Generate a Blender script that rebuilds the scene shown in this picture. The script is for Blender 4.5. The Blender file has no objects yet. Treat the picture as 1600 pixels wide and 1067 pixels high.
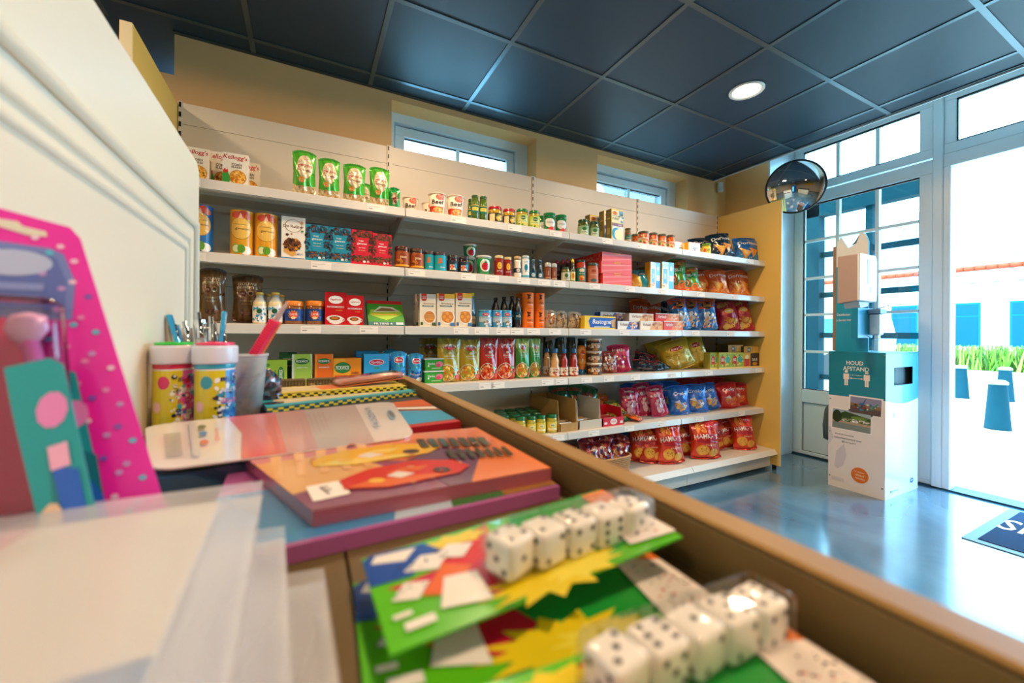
import bpy, bmesh, math, random
from mathutils import Matrix, Vector, Euler

# ------------------------------------------------------------------ camera, world, sun, exposure
scene = bpy.context.scene
COL = scene.collection
R = math.radians

def lin(h):
    h = h.lstrip('#')
    o = []
    for i in (0, 2, 4):
        c = int(h[i:i+2], 16) / 255
        o.append(c/12.92 if c <= .04045 else ((c+.055)/1.055)**2.4)
    return (o[0], o[1], o[2], 1.0)

YAW, PITCH, ROLL = .4745, .0008, .0072
EYE = Vector((0, 0, 1.10))
cd = bpy.data.cameras.new('camera')
cam = bpy.data.objects.new('camera', cd)
COL.objects.link(cam)
_r = Vector((math.cos(YAW), -math.sin(YAW), 0)); _f = Vector((math.sin(YAW), math.cos(YAW), 0)); _u = Vector((0, 0, 1))
_f2 = _f*math.cos(PITCH) + _u*math.sin(PITCH); _u2 = _u*math.cos(PITCH) - _f*math.sin(PITCH)
_x = _r*math.cos(ROLL) + _u2*math.sin(ROLL); _y = _u2*math.cos(ROLL) - _r*math.sin(ROLL)
cam.matrix_world = Matrix(((_x.x, _y.x, -_f2.x, EYE.x), (_x.y, _y.y, -_f2.y, EYE.y), (_x.z, _y.z, -_f2.z, EYE.z), (0, 0, 0, 1)))
cd.sensor_width = 36; cd.lens = 36*628.8/1600
cd.shift_y = -12.2/1600
cd.clip_start = .005; cd.clip_end = 200
cd.dof.use_dof = True; cd.dof.focus_distance = 2.6; cd.dof.aperture_fstop = 5.3
scene.camera = cam

scene.view_settings.view_transform = 'Standard'
scene.view_settings.look = 'None'
scene.view_settings.gamma = 1.0
scene.view_settings.exposure = 0.0
try: scene.cycles.use_denoising = True
except Exception: pass
scene.cycles.max_bounces = 8
scene.cycles.sample_clamp_indirect = 6.0
scene.cycles.caustics_reflective = False
scene.cycles.caustics_refractive = False

w = bpy.data.worlds.new('daylight'); scene.world = w; w.use_nodes = True
bg = w.node_tree.nodes['Background']
bg.inputs[0].default_value = (.30, .70, 1.0, 1); bg.inputs[1].default_value = 13.0

sd = bpy.data.lights.new('sun', 'SUN'); sd.energy = 9; sd.angle = R(1); sd.color = (1, .93, .82)
sun = bpy.data.objects.new('sun', sd); COL.objects.link(sun)
sun.rotation_euler = Vector((-.55, .25, .8)).to_track_quat('Z', 'Y').to_euler()

def lamp(x, y, z, e, size=.16, col=(1, .68, .41), spread=170):
    l = bpy.data.lights.new('downlight_lamp', 'AREA'); l.shape = 'DISK'; l.size = size; l.energy = e; l.color = col; l.spread = R(spread)
    o = bpy.data.objects.new('downlight_lamp', l); COL.objects.link(o); o.location = (x, y, z); return o
DOWN = [(2.41, 1.55), (.61, 1.55), (-1.2, 1.55), (2.41, -.25), (.61, -.25), (-1.2, -.25), (2.41, -2.05), (.61, -2.05), (-1.2, -2.05), (-3.0, -.25), (-3.0, -2.05)]
for x, y in DOWN: lamp(x, y, 2.585, 19)
def portal(loc, rot, sx, sy):
    l = bpy.data.lights.new('window_portal', 'AREA'); l.shape = 'RECTANGLE'; l.size = sx; l.size_y = sy; l.cycles.is_portal = True
    o = bpy.data.objects.new('window_portal', l); COL.objects.link(o); o.location = loc; o.rotation_euler = rot
portal((4.16, .6, 1.45), (0, R(90), 0), 2.9, 3.1)

# ------------------------------------------------------------------ helpers
def tag(o, label=None, cat=None, group=None, kind=None):
    if label: o['label'] = label
    if cat: o['category'] = cat
    if group: o['group'] = group
    if kind: o['kind'] = kind
    return o

_M = {}
def mat(name, color=None, rough=.5, metal=0, coat=0, bump=0, bscale=60, var=0, vscale=8, spec=.5, trans=0, emit=None, estr=0, alpha=1, sss=0, crough=.08):
    """principled material; color None = reads the colour attribute"""
    if name in _M: return _M[name]
    m = bpy.data.materials.new(name); m.use_nodes = True; nt = m.node_tree; b = nt.nodes['Principled BSDF']
    src = None
    if color is None:
        a = nt.nodes.new('ShaderNodeVertexColor'); a.layer_name = 'Col'; src = a.outputs['Color']
    else:
        b.inputs['Base Color'].default_value = lin(color)
    tc = nt.nodes.new('ShaderNodeTexCoord')
    if var:
        n = nt.nodes.new('ShaderNodeTexNoise'); n.inputs['Scale'].default_value = vscale; n.inputs['Detail'].default_value = 5
        nt.links.new(tc.outputs['Object'], n.inputs['Vector'])
        mx = nt.nodes.new('ShaderNodeMix'); mx.data_type = 'RGBA'; mx.blend_type = 'MULTIPLY'; mx.inputs['Factor'].default_value = var
        if src: nt.links.new(src, mx.inputs['A'])
        else: mx.inputs['A'].default_value = lin(color)
        rp = nt.nodes.new('ShaderNodeValToRGB'); rp.color_ramp.elements[0].color = (.55, .55, .55, 1); rp.color_ramp.elements[1].color = (1.25, 1.25, 1.25, 1)
        rp.color_ramp.elements[0].position = .3; rp.color_ramp.elements[1].position = .7
        nt.links.new(n.outputs['Fac'], rp.inputs['Fac']); nt.links.new(rp.outputs['Color'], mx.inputs['B'])
        src = mx.outputs['Result']
    if src: nt.links.new(src, b.inputs['Base Color'])
    b.inputs['Roughness'].default_value = rough; b.inputs['Metallic'].default_value = metal
    b.inputs['Coat Weight'].default_value = coat; b.inputs['Coat Roughness'].default_value = crough
    b.inputs['Specular IOR Level'].default_value = spec
    b.inputs['Transmission Weight'].default_value = trans; b.inputs['Alpha'].default_value = alpha
    if sss: b.inputs['Subsurface Weight'].default_value = sss; b.inputs['Subsurface Scale'].default_value = .004
    if emit: b.inputs['Emission Color'].default_value = lin(emit); b.inputs['Emission Strength'].default_value = estr
    if bump:
        n = nt.nodes.new('ShaderNodeTexNoise'); n.inputs['Scale'].default_value = bscale; n.inputs['Detail'].default_value = 4
        nt.links.new(tc.outputs['Object'], n.inputs['Vector'])
        bp = nt.nodes.new('ShaderNodeBump'); bp.inputs['Strength'].default_value = bump; bp.inputs['Distance'].default_value = .004
        nt.links.new(n.outputs['Fac'], bp.inputs['Height']); nt.links.new(bp.outputs['Normal'], b.inputs['Normal'])
    _M[name] = m; return m

def clear(name, tint=(1, 1, 1, 1), refl=.06, rough=.02, film=0, filmcol=(.9, .9, .95, 1), fm=.9, ns=25):
    """thin clear sheet: transparent + fresnel gloss (+ some milky film)"""
    if name in _M: return _M[name]
    m = bpy.data.materials.new(name); m.use_nodes = True; nt = m.node_tree; nt.nodes.clear()
    o = nt.nodes.new('ShaderNodeOutputMaterial'); t = nt.nodes.new('ShaderNodeBsdfTransparent'); t.inputs[0].default_value = tint
    g = nt.nodes.new('ShaderNodeBsdfGlossy'); g.inputs['Roughness'].default_value = rough
    fr = nt.nodes.new('ShaderNodeFresnel'); fr.inputs[0].default_value = 1.45
    ml = nt.nodes.new('ShaderNodeMath'); ml.operation = 'MULTIPLY_ADD'; ml.inputs[1].default_value = fm; ml.inputs[2].default_value = refl - .04
    nt.links.new(fr.outputs[0], ml.inputs[0])
    mx = nt.nodes.new('ShaderNodeMixShader'); nt.links.new(ml.outputs[0], mx.inputs[0]); nt.links.new(t.outputs[0], mx.inputs[1]); nt.links.new(g.outputs[0], mx.inputs[2])
    out = mx.outputs[0]
    if film:
        d = nt.nodes.new('ShaderNodeBsdfDiffuse'); d.inputs[0].default_value = filmcol
        n = nt.nodes.new('ShaderNodeTexNoise'); n.inputs['Scale'].default_value = ns; n.inputs['Distortion'].default_value = .8
        tc = nt.nodes.new('ShaderNodeTexCoord'); nt.links.new(tc.outputs['Object'], n.inputs['Vector'])
        mm = nt.nodes.new('ShaderNodeMath'); mm.operation = 'MULTIPLY'; mm.inputs[1].default_value = film*2; nt.links.new(n.outputs['Fac'], mm.inputs[0])
        m2 = nt.nodes.new('ShaderNodeMixShader'); nt.links.new(mm.outputs[0], m2.inputs[0]); nt.links.new(out, m2.inputs[1]); nt.links.new(d.outputs[0], m2.inputs[2]); out = m2.outputs[0]
    nt.links.new(out, o.inputs[0]); _M[name] = m; return m

CARD = mat('printed_card', rough=.5, coat=.08, spec=.35, var=.06)
GLOSS = mat('glossy_plastic', rough=.22, coat=.6, var=.05)
FOIL = mat('printed_foil', rough=.24, metal=.2, coat=.7, bump=.55, bscale=38, var=.1, vscale=20, crough=.10)
JAR = mat('filled_glass', rough=.12, coat=1, var=.35, vscale=70)
WHITE_M = mat('white_enamel', '#DDD6C8', rough=.4, var=.03)

class MB:
    def __init__(s): s.v = []; s.f = []; s.c = []; s.m = []; s.s = []
    def add(s, vs, fs, col=(1, 1, 1, 1), sm=False, mi=0):
        n = len(s.v); s.v += [tuple(p) for p in vs]
        if isinstance(col, str): col = lin(col)
        for f in fs: s.f.append([i+n for i in f]); s.c.append(col); s.m.append(mi); s.s.append(sm)
        return s
    def box(s, x0, x1, y0, y1, z0, z1, col='#FFFFFF', mi=0, T=None):
        vs = [(x, y, z) for z in (z0, z1) for y in (y0, y1) for x in (x0, x1)]
        if T: vs = [T @ Vector(v) for v in vs]
        return s.add(vs, [(0, 2, 3, 1), (4, 5, 7, 6), (0, 1, 5, 4), (2, 6, 7, 3), (0, 4, 6, 2), (1, 3, 7, 5)], col, mi=mi)
    def lathe(s, prof, col='#FFFFFF', n=24, c=(0, 0, 0), mi=0, cols=None, T=None, cap=True, sx=1, sy=1):
        vs = []
        for r, z in prof:
            for k in range(n):
                a = 2*math.pi*k/n; p = Vector((c[0]+r*sx*math.cos(a), c[1]+r*sy*math.sin(a), c[2]+z)); vs.append(T @ p if T else p)
        b = len(s.v); s.v += [tuple(p) for p in vs]
        for i in range(len(prof)-1):
            cc = cols[i] if cols else col
            cc = lin(cc) if isinstance(cc, str) else cc
            for k in range(n):
                k2 = (k+1) % n
                s.f.append([b+i*n+k, b+i*n+k2, b+(i+1)*n+k2, b+(i+1)*n+k]); s.c.append(cc); s.m.append(mi); s.s.append(True)
        if cap:
            for i, rev in ((0, True), (len(prof)-1, False)):
                if prof[i][0] > 1e-5:
                    cc = (cols[0] if rev else cols[-1]) if cols else col
                    cc = lin(cc) if isinstance(cc, str) else cc
                    f = [b+i*n+k for k in range(n)]
                    if rev: f.reverse()
                    s.f.append(f); s.c.append(cc); s.m.append(mi); s.s.append(False)
        return s
    def tube(s, pts, r, col='#FFFFFF', n=8, mi=0, cap=True):
        pts = [Vector(p) for p in pts]; rs = r if isinstance(r, (list, tuple)) else [r]*len(pts)
        b = len(s.v); prev = None
        for i, p in enumerate(pts):
            d = (pts[min(i+1, len(pts)-1)] - pts[max(i-1, 0)]).normalized()
            a = prev if prev is not None else (Vector((0, 0, 1)) if abs(d.z) < .9 else Vector((1, 0, 0)))
            x = d.cross(a).normalized(); y = x.cross(d).normalized(); prev = y
            for k in range(n):
                t = 2*math.pi*k/n; s.v.append(tuple(p + (x*math.cos(t)+y*math.sin(t))*rs[i]))
        cc = lin(col) if isinstance(col, str) else col
        for i in range(len(pts)-1):
            for k in range(n):
                k2 = (k+1) % n
                s.f.append([b+i*n+k, b+i*n+k2, b+(i+1)*n+k2, b+(i+1)*n+k]); s.c.append(cc); s.m.append(mi); s.s.append(True)
        if cap:
            for f in ([b+k for k in range(n)][::-1], [b+(len(pts)-1)*n+k for k in range(n)]):
                s.f.append(f); s.c.append(cc); s.m.append(mi); s.s.append(False)
        return s
    def prism(s, poly, a0, a1, axis='y', col='#FFFFFF', mi=0, T=None):
        """poly: 2D points; extruded from a0 to a1 along axis"""
        def P(p, a):
            v = Vector({'y': (p[0], a, p[1]), 'x': (a, p[0], p[1]), 'z': (p[0], p[1], a)}[axis]); return T @ v if T else v
        n = len(poly); vs = [P(p, a0) for p in poly] + [P(p, a1) for p in poly]
        fs = [tuple(range(n))[::-1], tuple(range(n, 2*n))] + [(i, (i+1) % n, n+(i+1) % n, n+i) for i in range(n)]
        return s.add(vs, fs, col, mi=mi)
    def build(s, name, mats, parent=None, bevel=0, seg=1, fix=True):
        me = bpy.data.meshes.new(name); me.from_pydata(s.v, [], s.f); me.update()
        if not isinstance(mats, (list, tuple)): mats = [mats]
        for m in mats: me.materials.append(m)
        at = me.color_attributes.new('Col', 'FLOAT_COLOR', 'CORNER')
        buf = []
        for p, c in zip(me.polygons, s.c): buf += list(c)*p.loop_total
        at.data.foreach_set('color', buf)
        me.polygons.foreach_set('material_index', s.m); me.polygons.foreach_set('use_smooth', s.s)
        if fix:
            bm = bmesh.new(); bm.from_mesh(me); bmesh.ops.recalc_face_normals(bm, faces=bm.faces); bm.to_mesh(me); bm.free()
        o = bpy.data.objects.new(name, me); COL.objects.link(o)
        if parent: o.parent = parent
        if bevel:
            md = o.modifiers.new('bevel', 'BEVEL'); md.width = bevel; md.segments = seg; md.limit_method = 'ANGLE'; md.angle_limit = R(50)
        return o

def empty(name, loc=(0, 0, 0), rot=(0, 0, 0)):
    o = bpy.data.objects.new(name, None); COL.objects.link(o); o.location = loc; o.rotation_euler = rot; o.empty_display_size = .05; return o
def children(o): return [c for c in bpy.data.objects if c.parent == o]
def copy_tree(o, parent=None, kids=None):
    c = o.copy(); COL.objects.link(c)
    if parent: c.parent = parent
    for k in (kids if kids is not None else children(o)): copy_tree(k, c)
    return c

# ---- printed art: shapes and lettering laid on a surface map surf(u, v, off) -> point
_T = {}
def text_geo(body):
    if body in _T: return _T[body]
    cu = bpy.data.curves.new('t', 'FONT'); cu.body = body; cu.resolution_u = 2; cu.align_x = 'CENTER'; cu.offset = .012
    ob = bpy.data.objects.new('t', cu); COL.objects.link(ob)
    bpy.context.view_layer.update()
    me = ob.to_mesh(); vs = [(v.co.x, v.co.y) for v in me.vertices]; fs = [tuple(p.vertices) for p in me.polygons]
    ob.to_mesh_clear(); bpy.data.objects.remove(ob); bpy.data.curves.remove(cu)
    if vs:
        x0 = min(v[0] for v in vs); x1 = max(v[0] for v in vs); y0 = min(v[1] for v in vs); y1 = max(v[1] for v in vs)
        vs = [((x-x0)/(x1-x0+1e-9)-.5, (y-y0)/(y1-y0+1e-9)-.5) for x, y in vs]
    _T[body] = (vs, fs); return _T[body]

def art(mb, ops, w, h, surf, mi=0, step=.02, off=.0004, inc=.00018, seed=1):
    rnd = random.Random(seed); k = off
    for op in ops:
        t = op[0]
        if t == 'r':
            _, x0, y0, x1, y1, col = op[:6]
            nx = max(1, int(abs(x1-x0)*w/step)+1); ny = max(1, int(abs(y1-y0)*h/step)+1)
            vs = [surf((x0+(x1-x0)*i/nx-.5)*w, (y0+(y1-y0)*j/ny)*h, k) for j in range(ny+1) for i in range(nx+1)]
            fs = [(j*(nx+1)+i, j*(nx+1)+i+1, (j+1)*(nx+1)+i+1, (j+1)*(nx+1)+i) for j in range(ny) for i in range(nx)]
            mb.add(vs, fs, col, mi=mi); k += inc
        elif t in 'eg':      # ellipse / ring
            _, cx, cy, rx, ry, col = op[:6]; n = 20 if rx*w > .008 else 10
            rings = max(1, int(max(rx*w, ry*h)/step)+1) if t == 'e' else 1
            r0 = 0 if t == 'e' else op[6]
            vs = []; fs = []
            for j in range(rings+1):
                q = r0+(1-r0)*j/rings
                for i in range(n):
                    a = 2*math.pi*i/n; vs.append(surf((cx+rx*q*math.cos(a)-.5)*w, (cy+ry*q*math.sin(a))*h, k))
            for j in range(rings):
                for i in range(n): fs.append((j*n+i, j*n+(i+1) % n, (j+1)*n+(i+1) % n, (j+1)*n+i))
            mb.add(vs, fs, col, mi=mi); k += inc
        elif t == 'p':
            pts = op[1]; cx = sum(p[0] for p in pts)/len(pts); cy = sum(p[1] for p in pts)/len(pts)
            m = 3; vs = [surf((cx-.5)*w, cy*h, k)]; n = len(pts)
            P2 = []
            for i in range(n):
                a, b = pts[i], pts[(i+1) % n]; q = max(1, int(math.hypot((b[0]-a[0])*w, (b[1]-a[1])*h)/step))
                for j in range(q): P2.append((a[0]+(b[0]-a[0])*j/q, a[1]+(b[1]-a[1])*j/q))
            n = len(P2); fs = []
            for j in range(1, m+1):
                for p in P2: vs.append(surf((cx+(p[0]-cx)*j/m-.5)*w, (cy+(p[1]-cy)*j/m)*h, k))
            for i in range(n): fs.append((0, 1+i, 1+(i+1) % n))
            for j in range(m-1):
                for i in range(n): fs.append((1+j*n+i, 1+(j+1)*n+i, 1+(j+1)*n+(i+1) % n, 1+j*n+(i+1) % n))
            mb.add(vs, fs, op[2], mi=mi); k += inc
        elif t == 't':       # text: body, cx, cy, width, height, colour, shear, angle
            _, body, cx, cy, tw, th, col = op[:7]; sh = op[7] if len(op) > 7 else 0; an = op[8] if len(op) > 8 else 0
            tv, tf = text_geo(body); vs = []
            for x, y in tv:
                px = x*tw*w + y*th*h*sh; py = y*th*h
                if an: px, py = px*math.cos(an)-py*math.sin(an), px*math.sin(an)+py*math.cos(an)
                vs.append(surf((cx-.5)*w+px, cy*h+py, k))
            mb.add(vs, tf, col, mi=mi); k += inc
        elif t == 's':       # scatter of blobs inside an ellipse: n, cx, cy, rx, ry, size, colours
            _, n, cx, cy, rx, ry, sz, cols = op[:8]
            for q in range(n):
                a = rnd.random()*2*math.pi; d = math.sqrt(rnd.random()); ex, ey = cx+rx*d*math.cos(a), cy+ry*d*math.sin(a)
                s1 = sz*(.6+.8*rnd.random()); s2 = s1*(.5+.5*rnd.random()); th = rnd.random()*3.14
                vs = [surf((ex-.5)*w+s1*math.cos(b)*math.cos(th)-s2*math.sin(b)*math.sin(th), ey*h+s1*math.cos(b)*math.sin(th)+s2*math.sin(b)*math.cos(th), k+(q % 6)*.00004) for b in [i*2*math.pi/7 for i in range(7)]]
                mb.add(vs, [tuple(range(7))], cols[q % len(cols)], mi=mi)
            k += inc
        elif t == 'z':       # zigzag / star burst: cx, cy, rx, ry, points, colour
            _, cx, cy, rx, ry, n, col = op[:7]
            pts = [(cx+rx*(1 if i % 2 else .62)*math.cos(math.pi*i/n), cy+ry*(1 if i % 2 else .62)*math.sin(math.pi*i/n)) for i in range(2*n)]
            vs = [surf((cx-.5)*w, cy*h, k)]+[surf((p[0]-.5)*w, p[1]*h, k) for p in pts]
            mb.add(vs, [(0, 1+i, 1+(i+1) % (2*n)) for i in range(2*n)], col, mi=mi); k += inc
# ------------------------------------------------------------------ goods: builders (origin at the base, front towards -y)
def flat(u, v, o): return (u, -o, v)
def wrap(r, z0=0, tilt=0):
    def f(u, v, o):
        rr = r + tilt*v + o; a = u/max(r, .001)
        return (rr*math.sin(a), -rr*math.cos(a), z0+v)
    return f

def carton(name, w, h, d, col, ops, side=None, side_ops=None, top=None, m=None):
    b = MB(); side = side or col
    b.add([(x, y, z) for z in (0, h) for y in (0, d) for x in (-w/2, w/2)], [(0, 1, 5, 4)], col)
    n = len(b.v)-8
    for f, c in (((0, 2, 3, 1), side), ((4, 5, 7, 6), top or side), ((2, 6, 7, 3), side), ((0, 4, 6, 2), side), ((1, 3, 7, 5), side)):
        b.f.append([i+n for i in f]); b.c.append(lin(c)); b.m.append(0); b.s.append(False)
    art(b, ops, w, h, flat, step=1)
    if side_ops:
        art(b, side_ops, d, h, lambda u, v, o: (-w/2-o, d/2-u, v), step=1)
        art(b, side_ops, d, h, lambda u, v, o: (w/2+o, d/2+u, v), step=1)
    # tucked flap seam on the top
    art(b, [('r', .02, .45, .98, .47, '#8A8274')], w, d, lambda u, v, o: (u, v, h+o), step=1)
    return b.build(name, m or CARD, fix=False)

def jar(name, r, h, body, lid, lid_h=.016, label=None, lops=(), lz=(.25, .8), specks=None, neck=.82, shoulder=.85, lid_r=None, m=None, lw=4.4, seed=3, lidname='lid'):
    """round glass jar with screw lid and paper label"""
    hb = h-lid_h; lid_r = lid_r or r*neck*1.06
    b = MB()
    pr = [(r*.9, 0), (r, .004), (r, hb*shoulder), (r*.97, hb*(shoulder+.04)), (r*neck, hb*.98), (r*neck, hb)]
    b.lathe(pr, body, n=28)
    if specks: art(b, specks, 2*math.pi*r, hb*shoulder, wrap(r), step=.01, off=.0002, seed=seed)
    o = b.build(name, m or JAR)
    l = MB(); l.lathe([(lid_r, hb-.002), (lid_r*1.01, hb+.001), (lid_r*1.01, h-.002), (lid_r*.96, h), (.0001, h)], lid, n=28)
    for k in range(28):
        a = 2*math.pi*k/28; x, y = lid_r*1.01*math.cos(a), lid_r*1.01*math.sin(a)
        l.tube([(x, y, hb+.002), (x, y, h-.003)], .0006, lid, n=4)
    l.build(lidname, GLOSS, o)
    if label:
        z0, z1 = hb*lz[0], hb*lz[1]; q = MB(); wl = lw*r
        s = wrap(r, z0)
        art(q, [('r', 0, 0, 1, 1, label)], wl, z1-z0, s, step=.006, off=.0006)
        art(q, lops, wl, z1-z0, s, step=.006, off=.0009)
        q.build('label', CARD, o, fix=False)
    return o

def bottle(name, prof, body, cap, capprof, label=None, lops=(), lz=(.1, .5), r=None, cols=None, lw=4.4, m=None, capname='cap', seed=2):
    b = MB(); b.lathe(prof, body, n=24, cols=cols); o = b.build(name, m or JAR)
    c = MB(); c.lathe(capprof, cap, n=20); c.build(capname, GLOSS, o)
    if label:
        r = r or max(p[0] for p in prof); q = MB(); wl = lw*r; s = wrap(r, lz[0])
        art(q, [('r', 0, 0, 1, 1, label)], wl, lz[1]-lz[0], s, step=.005, off=.0006)
        art(q, lops, wl, lz[1]-lz[0], s, step=.005, off=.0009, seed=seed)
        q.build('label', CARD, o, fix=False)
    return o

def can(name, r, h, col, ops, rim='#C9C9C4', top=None, m=None, cols=None, seed=4, tilt=0):
    b = MB(); rt = r+tilt*h
    b.lathe([(r*.96, 0), (r, .003), (rt, h-.003)], col, n=28, cap=True)
    art(b, ops, 2*math.pi*r, h, wrap(r, 0, tilt), step=.006, off=.0004, seed=seed)
    o = b.build(name, m or GLOSS)
    l = MB(); l.lathe([(rt, h-.004), (rt*1.03, h-.003), (rt*1.03, h), (rt*.95, h), (rt*.93, h-.0015), (.0001, h-.0015)], rim, n=28); l.build('lid', GLOSS, o)
    return o

def hsh(a, b): return math.sin(a*12.9898+b*78.233)*.5+math.sin(a*4.1+b*9.7+1.3)*.5

def bag(name, w, h, t, col, ops, seed=1, pouch=False, crimp=.04, nu=26, nv=32, m=None, back=None, wr=1.5, top='#', tip=0, extra=None):
    rnd = random.Random(seed); ph = [rnd.uniform(0, 6.28) for _ in range(8)]; fr = [rnd.uniform(5, 11) for _ in range(8)]
    def T(u, v):
        a = max(0, 1-abs(2*u/w)**2.3)**.62; q = min(1, max(0, v/h))
        if pouch: b = (1-q)**.75*min(1, .55+q*6) if q < .97 else 0
        else:
            qq = (q-crimp)/(1-2*crimp); b = 0 if qq <= 0 or qq >= 1 else math.sin(math.pi*qq)**.5
        return t/2*a*b
    def W(u, v):
        e = max(0, 1-abs(2*u/w)**6); q = v/h
        s = 0
        for i in range(4): s += math.sin(fr[i]*2*u/w+ph[i]+(3+i)*q)*.0009
        for i in range(4, 7): s += abs(math.sin(fr[i]*1.7*u/w+ph[i]))*.003*(abs(2*q-1)**2.5)
        s += math.sin(7*q+ph[7]+5*u/w)*.0012
        s += (abs(math.sin(9*u/w+11*q+ph[2]))-.6)*.0016 + (abs(math.sin(13*u/w-8*q+ph[5]))-.6)*.0012
        return -s*e*wr
    def X(u, v):
        q = v/h; n = .10 if not pouch else .02
        return u*(1-n*math.sin(math.pi*q)) + tip*q*q*w
    def zz(u, v): return v + (math.sin(u/w*60)*.0012 if v >= h*.999 or v <= h*.001 else 0) - (0 if pouch else .013*abs(2*u/w)**2.6*(1 if v > h/2 else -1))
    def front(u, v, o): return (X(u, v), -(T(u, v)+W(u, v)+o), zz(u, v))
    b = MB()
    V = [front((i/nu-.5)*w, j/nv*h, .0003) for j in range(nv+1) for i in range(nu+1)]
    F = [(j*(nu+1)+i, j*(nu+1)+i+1, (j+1)*(nu+1)+i+1, (j+1)*(nu+1)+i) for j in range(nv) for i in range(nu)]
    b.add(V, F, col, sm=True)
    V2 = [(X((i/nu-.5)*w, 0 if 0 else j/nv*h), T((i/nu-.5)*w, j/nv*h)*.85+.0003, zz((i/nu-.5)*w, j/nv*h)) for j in range(nv+1) for i in range(nu+1)]
    b.add(V2, [f[::-1] for f in F], back or col, sm=True)
    art(b, ops, w, h, front, step=.011, off=.0013, inc=.0003, seed=seed)
    # crimp lines
    for q in ((.012, .024) if not pouch else (.975, .985)): art(b, [('r', .02, q, .98, q+.004, '#D8D2C8'), ('r', .02, 1-q-.004, .98, 1-q, '#D8D2C8')] if not pouch else [('r', .03, q, .97, q+.004, '#D8D2C8')], w, h, front, step=.01, off=.0008)
    return b.build(name, m or FOIL, fix=False)

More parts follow.
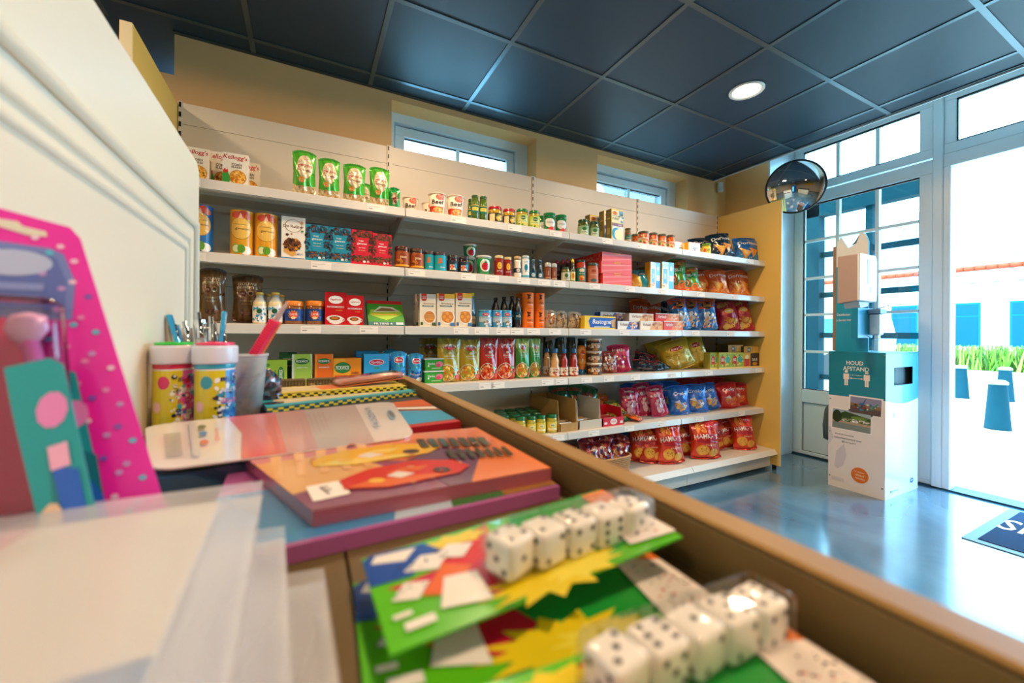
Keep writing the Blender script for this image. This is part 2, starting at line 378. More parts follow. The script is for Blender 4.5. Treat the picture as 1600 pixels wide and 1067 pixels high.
K = {}
W_, K_ = '#F2EFE8', '#1A1A1C'
def kinds():
    k = K
    grn, red, org, yel, teal, blu = '#4FB52C', '#D6202A', '#F08A1C', '#F3C81E', '#159FB4', '#1C5FB8'
    k['cornflakes'] = lambda: carton('cereal_box', .10, .150, .045, '#F1EAD9', [('t', "Kellogg's", .5, .86, .92, .17, '#C4161C', .15), ('t', 'CORN', .55, .66, .40, .075, '#3A2A20'), ('t', 'FLAKES', .55, .58, .40, .055, '#3A2A20'),
        ('p', [(0, .02), (.26, .02), (.30, .22), (.2, .45), (.06, .46), (0, .34)], '#2F9E3C'), ('p', [(.02, .40), (.10, .36), (.22, .42), (.20, .50), (.13, .46), (.11, .53), (.05, .47)], '#D8281E'),
        ('e', .60, .28, .33, .22, '#B8741C'), ('e', .60, .28, .30, .20, '#EFB13C'), ('s', 70, .60, .28, .28, .18, .006, ['#F3BE48', '#D98A22', '#F7D070', '#C97A1C'])], side='#E8E0CE', side_ops=[('t', 'CORN', .5, .7, .7, .06, '#C4161C'), ('r', .15, .1, .85, .5, '#DAD2C0')])
    def oat(nm, w, h, seed, win=True):
        return bag(nm, w, h, .062, '#58BE3A', [('r', 0, .0, 1, .20, '#D9C08E'), ('s', 120, .5, .12, .45, .085, .0055, ['#E9D7AE', '#B08A52', '#F2E6C8', '#CBA56A']), ('e', .52, .62, .36, .26, '#E8D8AE'), ('s', 110, .52, .62, .33, .23, .005, ['#F0E4C4', '#D8C08A', '#F7F0DC']),
            ('t', 'gwoon', .52, .63, .62, .075, '#C8242C'), ('t', 'havermout', .52, .54, .55, .045, '#8C2A20'), ('e', .38, .33, .15, .06, '#E9A03A'), ('s', 20, .38, .33, .12, .045, .005, ['#F3D08A', '#D98A2A'])], seed=seed, pouch=False, back='#4AA82F')
    k['oatbag'] = lambda: oat('oat_bag', .10, .205, 5)
    k['nutbag'] = lambda: bag('nut_bag', .07, .12, .035, '#1F9A44', [('e', .5, .5, .3, .26, '#C9A487'), ('s', 26, .5, .5, .26, .22, .008, ['#8A4A34', '#C98E6C', '#E8CDB4', '#7A2A2E'])], seed=8, nu=14, nv=18)
    def rice(nm, col, c2):
        b = MB(); w, h = .086, .206
        b.lathe([(.028, 0), (.041, .008), (.043, .02), (.043, h-.02), (.041, h-.008), (.028, h-.003), (.012, h)], col, n=32)
        s = wrap(.043)
        art(b, [('r', .14, .03, .86, .97, col)], 2*math.pi*.043, h, s, step=.006, off=.0002)
        art(b, [('e', .5, .58, .155, .235, '#8A5A1C'), ('e', .5, .58, .15, .225, c2), ('t', 'gwoon', .52, .56, .19, .05, '#5A3A18'), ('t', 'rijstwafels', .5, .66, .18, .025, '#7A5A30'),
            ('e', .44, .86, .07, .07, '#E8402A'), ('e', .54, .88, .07, .075, '#D82A22'), ('e', .6, .84, .05, .06, '#F06A3A'), ('p', [(.47, .79), (.53, .79), (.5, .91)], '#F6C9A0'),
            ('e', .44, .15, .06, .10, '#7FB83A'), ('e', .44, .15, .045, .075, '#E4EFC0'), ('e', .57, .12, .08, .09, '#F1EBD8'), ('e', .51, .15, .05, .09, '#5F9A2A')], 2*math.pi*.043, h, s, step=.006, off=.0006)
        return b.build(nm, GLOSS)
    k['ricecake'] = lambda: rice('rice_cake_pack', '#E9A51E', '#F0BE4E')
    k['ricecake_blue'] = lambda: rice('rice_cake_pack', '#1565A8', '#E8B04A')
    k['hagel'] = lambda: carton('sprinkles_box', .094, .192, .05, '#F0EBE0', [('t', 'De Ruijter', .5, .77, .86, .085, '#6A4A2E', .1), ('g', .5, .79, .36, .15, '#8A6A46', .94), ('e', .24, .58, .07, .03, '#5A3218'), ('e', .42, .60, .05, .02, '#C08A4A'), ('e', .85, .88, .07, .04, '#C99A6A'),
        ('p', [(.1, .18), (.45, .08), (.62, .12), (.55, .3), (.12, .32)], '#E0A44C'), ('e', .44, .37, .34, .13, '#4A2A18'), ('s', 130, .46, .35, .36, .15, .005, ['#2E1A10', '#6A3A1E', '#D8902E', '#1E120C', '#8A4A24']), ('r', 0, 0, .98, .05, '#2A7AB8'), ('t', 'MELK', .78, .14, .26, .035, '#2A5A9A'), ('r', .82, .66, .92, .70, '#3A8A5A')])
    def teab(col, dk):
        ops = [('s', 90, .5, .88, .48, .10, .0045, [dk, '#2A3A3A', '#7A3A2A', dk]), ('s', 60, .08, .5, .10, .42, .0045, [dk, '#3A2A2A']), ('s', 60, .92, .5, .10, .42, .0045, [dk, '#3A2A2A']), ('s', 70, .5, .18, .46, .09, .0045, [dk, '#2A3A3A', '#8A4A2A']),
               ('p', [(.22, .74), (.4, .80), (.6, .76), (.8, .80), (.78, .5), (.72, .3), (.3, .28), (.2, .5)], col), ('t', 'THEE', .45, .69, .24, .035, W_), ('t', 'gwoon', .5, .60, .46, .06, W_), ('t', 'thee blend', .5, .50, .32, .03, W_), ('t', '20 zakjes', .5, .42, .34, .028, '#E8D08A'), ('e', .62, .11, .07, .035, W_), ('g', .8, .11, .06, .032, W_, .7)]
        return carton('tea_box', .095, .172, .07, col, ops)
    k['teabox_t'] = lambda: teab('#138FAE', '#0E4A66')
    k['teabox_r'] = lambda: teab('#D41434', '#5A3A12')
    def coffee(nm, w, h, seed):
        return bag(nm, w, h, .07, '#6E4E2C', [('t', 'DOUWE', .5, .80, .62, .055, '#D8C8A8'), ('t', 'EGBERTS', .5, .73, .70, .05, '#D8C8A8'), ('e', .36, .60, .12, .055, '#5A1A1A'), ('t', 'N', .36, .60, .09, .04, '#E8D8C8'), ('e', .62, .61, .11, .055, '#B08A4A'), ('e', .62, .61, .07, .035, '#2A1A10'), ('t', 'VERPAKT', .5, .45, .5, .032, '#B89A6A'), ('t', 'KOFFIE', .5, .39, .36, .028, '#B89A6A'), ('e', .5, .2, .22, .05, '#4E2E1A'), ('s', 16, .5, .2, .2, .04, .008, ['#3A2012', '#7A4A2A'])], seed=seed, back='#5A3E24', wr=1.6)
    k['coffeebag'] = lambda: coffee('coffee_bag', .115, .235, 11)
    k['creamer'] = lambda: bottle('milk_bottle', [(.024, 0), (.026, .006), (.026, .085), (.024, .098), (.015, .115), (.0135, .128)], '#EAD9A8', '#D8B048', [(.016, .128), (.016, .138), (.013, .141), (.0001, .141)], W_, [('s', 40, .5, .3, .45, .26, .005, ['#2AA0C8', '#1E7AA8', '#F2EFE8']), ('e', .5, .70, .09, .16, '#1E5A3A'), ('t', 'halfvol', .5, .48, .2, .11, '#1E6A9A'), ('s', 20, .5, .85, .45, .1, .004, ['#38A8D0'])], lz=(.006, .078), cols=['#EAD9A8', '#EAD9A8', '#EAD9A8', '#C8C8BC', '#C0C4BC'])
    k['peanutbutter'] = lambda: jar('peanut_butter_jar', .040, .108, '#8A4E1E', '#F08A1E', .022, '#1B3E86', [('s', 12, .5, .5, .4, .35, .006, ['#2E6AC0', '#16306A']), ('z', .5, .5, .13, .42, 12, '#F6B42A'), ('e', .5, .5, .095, .3, '#E8551E'), ('t', 'CALVE', .5, .55, .16, .18, W_), ('e', .5, .26, .05, .12, '#F2D8A0')], lz=(.18, .82), neck=.92, shoulder=.9)
    k['segafredo'] = lambda: carton('coffee_pack', .088, .152, .055, '#C81420', [('e', .5, .77, .34, .125, W_), ('e', .5, .77, .31, .11, '#F6F2EC'), ('t', 'Segafredo', .5, .77, .52, .075, '#A81020', .2), ('t', 'INTERMEZZO', .5, .55, .80, .055, W_), ('t', 'moka', .66, .45, .3, .035, '#E8A83A'), ('g', .46, .19, .40, .10, '#E8E4DC', .4), ('e', .5, .13, .34, .11, '#E8E4DC'), ('e', .46, .20, .33, .085, W_), ('e', .46, .20, .26, .062, '#8A4A1E'), ('e', .46, .20, .16, .035, '#C8782E'), ('g', .83, .16, .1, .06, '#E8E4DC', .6)], m=GLOSS)
    k['tea_green'] = lambda: carton('tea_carton', .123, .135, .07, '#A3C83C', [('p', [(0, .3), (.3, .45), (.62, .2), (.62, .04), (0, .04)], '#86B428'), ('e', .18, .72, .17, .14, '#E8D84A'), ('e', .3, .55, .18, .13, '#D8D050'), ('e', .18, .72, .09, .07, '#F4F0B0'), ('e', .34, .84, .12, .06, '#5A9A2A'), ('e', .80, .50, .10, .28, '#1E6A34'), ('e', .80, .50, .085, .25, '#2F8A44'), ('t', 'PICKWICK', .80, .50, .42, .10, W_, 0, math.pi/2), ('t', 'GREEN TEA', .62, .5, .40, .05, '#3E6A1E', 0, math.pi/2), ('r', 0, 0, 1, .06, '#F0ECD8')], side='#8FB82E')
    def tea2(col, lg, c2, txt): return carton('tea_carton', .083, .16, .06, lg, [('p', [(.12, 0), (.88, 0), (1, .5), (.9, 1), (.12, 1)], col), ('e', .5, .80, .36, .085, '#1E6A34'), ('t', 'PICKWICK', .5, .80, .60, .065, W_), ('t', txt, .5, .62, .56, .035, W_), ('e', .75, .12, .15, .07, c2), ('e', .3, .2, .10, .06, W_), ('s', 14, .5, .12, .4, .08, .005, [c2, W_])], side=col)
    k['tea_mint'] = lambda: tea2('#9CC24A', '#C8D8C0', '#E8D83A', 'GREEN TEA')
    k['tea_dark'] = lambda: tea2('#1F5A34', '#1F5A34', '#3A8A3A', 'MINT')
    k['tea_orange'] = lambda: tea2('#E86A14', '#E88A2A', '#F6C25A', 'ROOIBOS')
    k['tea_rooibos'] = lambda: carton('tea_carton', .126, .138, .07, '#F08C18', [('p', [(0, .02), (.5, .02), (.62, .5), (.4, .98), (0, .98)], '#F2A62A'), ('e', .33, .68, .29, .19, '#1E6A34'), ('e', .33, .68, .27, .165, '#2C8440'), ('t', 'PICKWICK', .33, .68, .48, .13, W_, .1), ('t', 'rooibos', .78, .5, .26, .10, '#6A2A0E', .2), ('r', .05, .28, .5, .42, '#D8501A'), ('t', 'ORIGINAL', .28, .35, .36, .05, W_), ('r', 0, 0, 1, .12, '#D84A1A')], side='#D87818')
    def vg(nm, soft, w, h):
        ops = [('p', [(0, 0), (1, 0), (1, .36), (.72, .42), (.5, .36), (.25, .42), (0, .36)], '#1858B0'), ('e', .5, .74, .30, .10, '#F0F0EC'), ('e', .5, .74, .275, .085, '#D01848'), ('t', 'VanGilse', .5, .74, .44, .07, W_, .15), ('e', .46, .56, .05, .025, '#3A9A3A'), ('e', .56, .56, .05, .025, '#3A9A3A'), ('t', 'KRISTALSUIKER', .5, .29, .80, .05, W_), ('e', .3, .08, .2, .09, '#F2EEE4'), ('e', .68, .09, .22, .11, '#F2EEE4')]
        return bag(nm, w, h, .06, '#38A8DC', ops, seed=21, back='#2A90C8', pouch=False, crimp=.02, wr=.6) if soft else carton(nm, w, h, .08, '#2FA2DA', ops)
    k['blockcoffee'] = lambda: vg('sugar_carton', 0, .122, .158)
    k['vangilse'] = lambda: vg('sugar_bag', 1, .090, .165)
    def tub():
        b = MB(); b.prism([(-.050, .062), (.050, .062), (.046, 0), (-.046, 0)], 0, .085, 'y', '#2F9A3A')
        art(b, [('r', .06, .05, .94, .92, '#38A63E'), ('e', .78, .55, .2, .26, '#E87A94'), ('e', .70, .45, .14, .16, '#D8506E'), ('t', 'Slanke', .34, .62, .38, .2, W_), ('t', 'smeerworst', .6, .2, .5, .11, '#D8E8C8'), ('e', .18, .42, .05, .08, W_)], .092, .06, lambda u, v, o: (u*(1+.08*v/.06), -o, v), step=1, off=.0006)
        o = b.build('spread_tub', GLOSS); l = MB(); l.box(-.0525, .0525, -.002, .087, .0585, .0655, '#DCE6E4'); l.build('lid', GLOSS, o, bevel=.002); return o
    k['tubpack'] = tub
    def cup():
        b = MB(); h = .125; r0, r1 = .036, .047; tl = (r1-r0)/h
        b.lathe([(r0*.9, 0), (r0, .002), (r1, h-.004)], '#F0E4D0', n=32); s = wrap(r0, 0, tl); wc = 2*math.pi*r0
        art(b, [('r', 0, 0, 1, .42, '#D23A1E')], wc, h, s, step=.006, off=.0003)
        art(b, [('e', .5, .17, .13, .2, '#E8C8A0'), ('s', 36, .5, .18, .13, .19, .006, ['#F0A030', '#E86A20', '#F6D060', '#C84A2A', '#7AA83A']), ('r', .42, .40, .62, .52, '#F4EDE0'), ('e', .55, .82, .09, .13, '#E8705A'), ('s', 16, .55, .82, .08, .11, .005, ['#F09A80', '#D84A3A', '#F8C0A8']), ('t', 'Beef', .5, .60, .25, .19, K_, .1), ('r', .62, .1, .68, .8, '#E8DCD0')], wc, h, s, step=.006, off=.0006)
        o = b.build('noodle_cup', CARD); l = MB(); l.lathe([(r1, h-.005), (r1*1.06, h-.005), (r1*1.06, h-.001), (r1, h), (.0001, h)], '#F3E9D6', n=32); l.build('lid', CARD, o); return o
    k['beefcup'] = cup
    k['olivejar'] = lambda: jar('olive_jar', .0215, .148, '#4C6A22', '#2E5A2A', .014, '#0E6A5A', [('r', .3, .3, .7, .7, '#E8D84A'), ('t', 'olijven', .5, .5, .26, .2, '#0E4A3A'), ('r', 0, .9, 1, 1, '#C8B04A')], lz=(.33, .68), specks=[('s', 70, .5, .5, .5, .48, .007, ['#5E7E2A', '#3C5A1C', '#7A962E'])], neck=.8)
    k['redlid'] = lambda: jar('relish_jar', .041, .104, '#C89A2A', '#B01E2E', .016, '#2E2A22', [('r', .28, .1, .46, .9, '#E8D8A8'), ('e', .6, .5, .10, .34, '#E8C04A'), ('s', 22, .62, .5, .14, .34, .006, ['#E8B43A', '#3E6A2A', '#F2E0A0'])], lz=(.12, .72), specks=[('s', 80, .5, .8, .5, .2, .006, ['#E8B83A', '#A8741E', '#8A9A2E'])], neck=.88, seed=5)
    k['picalilli'] = lambda: jar('pickle_relish_jar', .040, .118, '#B8982A', '#1E7A34', .016, '#B8C84A', [('p', [(.34, .0), (.66, 0), (.7, .6), (.5, 1), (.3, .6)], '#DCE6A0'), ('e', .5, .72, .10, .2, '#1E6A2E'), ('t', 'Kuhne', .5, .72, .15, .12, W_), ('t', 'Piccalilly', .5, .4, .3, .12, '#2E6A2A', .1), ('s', 14, .5, .14, .2, .1, .005, ['#E8C83A', '#5A9A2A'])], lz=(.14, .80), specks=[('s', 90, .5, .5, .5, .5, .006, ['#D8B43A', '#8A8A2A', '#E8D060'])], neck=.88, seed=6)
    k['greencan'] = lambda: can('vegetable_can', .041, .122, '#157A44', [('r', 0, .80, 1, .86, '#0E5A34'), ('e', .5, .46, .15, .24, '#E4E6E8'), ('e', .44, .60, .09, .10, '#E4E6E8'), ('t', 'tomaten', .5, .5, .2, .1, '#8A9AA0'), ('e', .54, .16, .08, .12, '#D8322A'), ('e', .47, .12, .05, .08, '#E8503A')], rim='#1E8A4C')
    k['chocspread'] = lambda: jar('chocolate_spread_jar', .036, .115, '#7A3E16', '#4A2A18', .02, '#A8501E', [('e', .5, .55, .11, .4, '#8A3A16'), ('t', 'gwoon', .52, .60, .2, .2, '#F2D8A8'), ('s', 14, .4, .28, .1, .15, .006, ['#C87A2A', '#6A2E12']), ('r', 0, 0, 1, .12, '#E8A82A')], lz=(.12, .9), neck=.9)
    k['tealjar'] = lambda: jar('chocolate_sprinkle_jar', .032, .108, '#1798AE', '#3A2E30', .018, '#1BA0B4', [('p', [(.40, .45), (.56, .52), (.52, .85), (.42, .8)], '#C86A2A'), ('t', 'choco', .58, .25, .2, .12, '#E8F2F0')], lz=(.03, .97), neck=.93, shoulder=.95)
    k['blackjar'] = lambda: jar('jam_jar', .031, .096, '#2E0E16', '#1E1A22', .017, '#24303A', [('r', .36, .12, .62, .62, '#EDE6DA'), ('s', 14, .45, .38, .06, .16, .006, ['#E05A3A', '#C83A2A', '#F0A050']), ('e', .60, .5, .06, .25, '#2A9AC0')], lz=(.1, .82), neck=.9)
    def gt():
        b = MB(); h = .104; r0, r1 = .037, .046; tl = (r1-r0)/h; b.lathe([(r0*.92, 0), (r0, .002), (r1, h-.004)], '#14884A', n=32)
        art(b, [('e', .52, .5, .13, .32, '#E8EEE4'), ('e', .52, .5, .115, .28, '#D8E6D0'), ('e', .52, .45, .085, .2, '#C81E2E'), ('p', [(.48, .62), (.52, .74), (.58, .64)], '#2A8A3A'), ('t', 'appelstroop', .5, .88, .3, .07, '#E8F0D8')], 2*math.pi*r0, h, wrap(r0, 0, tl), step=.006, off=.0005)
        o = b.build('syrup_tub', GLOSS); l = MB(); l.lathe([(r1*1.01, h-.009), (r1*1.05, h-.009), (r1*1.05, h), (r1, h+.001), (.0001, h+.001)], '#E4E4DC', n=32); l.build('lid', GLOSS, o); return o
    k['greentub'] = gt
    k['redjar'] = lambda: jar('sandwich_spread_jar', .0275, .12, '#A02A1A', '#D8C890', .014, '#8A1E1A', [('e', .5, .62, .11, .26, '#F0C02A'), ('t', 'C', .5, .62, .08, .22, '#8A1E1A'), ('t', 'spread', .5, .24, .26, .12, W_)], lz=(.1, .86), specks=[('s', 40, .5, .9, .5, .1, .005, ['#C84A2A', '#E87A3A'])], neck=.86)
    k['whitebottle'] = lambda: bottle('sugar_syrup_bottle', [(.024, 0), (.026, .01), (.026, .05), (.022, .062), (.020, .09), (.024, .104)], '#EDE6D4', '#C8A878', [(.0245, .104), (.0245, .124), (.02, .128), (.0001, .128)], '#1E2A4A', [('e', .5, .5, .1, .42, '#E8E0CC'), ('t', 'mild', .5, .5, .12, .3, '#1E2A4A')], lz=(.03, .056))
    k['shaker'] = lambda: bottle('salt_shaker', [(.024, 0), (.025, .004), (.025, .116), (.023, .12)], '#E4ECEE', '#BFD0D4', [(.024, .12), (.024, .135), (.02, .138), (.0001, .138)], '#E8EEEE', [('e', .5, .55, .11, .18, '#1E8AA8'), ('t', 'JOZO', .5, .84, .22, .08, '#1E6AA0'), ('t', 'zout', .5, .34, .16, .06, '#2A3A4A'), ('r', 0, 0, 1, .12, '#48A8C0')], lz=(.006, .114), capname='spout')
    k['navybottle'] = lambda: bottle('seasoning_bottle', [(.022, 0), (.023, .01), (.023, .04), (.016, .056), (.017, .075), (.012, .092), (.011, .104)], '#12303E', '#1E4656', [(.012, .104), (.013, .106), (.013, .122), (.0001, .124)], '#1B4A5C', [('e', .5, .5, .12, .36, '#C8D8DC'), ('t', 'MAGGI', .5, .5, .16, .2, '#12303E')], lz=(.008, .04))
    k['pepper'] = lambda: bottle('pepper_pot', [(.020, 0), (.021, .003), (.021, .082)], '#7A3A20', '#B8BCB8', [(.021, .082), (.0215, .084), (.0215, .104), (.018, .107), (.0001, .107)], '#8A4A2C', [('t', 'PAPRIKA', .5, .5, .3, .12, '#E8C8A8', 0, math.pi/2), ('r', 0, 0, 1, .08, '#C8A880')], lz=(.01, .076))
    k['darkbottle'] = lambda: bottle('ketchup_bottle', [(.020, 0), (.021, .01), (.021, .10), (.015, .125), (.011, .135)], '#2A1216', '#A81E3A', [(.012, .135), (.012, .15), (.004, .168), (.0001, .168)], '#3A2A2E', [('t', 'CURRY', .5, .5, .3, .2, '#E8D8C8')], lz=(.03, .09), m=GLOSS)
    k['mustard'] = lambda: jar('mustard_jar', .029, .095, '#6A6A2A', '#3A4A2E', .012, '#C8CDB8', [('e', .5, .6, .1, .25, '#3E6A3A'), ('t', 'mosterd', .5, .28, .26, .16, '#2A3A1E')], lz=(.1, .72), neck=.75)
    k['yellowcap'] = lambda: bottle('dressing_bottle', [(.019, 0), (.020, .01), (.020, .075), (.013, .10), (.011, .128)], '#2A3A1E', '#E8C81E', [(.012, .126), (.012, .14), (.005, .152), (.0001, .152)], '#D8D890', [('e', .5, .5, .14, .35, '#E8902A'), ('t', 'S', .5, .55, .1, .35, '#2A5A2E')], lz=(.01, .066))
    k['sauce_a'] = lambda: jar('pasta_sauce_jar', .031, .15, '#B83A16', '#2A2622', .014, '#1E6A5A', [('e', .5, .8, .13, .14, '#E8DCC0'), ('e', .5, .24, .14, .2, '#E8702A'), ('s', 16, .5, .22, .12, .14, .005, ['#F2B03A', '#C83A1E']), ('t', 'Grand', .5, .56, .26, .1, '#E8E4D0')], lz=(.08, .72), neck=.86)
    k['sauce_b'] = lambda: jar('pasta_sauce_jar', .037, .136, '#B05A34', '#2E5A54', .014, '#C8785A', [('t', 'bolognese', .5, .55, .26, .09, '#F2E0C0'), ('e', .5, .16, .13, .12, '#3E6A6A'), ('e', .5, .82, .10, .1, '#A8402A')], lz=(.06, .82), neck=.9)
    def pan(nm, food): return carton(nm, .088, .176, .045, '#E8DCC4', [('r', 0, .86, 1, 1, '#F0B83A' if food else '#C8C0B4'), ('p', [(.1, 1), (.42, 1), (.42, .84), (.36, .78), (.15, .78), (.1, .84)], '#C8281E'), ('t', 'KOOP', .26, .90, .22, .035, W_), ('t', 'MANS', .26, .85, .22, .035, W_), ('t', 'Pannenkoeken', .58, .70, .70, .045, '#6A4A2A', .1), ('r', .15, .61, .85, .645, '#2E5A5A'), ('t', 'ORIGINEEL', .5, .628, .5, .02, W_),
        ('e', .62, .28, .40, .22, '#F4EEE2'), ('e', .60, .29, .34, .18, '#C8803A')] + ([('e', .42+.17*(i % 3), .20+.10*(i//3), .11, .055, '#E8A04A' if i % 2 else '#D98432') for i in range(9)] if food else [('r', .35, .2+.03*i, .86, .212+.03*i, '#E8B060') for i in range(6)]) + [('r', .06, .03, .2, .13, '#2E6AA8' if food else '#2E6A3E'), ('r', .75, .02, .98, .12, '#3A7AB8' if food else '#2E5A3E')], side='#E0A43A' if food else '#CFC2A4', side_ops=[('r', .2, .1, .8, .5, '#F2EADA'), ('t', 'mix', .5, .7, .5, .06, '#8A2A1E')])
    k['pancake'] = lambda: pan('pancake_mix_box', 0)
    k['pancake2'] = lambda: pan('pancake_mix_box', 1)
    k['syrup'] = lambda: bottle('syrup_bottle', [(.030, 0), (.034, .008), (.034, .07), (.026, .12), (.018, .16), (.017, .185)], '#5A8AA8', '#E8C01E', [(.019, .183), (.020, .186), (.020, .203), (.0001, .205)], '#E8D8B8', [('t', 'siroop', .5, .5, .3, .3, '#A84A1E')], lz=(.02, .065))
    k['milkcan'] = lambda: can('baking_powder_can', .036, .098, '#3E9AC8', [('r', 0, .9, 1, 1, '#2A8AC0'), ('e', .5, .76, .09, .10, '#C8384A'), ('t', 'VG', .5, .76, .09, .09, W_), ('r', .32, .3, .7, .62, '#B8CCD4'), ('t', 'poedersuiker', .5, .54, .32, .07, '#3A6A8A'), ('s', 20, .56, .2, .12, .16, .006, ['#D8DCE0', '#8A6A4A', '#F0F0EA'])], rim='#7AC0E0')
    k['cola'] = lambda: bottle('soft_drink_bottle', [(.024, 0), (.027, .008), (.027, .11), (.022, .135), (.012, .165), (.011, .178)], '#1A1216', '#2A1A1E', [(.013, .174), (.014, .176), (.014, .190), (.0001, .192)], '#14424E', [('t', 'cola', .5, .5, .3, .4, '#C8C8C0')], lz=(.05, .10), m=GLOSS)
    def otube():
        b = MB(); h = .214; r = .037; b.lathe([(r*.97, 0), (r, .003), (r, h-.003), (r*.97, h)], '#F0781C', n=30)
        ops = [('r', .0, .49, 1, .50, '#D8601A')]
        for o_ in (0, .5): ops += [('p', [(.46, .30+o_), (.55, .34+o_), (.50, .40+o_), (.58, .43+o_), (.44, .46+o_), (.48, .38+o_)], '#3A1A12'), ('t', 'Hero', .54, .22+o_, .16, .05, '#7A2A10'), ('t', 'stroop', .54, .15+o_, .14, .03, W_), ('t', 'LIGHT', .54, .05+o_, .16, .03, '#5A1A10')]
        art(b, ops, 2*math.pi*r, h, wrap(r), step=.006, off=.0005)
        return b.build('rusk_roll', CARD)
    k['orangetube'] = otube
    def clearbag(nm, w, h, cols, seed, rnds=False):
        o = bag(nm, w, h, .05, '#B8A890', [('s', 26, .5, .42, .40, .34, .014, cols), ('s', 14, .5, .45, .36, .30, .009, cols), ('t', 'mix', .6, .45, .25, .12, '#F2C84A'), ('r', .1, .84, .9, .98, '#C8C2BA')], seed=seed, m=GLOSS, wr=2.2, nu=16, nv=18)
        return o
    k['cookiebag_a'] = lambda: clearbag('cookie_bag', .082, .118, ['#9A4A22', '#C87A3A', '#6A2E18', '#D89A4A'], 31)
    k['cookiebag_b'] = lambda: clearbag('cookie_bag', .088, .115, ['#D8B078', '#8A6A48', '#E8D8B8', '#5A4234'], 32)
    def unox(nm, base, lo, soup, w=.118, bits=None):
        return bag(nm, w, .238, .075, base, [('p', [(0, 1), (0, .8), (.3, .6), (.5, .72), (.75, .58), (1, .8), (1, 1)], lo), ('e', .5, .80, .30, .062, W_), ('e', .5, .775, .27, .045, '#C81E2E'), ('t', 'unox', .5, .815, .46, .05, '#16246A'), ('e', .5, .66, .07, .03, '#E8E0C8'), ('t', 'KLASSIEKE', .5, .59, .5, .032, '#F0E8D0'), ('t', 'SOEP', .5, .54, .3, .03, '#F0E8D0'), ('e', .34, .21, .36, .20, '#F0E8D4'), ('e', .34, .21, .33, .185, soup), ('s', 60, .34, .21, .29, .16, .006, bits or ['#E8B43A', '#D86A2A', '#7A9A2E', '#F0D070']), ('e', .82, .10, .13, .07, '#D84A2A'), ('s', 10, .78, .22, .14, .1, .007, ['#3E8A2E', '#D8402A', '#F0E0A0'])], seed=41, pouch=True, back=lo, m=GLOSS, wr=.6)
    k['unox_y'] = lambda: unox('soup_pouch', '#C8A82A', '#8A7A1E', '#B8922A')
    k['unox_r'] = lambda: unox('soup_pouch', '#D03222', '#9A1A1E', '#C8381A', .115, ['#E8582A', '#F0903A', '#A81E16', '#E8C0A0'])
    k['unox_g'] = lambda: unox('soup_pouch', '#3E9A3A', '#A8B85A', '#C88A2E', .092)
    def sb(nm, body, lab, capc, txt='SAUCE'): return bottle(nm, [(.026, 0), (.029, .006), (.029, .055), (.023, .075), (.026, .09), (.025, .105), (.016, .128), (.014, .148)], body, capc, [(.016, .147), (.017, .149), (.017, .170), (.015, .176), (.0001, .176)], lab, [('s', 22, .5, .4, .3, .35, .006, ['#C83A2A', '#E8903A', '#5A3A2A', '#F2D8A0']), ('t', txt, .5, .8, .26, .16, '#A82A1E'), ('t', 'burger', .5, .42, .26, .16, '#5A2A1E')], lz=(.010, .058))
    k['saucebottle_w'] = lambda: sb('sauce_bottle', '#E0A86A', '#E8DCD0', '#2E6AA0', 'KNOF')
    k['saucebottle_r'] = lambda: sb('sauce_bottle', '#A82416', '#F0E4D4', '#2E6AA0', 'CHILI')
    k['saucebottle_o'] = lambda: bottle('squeeze_bottle', [(.024, 0), (.026, .004), (.024, .03), (.024, .034), (.034, .06), (.038, .12), (.034, .17), (.026, .188)], '#D87A1E', '#2A7AB0', [(.0262, .0), (.0265, .001), (.0245, .032), (.0001, .033)], '#E09A4A', [('e', .5, .55, .11, .42, '#B83A1E'), ('t', 'Heinz', .5, .62, .16, .2, W_), ('e', .5, .25, .05, .12, '#F0D8A0')], lz=(.07, .165), r=.036, m=GLOSS)
    k['tin'] = lambda: jar('stew_jar', .050, .076, '#8A5A34', '#D8CDB8', .01, '#3A2A20', [('r', .36, .25, .62, .8, '#D8D2C4'), ('s', 24, .5, .4, .3, .35, .007, ['#B87A3E', '#D8A05A', '#7A4424']), ('t', 'STOOF', .5, .7, .2, .14, '#3A2A1E')], lz=(.1, .86), neck=.96, shoulder=.92)
    k['darkjar'] = lambda: jar('pickled_vegetable_jar', .040, .235, '#3A3A22', '#22424E', .016, '#55604A', [('e', .5, .5, .14, .26, '#8A6A3A'), ('t', 'mix', .5, .7, .2, .08, '#D8C8A0')], lz=(.1, .72), specks=[('s', 80, .5, .8, .5, .2, .008, ['#5A5A2A', '#7A5A2E', '#2E3A1E'])], neck=.85)
    k['greenjar'] = lambda: jar('gherkin_jar', .040, .112, '#4A5E22', '#1E4E2A', .015, '#8FB08A', [('p', [(.3, 0), (.7, 0), (.62, .6), (.5, .9), (.38, .6)], '#CFE0C8'), ('e', .5, .66, .1, .2, '#2E7A3A'), ('t', 'Gherkins', .5, .3, .26, .14, '#1E5A3A')], lz=(.12, .72), specks=[('s', 90, .5, .6, .5, .4, .008, ['#5E7A2A', '#38501C', '#8A9A3A'])], neck=.86)
